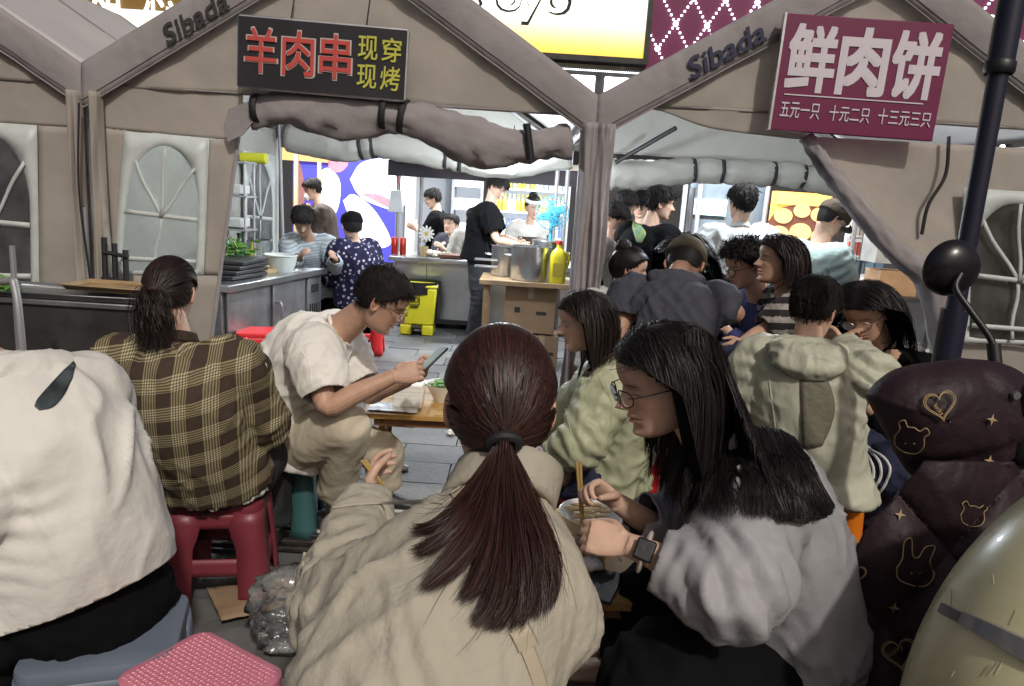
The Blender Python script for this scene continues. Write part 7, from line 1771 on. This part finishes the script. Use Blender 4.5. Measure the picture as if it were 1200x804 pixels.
c_ = G(298, 705); u, v = np.meshgrid(np.linspace(-.14, .14, 12), np.linspace(-.12, .12, 10)); Af = np.stack([u, v, .02+.25*u*u*2], -1); o = MB().grid(wrinkle(Af, .01, 8, (0, 0, 1), 6)).build('cardboard_sheet', mcard, sharp=180, solid=.004); o.location = (c_[0], c_[1], 0); o.rotation_euler.z = .6; tag(o, 'scrap of brown cardboard on the paving behind the dark pink stool', 'cardboard')

# ------------------------------------------------------------------ black pole
pl = thing('black_pole', 'upright black pole with a collar beside the scooter mirror', 'pole', (1.29, 2.12, 0))
MB().cyl((1.29, 2.12, 0), (1.29, 2.12, 1.26), .037, n=20).build('lower_sleeve', mat('pole_navy', (.014, .015, .032), .4), pl); MB().cyl((1.29, 2.12, 1.26), (1.29, 2.12, 1.93), .026, n=20).build('shaft', MATS['pole_navy'], pl); MB().cyl((1.29, 2.12, 1.93), (1.29, 2.12, 3.4), .034, n=20).build('upper_sleeve', MATS['pole_navy'], pl)
MB().lathe([(.035, 0), (.039, .006), (.039, .03), (.035, .036)], (1.29, 2.12, 1.915), 20).build('collar', M_BLACK, pl); MB().lathe([(.001, .06), (.06, .06), (.25, .03), (.26, 0), (.001, 0)], (1.29, 2.12, 0), 28).build('foot', M_DARKM, pl)

# ------------------------------------------------------------------ dark scooter with the quilted apron
qs = thing('quilted_scooter', 'dark electric scooter with a round mirror and a purple quilted wind apron', 'scooter', (1.25, 1.6, 0))
M_QU = mat('quilt_purple', (.024, .0115, .0155), .58, var=.2, vscale=9, bump=.2, bscale=40, spec=.3, crease=.3, cscale=22); M_GOLD = mat('print_gold', (.36, .25, .125), .5)
out_l = [(1012, 462), (1030, 443), (1055, 430), (1090, 424), (1130, 420), (1172, 425), (1206, 445), (1232, 500), (1218, 545), (1165, 562), (1105, 568), (1066, 556), (1046, 525), (1028, 492)]
cM = np.array([1110, 493.]); YM = 1.56; DM = .13
ol_ = catmull(out_l+out_l[:1], 72)[:-1]
def muffY(px, py, ol=ol_):
    d = np.array([px, py])-cM; a = math.atan2(d[1], d[0]); oa = np.arctan2(ol[:, 1]-cM[1], ol[:, 0]-cM[0]); i = np.argmin(abs((oa-a+math.pi) % (2*math.pi)-math.pi)); r = min(1, np.linalg.norm(d)/np.linalg.norm(ol[i]-cM)); return YM-DM*math.sqrt(max(0, 1-r**2.2))
for sg in (1, -1):
    rows = []
    for rr_ in np.sin(np.linspace(0.02, math.pi/2, 18)):
        row = []
        for o_ in ol_:
            q = cM+(o_-cM)*rr_; p = P(q[0], q[1], YM-sg*DM*math.sqrt(max(0, 1-rr_**2.2))*(1 if sg > 0 else .8)); row.append(p)
        rows.append(row)
    A_ = np.array(rows); pp = A_.reshape(-1, 3); sx_ = pp[:, 0]*math.cos(.5)+pp[:, 2]*math.sin(.5)
    seam = -.016*np.exp(-((((pp[:, 2]-1.03)-.25*(pp[:, 0]-1.))/.012)**2))-.014*np.exp(-(((sx_-1.44)/.010)**2)); A_ = A_+np.array([0, -1., 0])*sg*seam.reshape(A_.shape[:2])[..., None]
    A_ = wrinkle(A_, .008, 9, (0, -1, 0), 3, (1, 1, 1.3))
    MB().grid(A_, wrapu=True, flip=sg > 0).build('hand_muff', M_QU, qs, sharp=180)
def apY(px, py):
    u = np.clip((px-985)/250, 0, 1); v = np.clip((py-540)/300, 0, 1.1); a = ((px-1035)+(py-735)*.85)/150; b = ((px-1035)-(py-735)*.85)/150
    puff = (abs(math.sin(math.pi*a))*abs(math.sin(math.pi*b)))**.55; return 1.56-.14*v-.09*math.sin(math.pi*min(1, u*.85+.1))-.042*puff
Lb = catmull([(1082, 540), (1050, 580), (1016, 620), (1001, 660), (996, 720), (988, 790), (980, 870)], 60)
A_ = np.array([[P(x, l[1], apY(x, l[1])) for x in np.linspace(l[0], 1240, 60)] for l in Lb]); A_ = wrinkle(A_, .006, 14, (0, -1, 0), 8)
MB().grid(A_).build('wind_apron', M_QU, qs, sharp=180, solid=.012)
A_ = np.array([[(x, 1.47+.05*math.sin(x*9), z) for x in np.linspace(A_[-1, 0, 0], A_[-1, -1, 0], 20)] for z in np.linspace(A_[-1, 0, 2], .25, 14)]); MB().grid(wrinkle(A_, .012, 8, (0, -1, 0), 9)).build('wind_apron', M_QU, qs, sharp=180, solid=.012)
def pr(fnY, pts, name='gold_print', w=1.0, closed=True, d=.013):
    q = catmull(list(pts)+([pts[0]] if closed else []), 8*len(pts)); p3 = np.array([P(x, y, fnY(x, y)-d) for x, y in q]); MB().tube(p3, .0011*w, 5).build(name, M_GOLD, qs)
def star(fnY, x, y, r, d=.012):
    c = [(x+(r if i % 2 == 0 else r*.32)*math.cos(i*math.pi/4+.2), y+(r if i % 2 == 0 else r*.32)*math.sin(i*math.pi/4+.2)) for i in range(8)]; k = MB(); p3 = [P(a, b, fnY(a, b)-d) for a, b in c]+[P(x, y, fnY(x, y)-d-.001)]; k.add(p3, [(i, (i+1) % 8, 8) for i in range(8)]); k.build('gold_star', M_GOLD, qs, sharp=None)
def heart(fnY, x, y, r, rot=0.):
    for k_ in (1., .88):
        pts = []
        for t in np.linspace(0, 2*math.pi, 22, endpoint=False):
            a, b = 16*math.sin(t)**3/16*r*k_, -(13*math.cos(t)-5*math.cos(2*t)-2*math.cos(3*t)-math.cos(4*t))/16*r*k_; pts.append((x+a*math.cos(rot)-b*math.sin(rot), y+a*math.sin(rot)+b*math.cos(rot)))
        pr(fnY, pts)
def word(fnY, x, y, s_, rot):
    o1 = P(x, y, fnY(x, y)-.012); dx_, dy_ = math.cos(rot), math.sin(rot); Rr = P(x+dx_, y+dy_, fnY(x, y)-.012)-o1; Uu = P(x+dy_, y-dx_, fnY(x, y)-.012)-o1
    text('lucky', 'gold_lettering', M_GOLD, o1, Rr, Uu, width=s_*.0018, parent=qs, bold=.015)
heart(muffY, 1102, 474, 19, -.2); word(muffY, 1092, 477, 15, .9)
bear = lambda x, y, r, rot: [(x+r*(a*math.cos(rot)-b*math.sin(rot)), y+r*(a*math.sin(rot)+b*math.cos(rot))) for a, b in [(-.95, .1), (-.8, -.45), (-1., -.8), (-.7, -1.05), (-.4, -.75), (0, -.82), (.4, -.75), (.7, -1.05), (1., -.8), (.8, -.45), (.95, .1), (.7, .6), (0, .8), (-.7, .6)]]
pr(muffY, bear(1066, 516, 19, .35), w=1.2); star(muffY, 1163, 492, 7)
rabbit = lambda x, y, r, rot: [(x+r*(a*math.cos(rot)-b*math.sin(rot)), y+r*(a*math.sin(rot)+b*math.cos(rot))) for a, b in [(-.9, .2), (-.75, -.3), (-.85, -1.1), (-.55, -1.35), (-.3, -.6), (0, -.55), (.2, -1.1), (.65, -1.25), (.6, -.45), (.95, .1), (.7, .7), (0, .85), (-.7, .7)]]
pr(apY, rabbit(1073, 666, 24, .25), w=1.2); star(apY, 1055, 603, 7); star(apY, 1048, 713, 8); star(apY, 1005, 742, 6); star(apY, 1160, 540, 7); heart(apY, 1054, 765, 20, -.15); word(apY, 1043, 772, 20, -.6); pr(apY, bear(1140, 605, 15, .2)); heart(apY, 1003, 672, 12, .2)
for f_, c in ((muffY, (1066, 516)), (apY, (1073, 668))):
    for dx in (-5, 5): star(f_, c[0]+dx, c[1]+4, 2)
# mirror, bars, body
mc = P(1117, 315, 1.70); mz = unit(V(-.1, 1, .12)); mx_ = unit(np.cross(V(0, 0, 1), mz)); my_ = np.cross(mz, mx_)
MB().lathe([(.001, -.030), (.03, -.028), (.055, -.016), (.066, .002), (.067, .012), (.060, .016), (.001, .016)], mc, 36, M=np.stack([mx_, my_, mz], 1)).build('mirror_shell', mat('mirror_black', (.012, .010, .014), .28, bump=.02), qs)
MB().lathe([(.058, .0165), (.001, .0168)], mc, 30, M=np.stack([mx_, my_, mz], 1)).build('mirror_glass', mat('mirror_glass', (.8, .8, .8), .03, 1.), qs)
MB().tube([mc+mz*-.028+V(.0, 0, -.005), P(1120, 338, 1.66), P(1138, 365, 1.63), P(1163, 402, 1.60), P(1167, 440, 1.58)], .0075, 10, smooth=24).build('mirror_stem', M_BLACK, qs)
MB().cyl(P(1164, 403, 1.60), P(1168, 440, 1.58), .014, n=14).build('stem_clamp', M_BLACK, qs)
hb_ = P(1165, 450, 1.62); MB().tube([V(.86, 1.62, 1.08), hb_-V(0, 0, .02), V(1.45, 1.66, 1.16), V(1.75, 1.62, 1.08)], .016, 12, smooth=24).build('handlebar', M_BLACK, qs)
MB().box(P(1212, 470, 1.50), (.09, .08, .07)).build('switch_box', M_BLACK, qs, bevel=.015); MB().lathe([(.001, .006), (.008, .006), (.010, 0)], P(1190, 463, 1.455), 14, M=[[1, 0, 0], [0, 0, -1], [0, 1, 0]]).build('button', M_STEEL, qs)
MB().box(P(1205, 515, 1.52), (.10, .10, .10)).build('console', M_BLACK, qs, bevel=.02)
def wheel(t, c, r, ax=(1, 0, 0)):
    a = unit(V(*ax)); u = V(0, 0, 1); v = np.cross(a, u); M_ = np.stack([u, v, a], 1)
    ty = MB().lathe([(r*.62, -.035), (r*.9, -.045), (r, -.02), (r, .02), (r*.9, .045), (r*.62, .035)], c, 32, M=M_).build('tyre', mat('rubber', (.015, .015, .015), .8), t); MB().lathe([(.001, -.02), (r*.3, -.03), (r*.62, -.034), (r*.62, .034), (r*.3, .03), (.001, .02)], c, 24, M=M_).build('rim', M_STEELD, t)
dq = unit(V(.93, .37, 0)); nq = V(-dq[1], dq[0], 0); oq = V(1.28, 1.72, 0)
wheel(qs, oq+V(-.05, -.05, .22), .22, nq); wheel(qs, oq+dq*1.25+V(0, 0, .22), .22, nq)
k = MB(); k.loft([np.r_[oq+dq*y+V(0, 0, z), nq*a, V(0, 0, b)] for y, z, a, b in ((.02, .75, .05, .3), (.1, .6, .17, .4), (.2, .4, .19, .16), (.55, .34, .18, .10), (.75, .5, .18, .24), (1.15, .6, .17, .22), (1.4, .6, .06, .1))], 20, 30); k.build('body', mat('scooter_dark', (.03, .03, .035), .3, coat=.5), qs, sharp=180)
k = MB(); k.loft([np.r_[oq+dq*y+V(0, 0, z), nq*a, V(0, 0, b)] for y, z, a, b in ((.65, .80, .06, .03), (.75, .82, .14, .05), (1.1, .84, .15, .05), (1.4, .88, .10, .04))], 16, 16); k.build('seat', M_BLACK, qs, sharp=180)

# ------------------------------------------------------------------ cream scooter
cs = thing('cream_scooter', 'glossy cream scooter fairing with a grey strip and fine scratches', 'scooter', (1.15, .95, 0))
m_ = mat('paint_cream', (.74, .69, .42), .3, var=.05, vscale=4, coat=.3, spec=.5)
C0 = V(1.075, 1.00, .68); RR = V(.405, .30, .545)
def ellhit(px, py, off=0.):
    d = cF+(px-600)/FPX*cR-(py-402)/FPX*cU; o_ = (CAM-C0)/RR; d_ = d/RR; a = d_@d_; b = 2*o_@d_; c = o_@o_-1; D_ = b*b-4*a*c
    t = (-b-math.sqrt(max(D_, 0)))/(2*a); p = CAM+d*t; n = unit((p-C0)/RR/RR); return p+n*off, n
MB().ell(C0, RR, 64, 48).build('front_fairing', m_, cs, sharp=180)
def bandon(px, name, mt, w, t, n=24, d0=.002):
    q = catmull(px, n); L_ = []; 
    pts = np.array([ellhit(x, y, d0)[0] for x, y in q]); N2 = np.array([ellhit(x, y)[1] for x, y in q]); T_, _, _ = frames(pts); sd = np.cross(T_, N2); ww = np.asarray(w(np.linspace(0, 1, n)))[:, None]
    A_ = np.stack([pts-sd*ww/2-N2*.004, pts-sd*ww*.42+N2*t, pts+sd*ww*.42+N2*t, pts+sd*ww/2-N2*.004], 1); k = MB(); k.grid(A_); return k.build(name, mt, cs, sharp=50)
bandon([(1104, 713), (1120, 721), (1140, 731)], 'trim_strip', mat('trim_grey', (.085, .085, .09), .35), lambda t: .018+0*t, .003)
bandon([(1130, 726), (1160, 740), (1190, 756), (1230, 776)], 'reflector_strip', mat('trim_lens', (.17, .17, .18), .15, coat=.5), lambda t: .023+.012*t, .006)
ms_ = mat('scratch', (.28, .25, .12), .6); ml_ = mat('scratch_pale', (.7, .66, .5), .5)
for i in range(12):
    x, y = random.uniform(1090, 1200), random.uniform(590, 800)
    if x < 1200-(y-545)*.55+12 and y < 800 and x < 1062+(804-y)*.54: continue
    a_ = random.choice([-1.1, -1.2, .3, -.9, random.uniform(-2, 2)]); l_ = random.uniform(4, 22); q = [(x+l_*t*math.cos(a_), y+l_*t*math.sin(a_)) for t in (0, .5, 1)]
    MB().tube(np.array([ellhit(u_, v_, .0004)[0] for u_, v_ in q]), .00035, 4).build('scratch', random.choice([ms_, ml_]), cs)
wheel(cs, V(1.075, .98, .2), .2); MB().box((1.45, .9, .33), (.6, .30, .06)).build('footboard', M_BLACK, cs, bevel=.02)
k = MB(); k.loft([np.r_[V(x, .88, z), V(0, a, 0), V(0, 0, b)] for x, z, a, b in ((1.7, .45, .10, .12), (1.8, .55, .17, .24), (2.2, .58, .17, .24), (2.45, .6, .05, .1))], 20, 20); k.build('tail', m_, cs, sharp=180); wheel(cs, V(2.2, .88, .2), .2)
k = MB(); k.loft([np.r_[V(x, .88, .84), V(0, a, 0), V(0, 0, .05)] for x, a in ((1.7, .06), (1.8, .14), (2.2, .15), (2.45, .08))], 16, 16); k.build('seat', M_BLACK, cs, sharp=180)
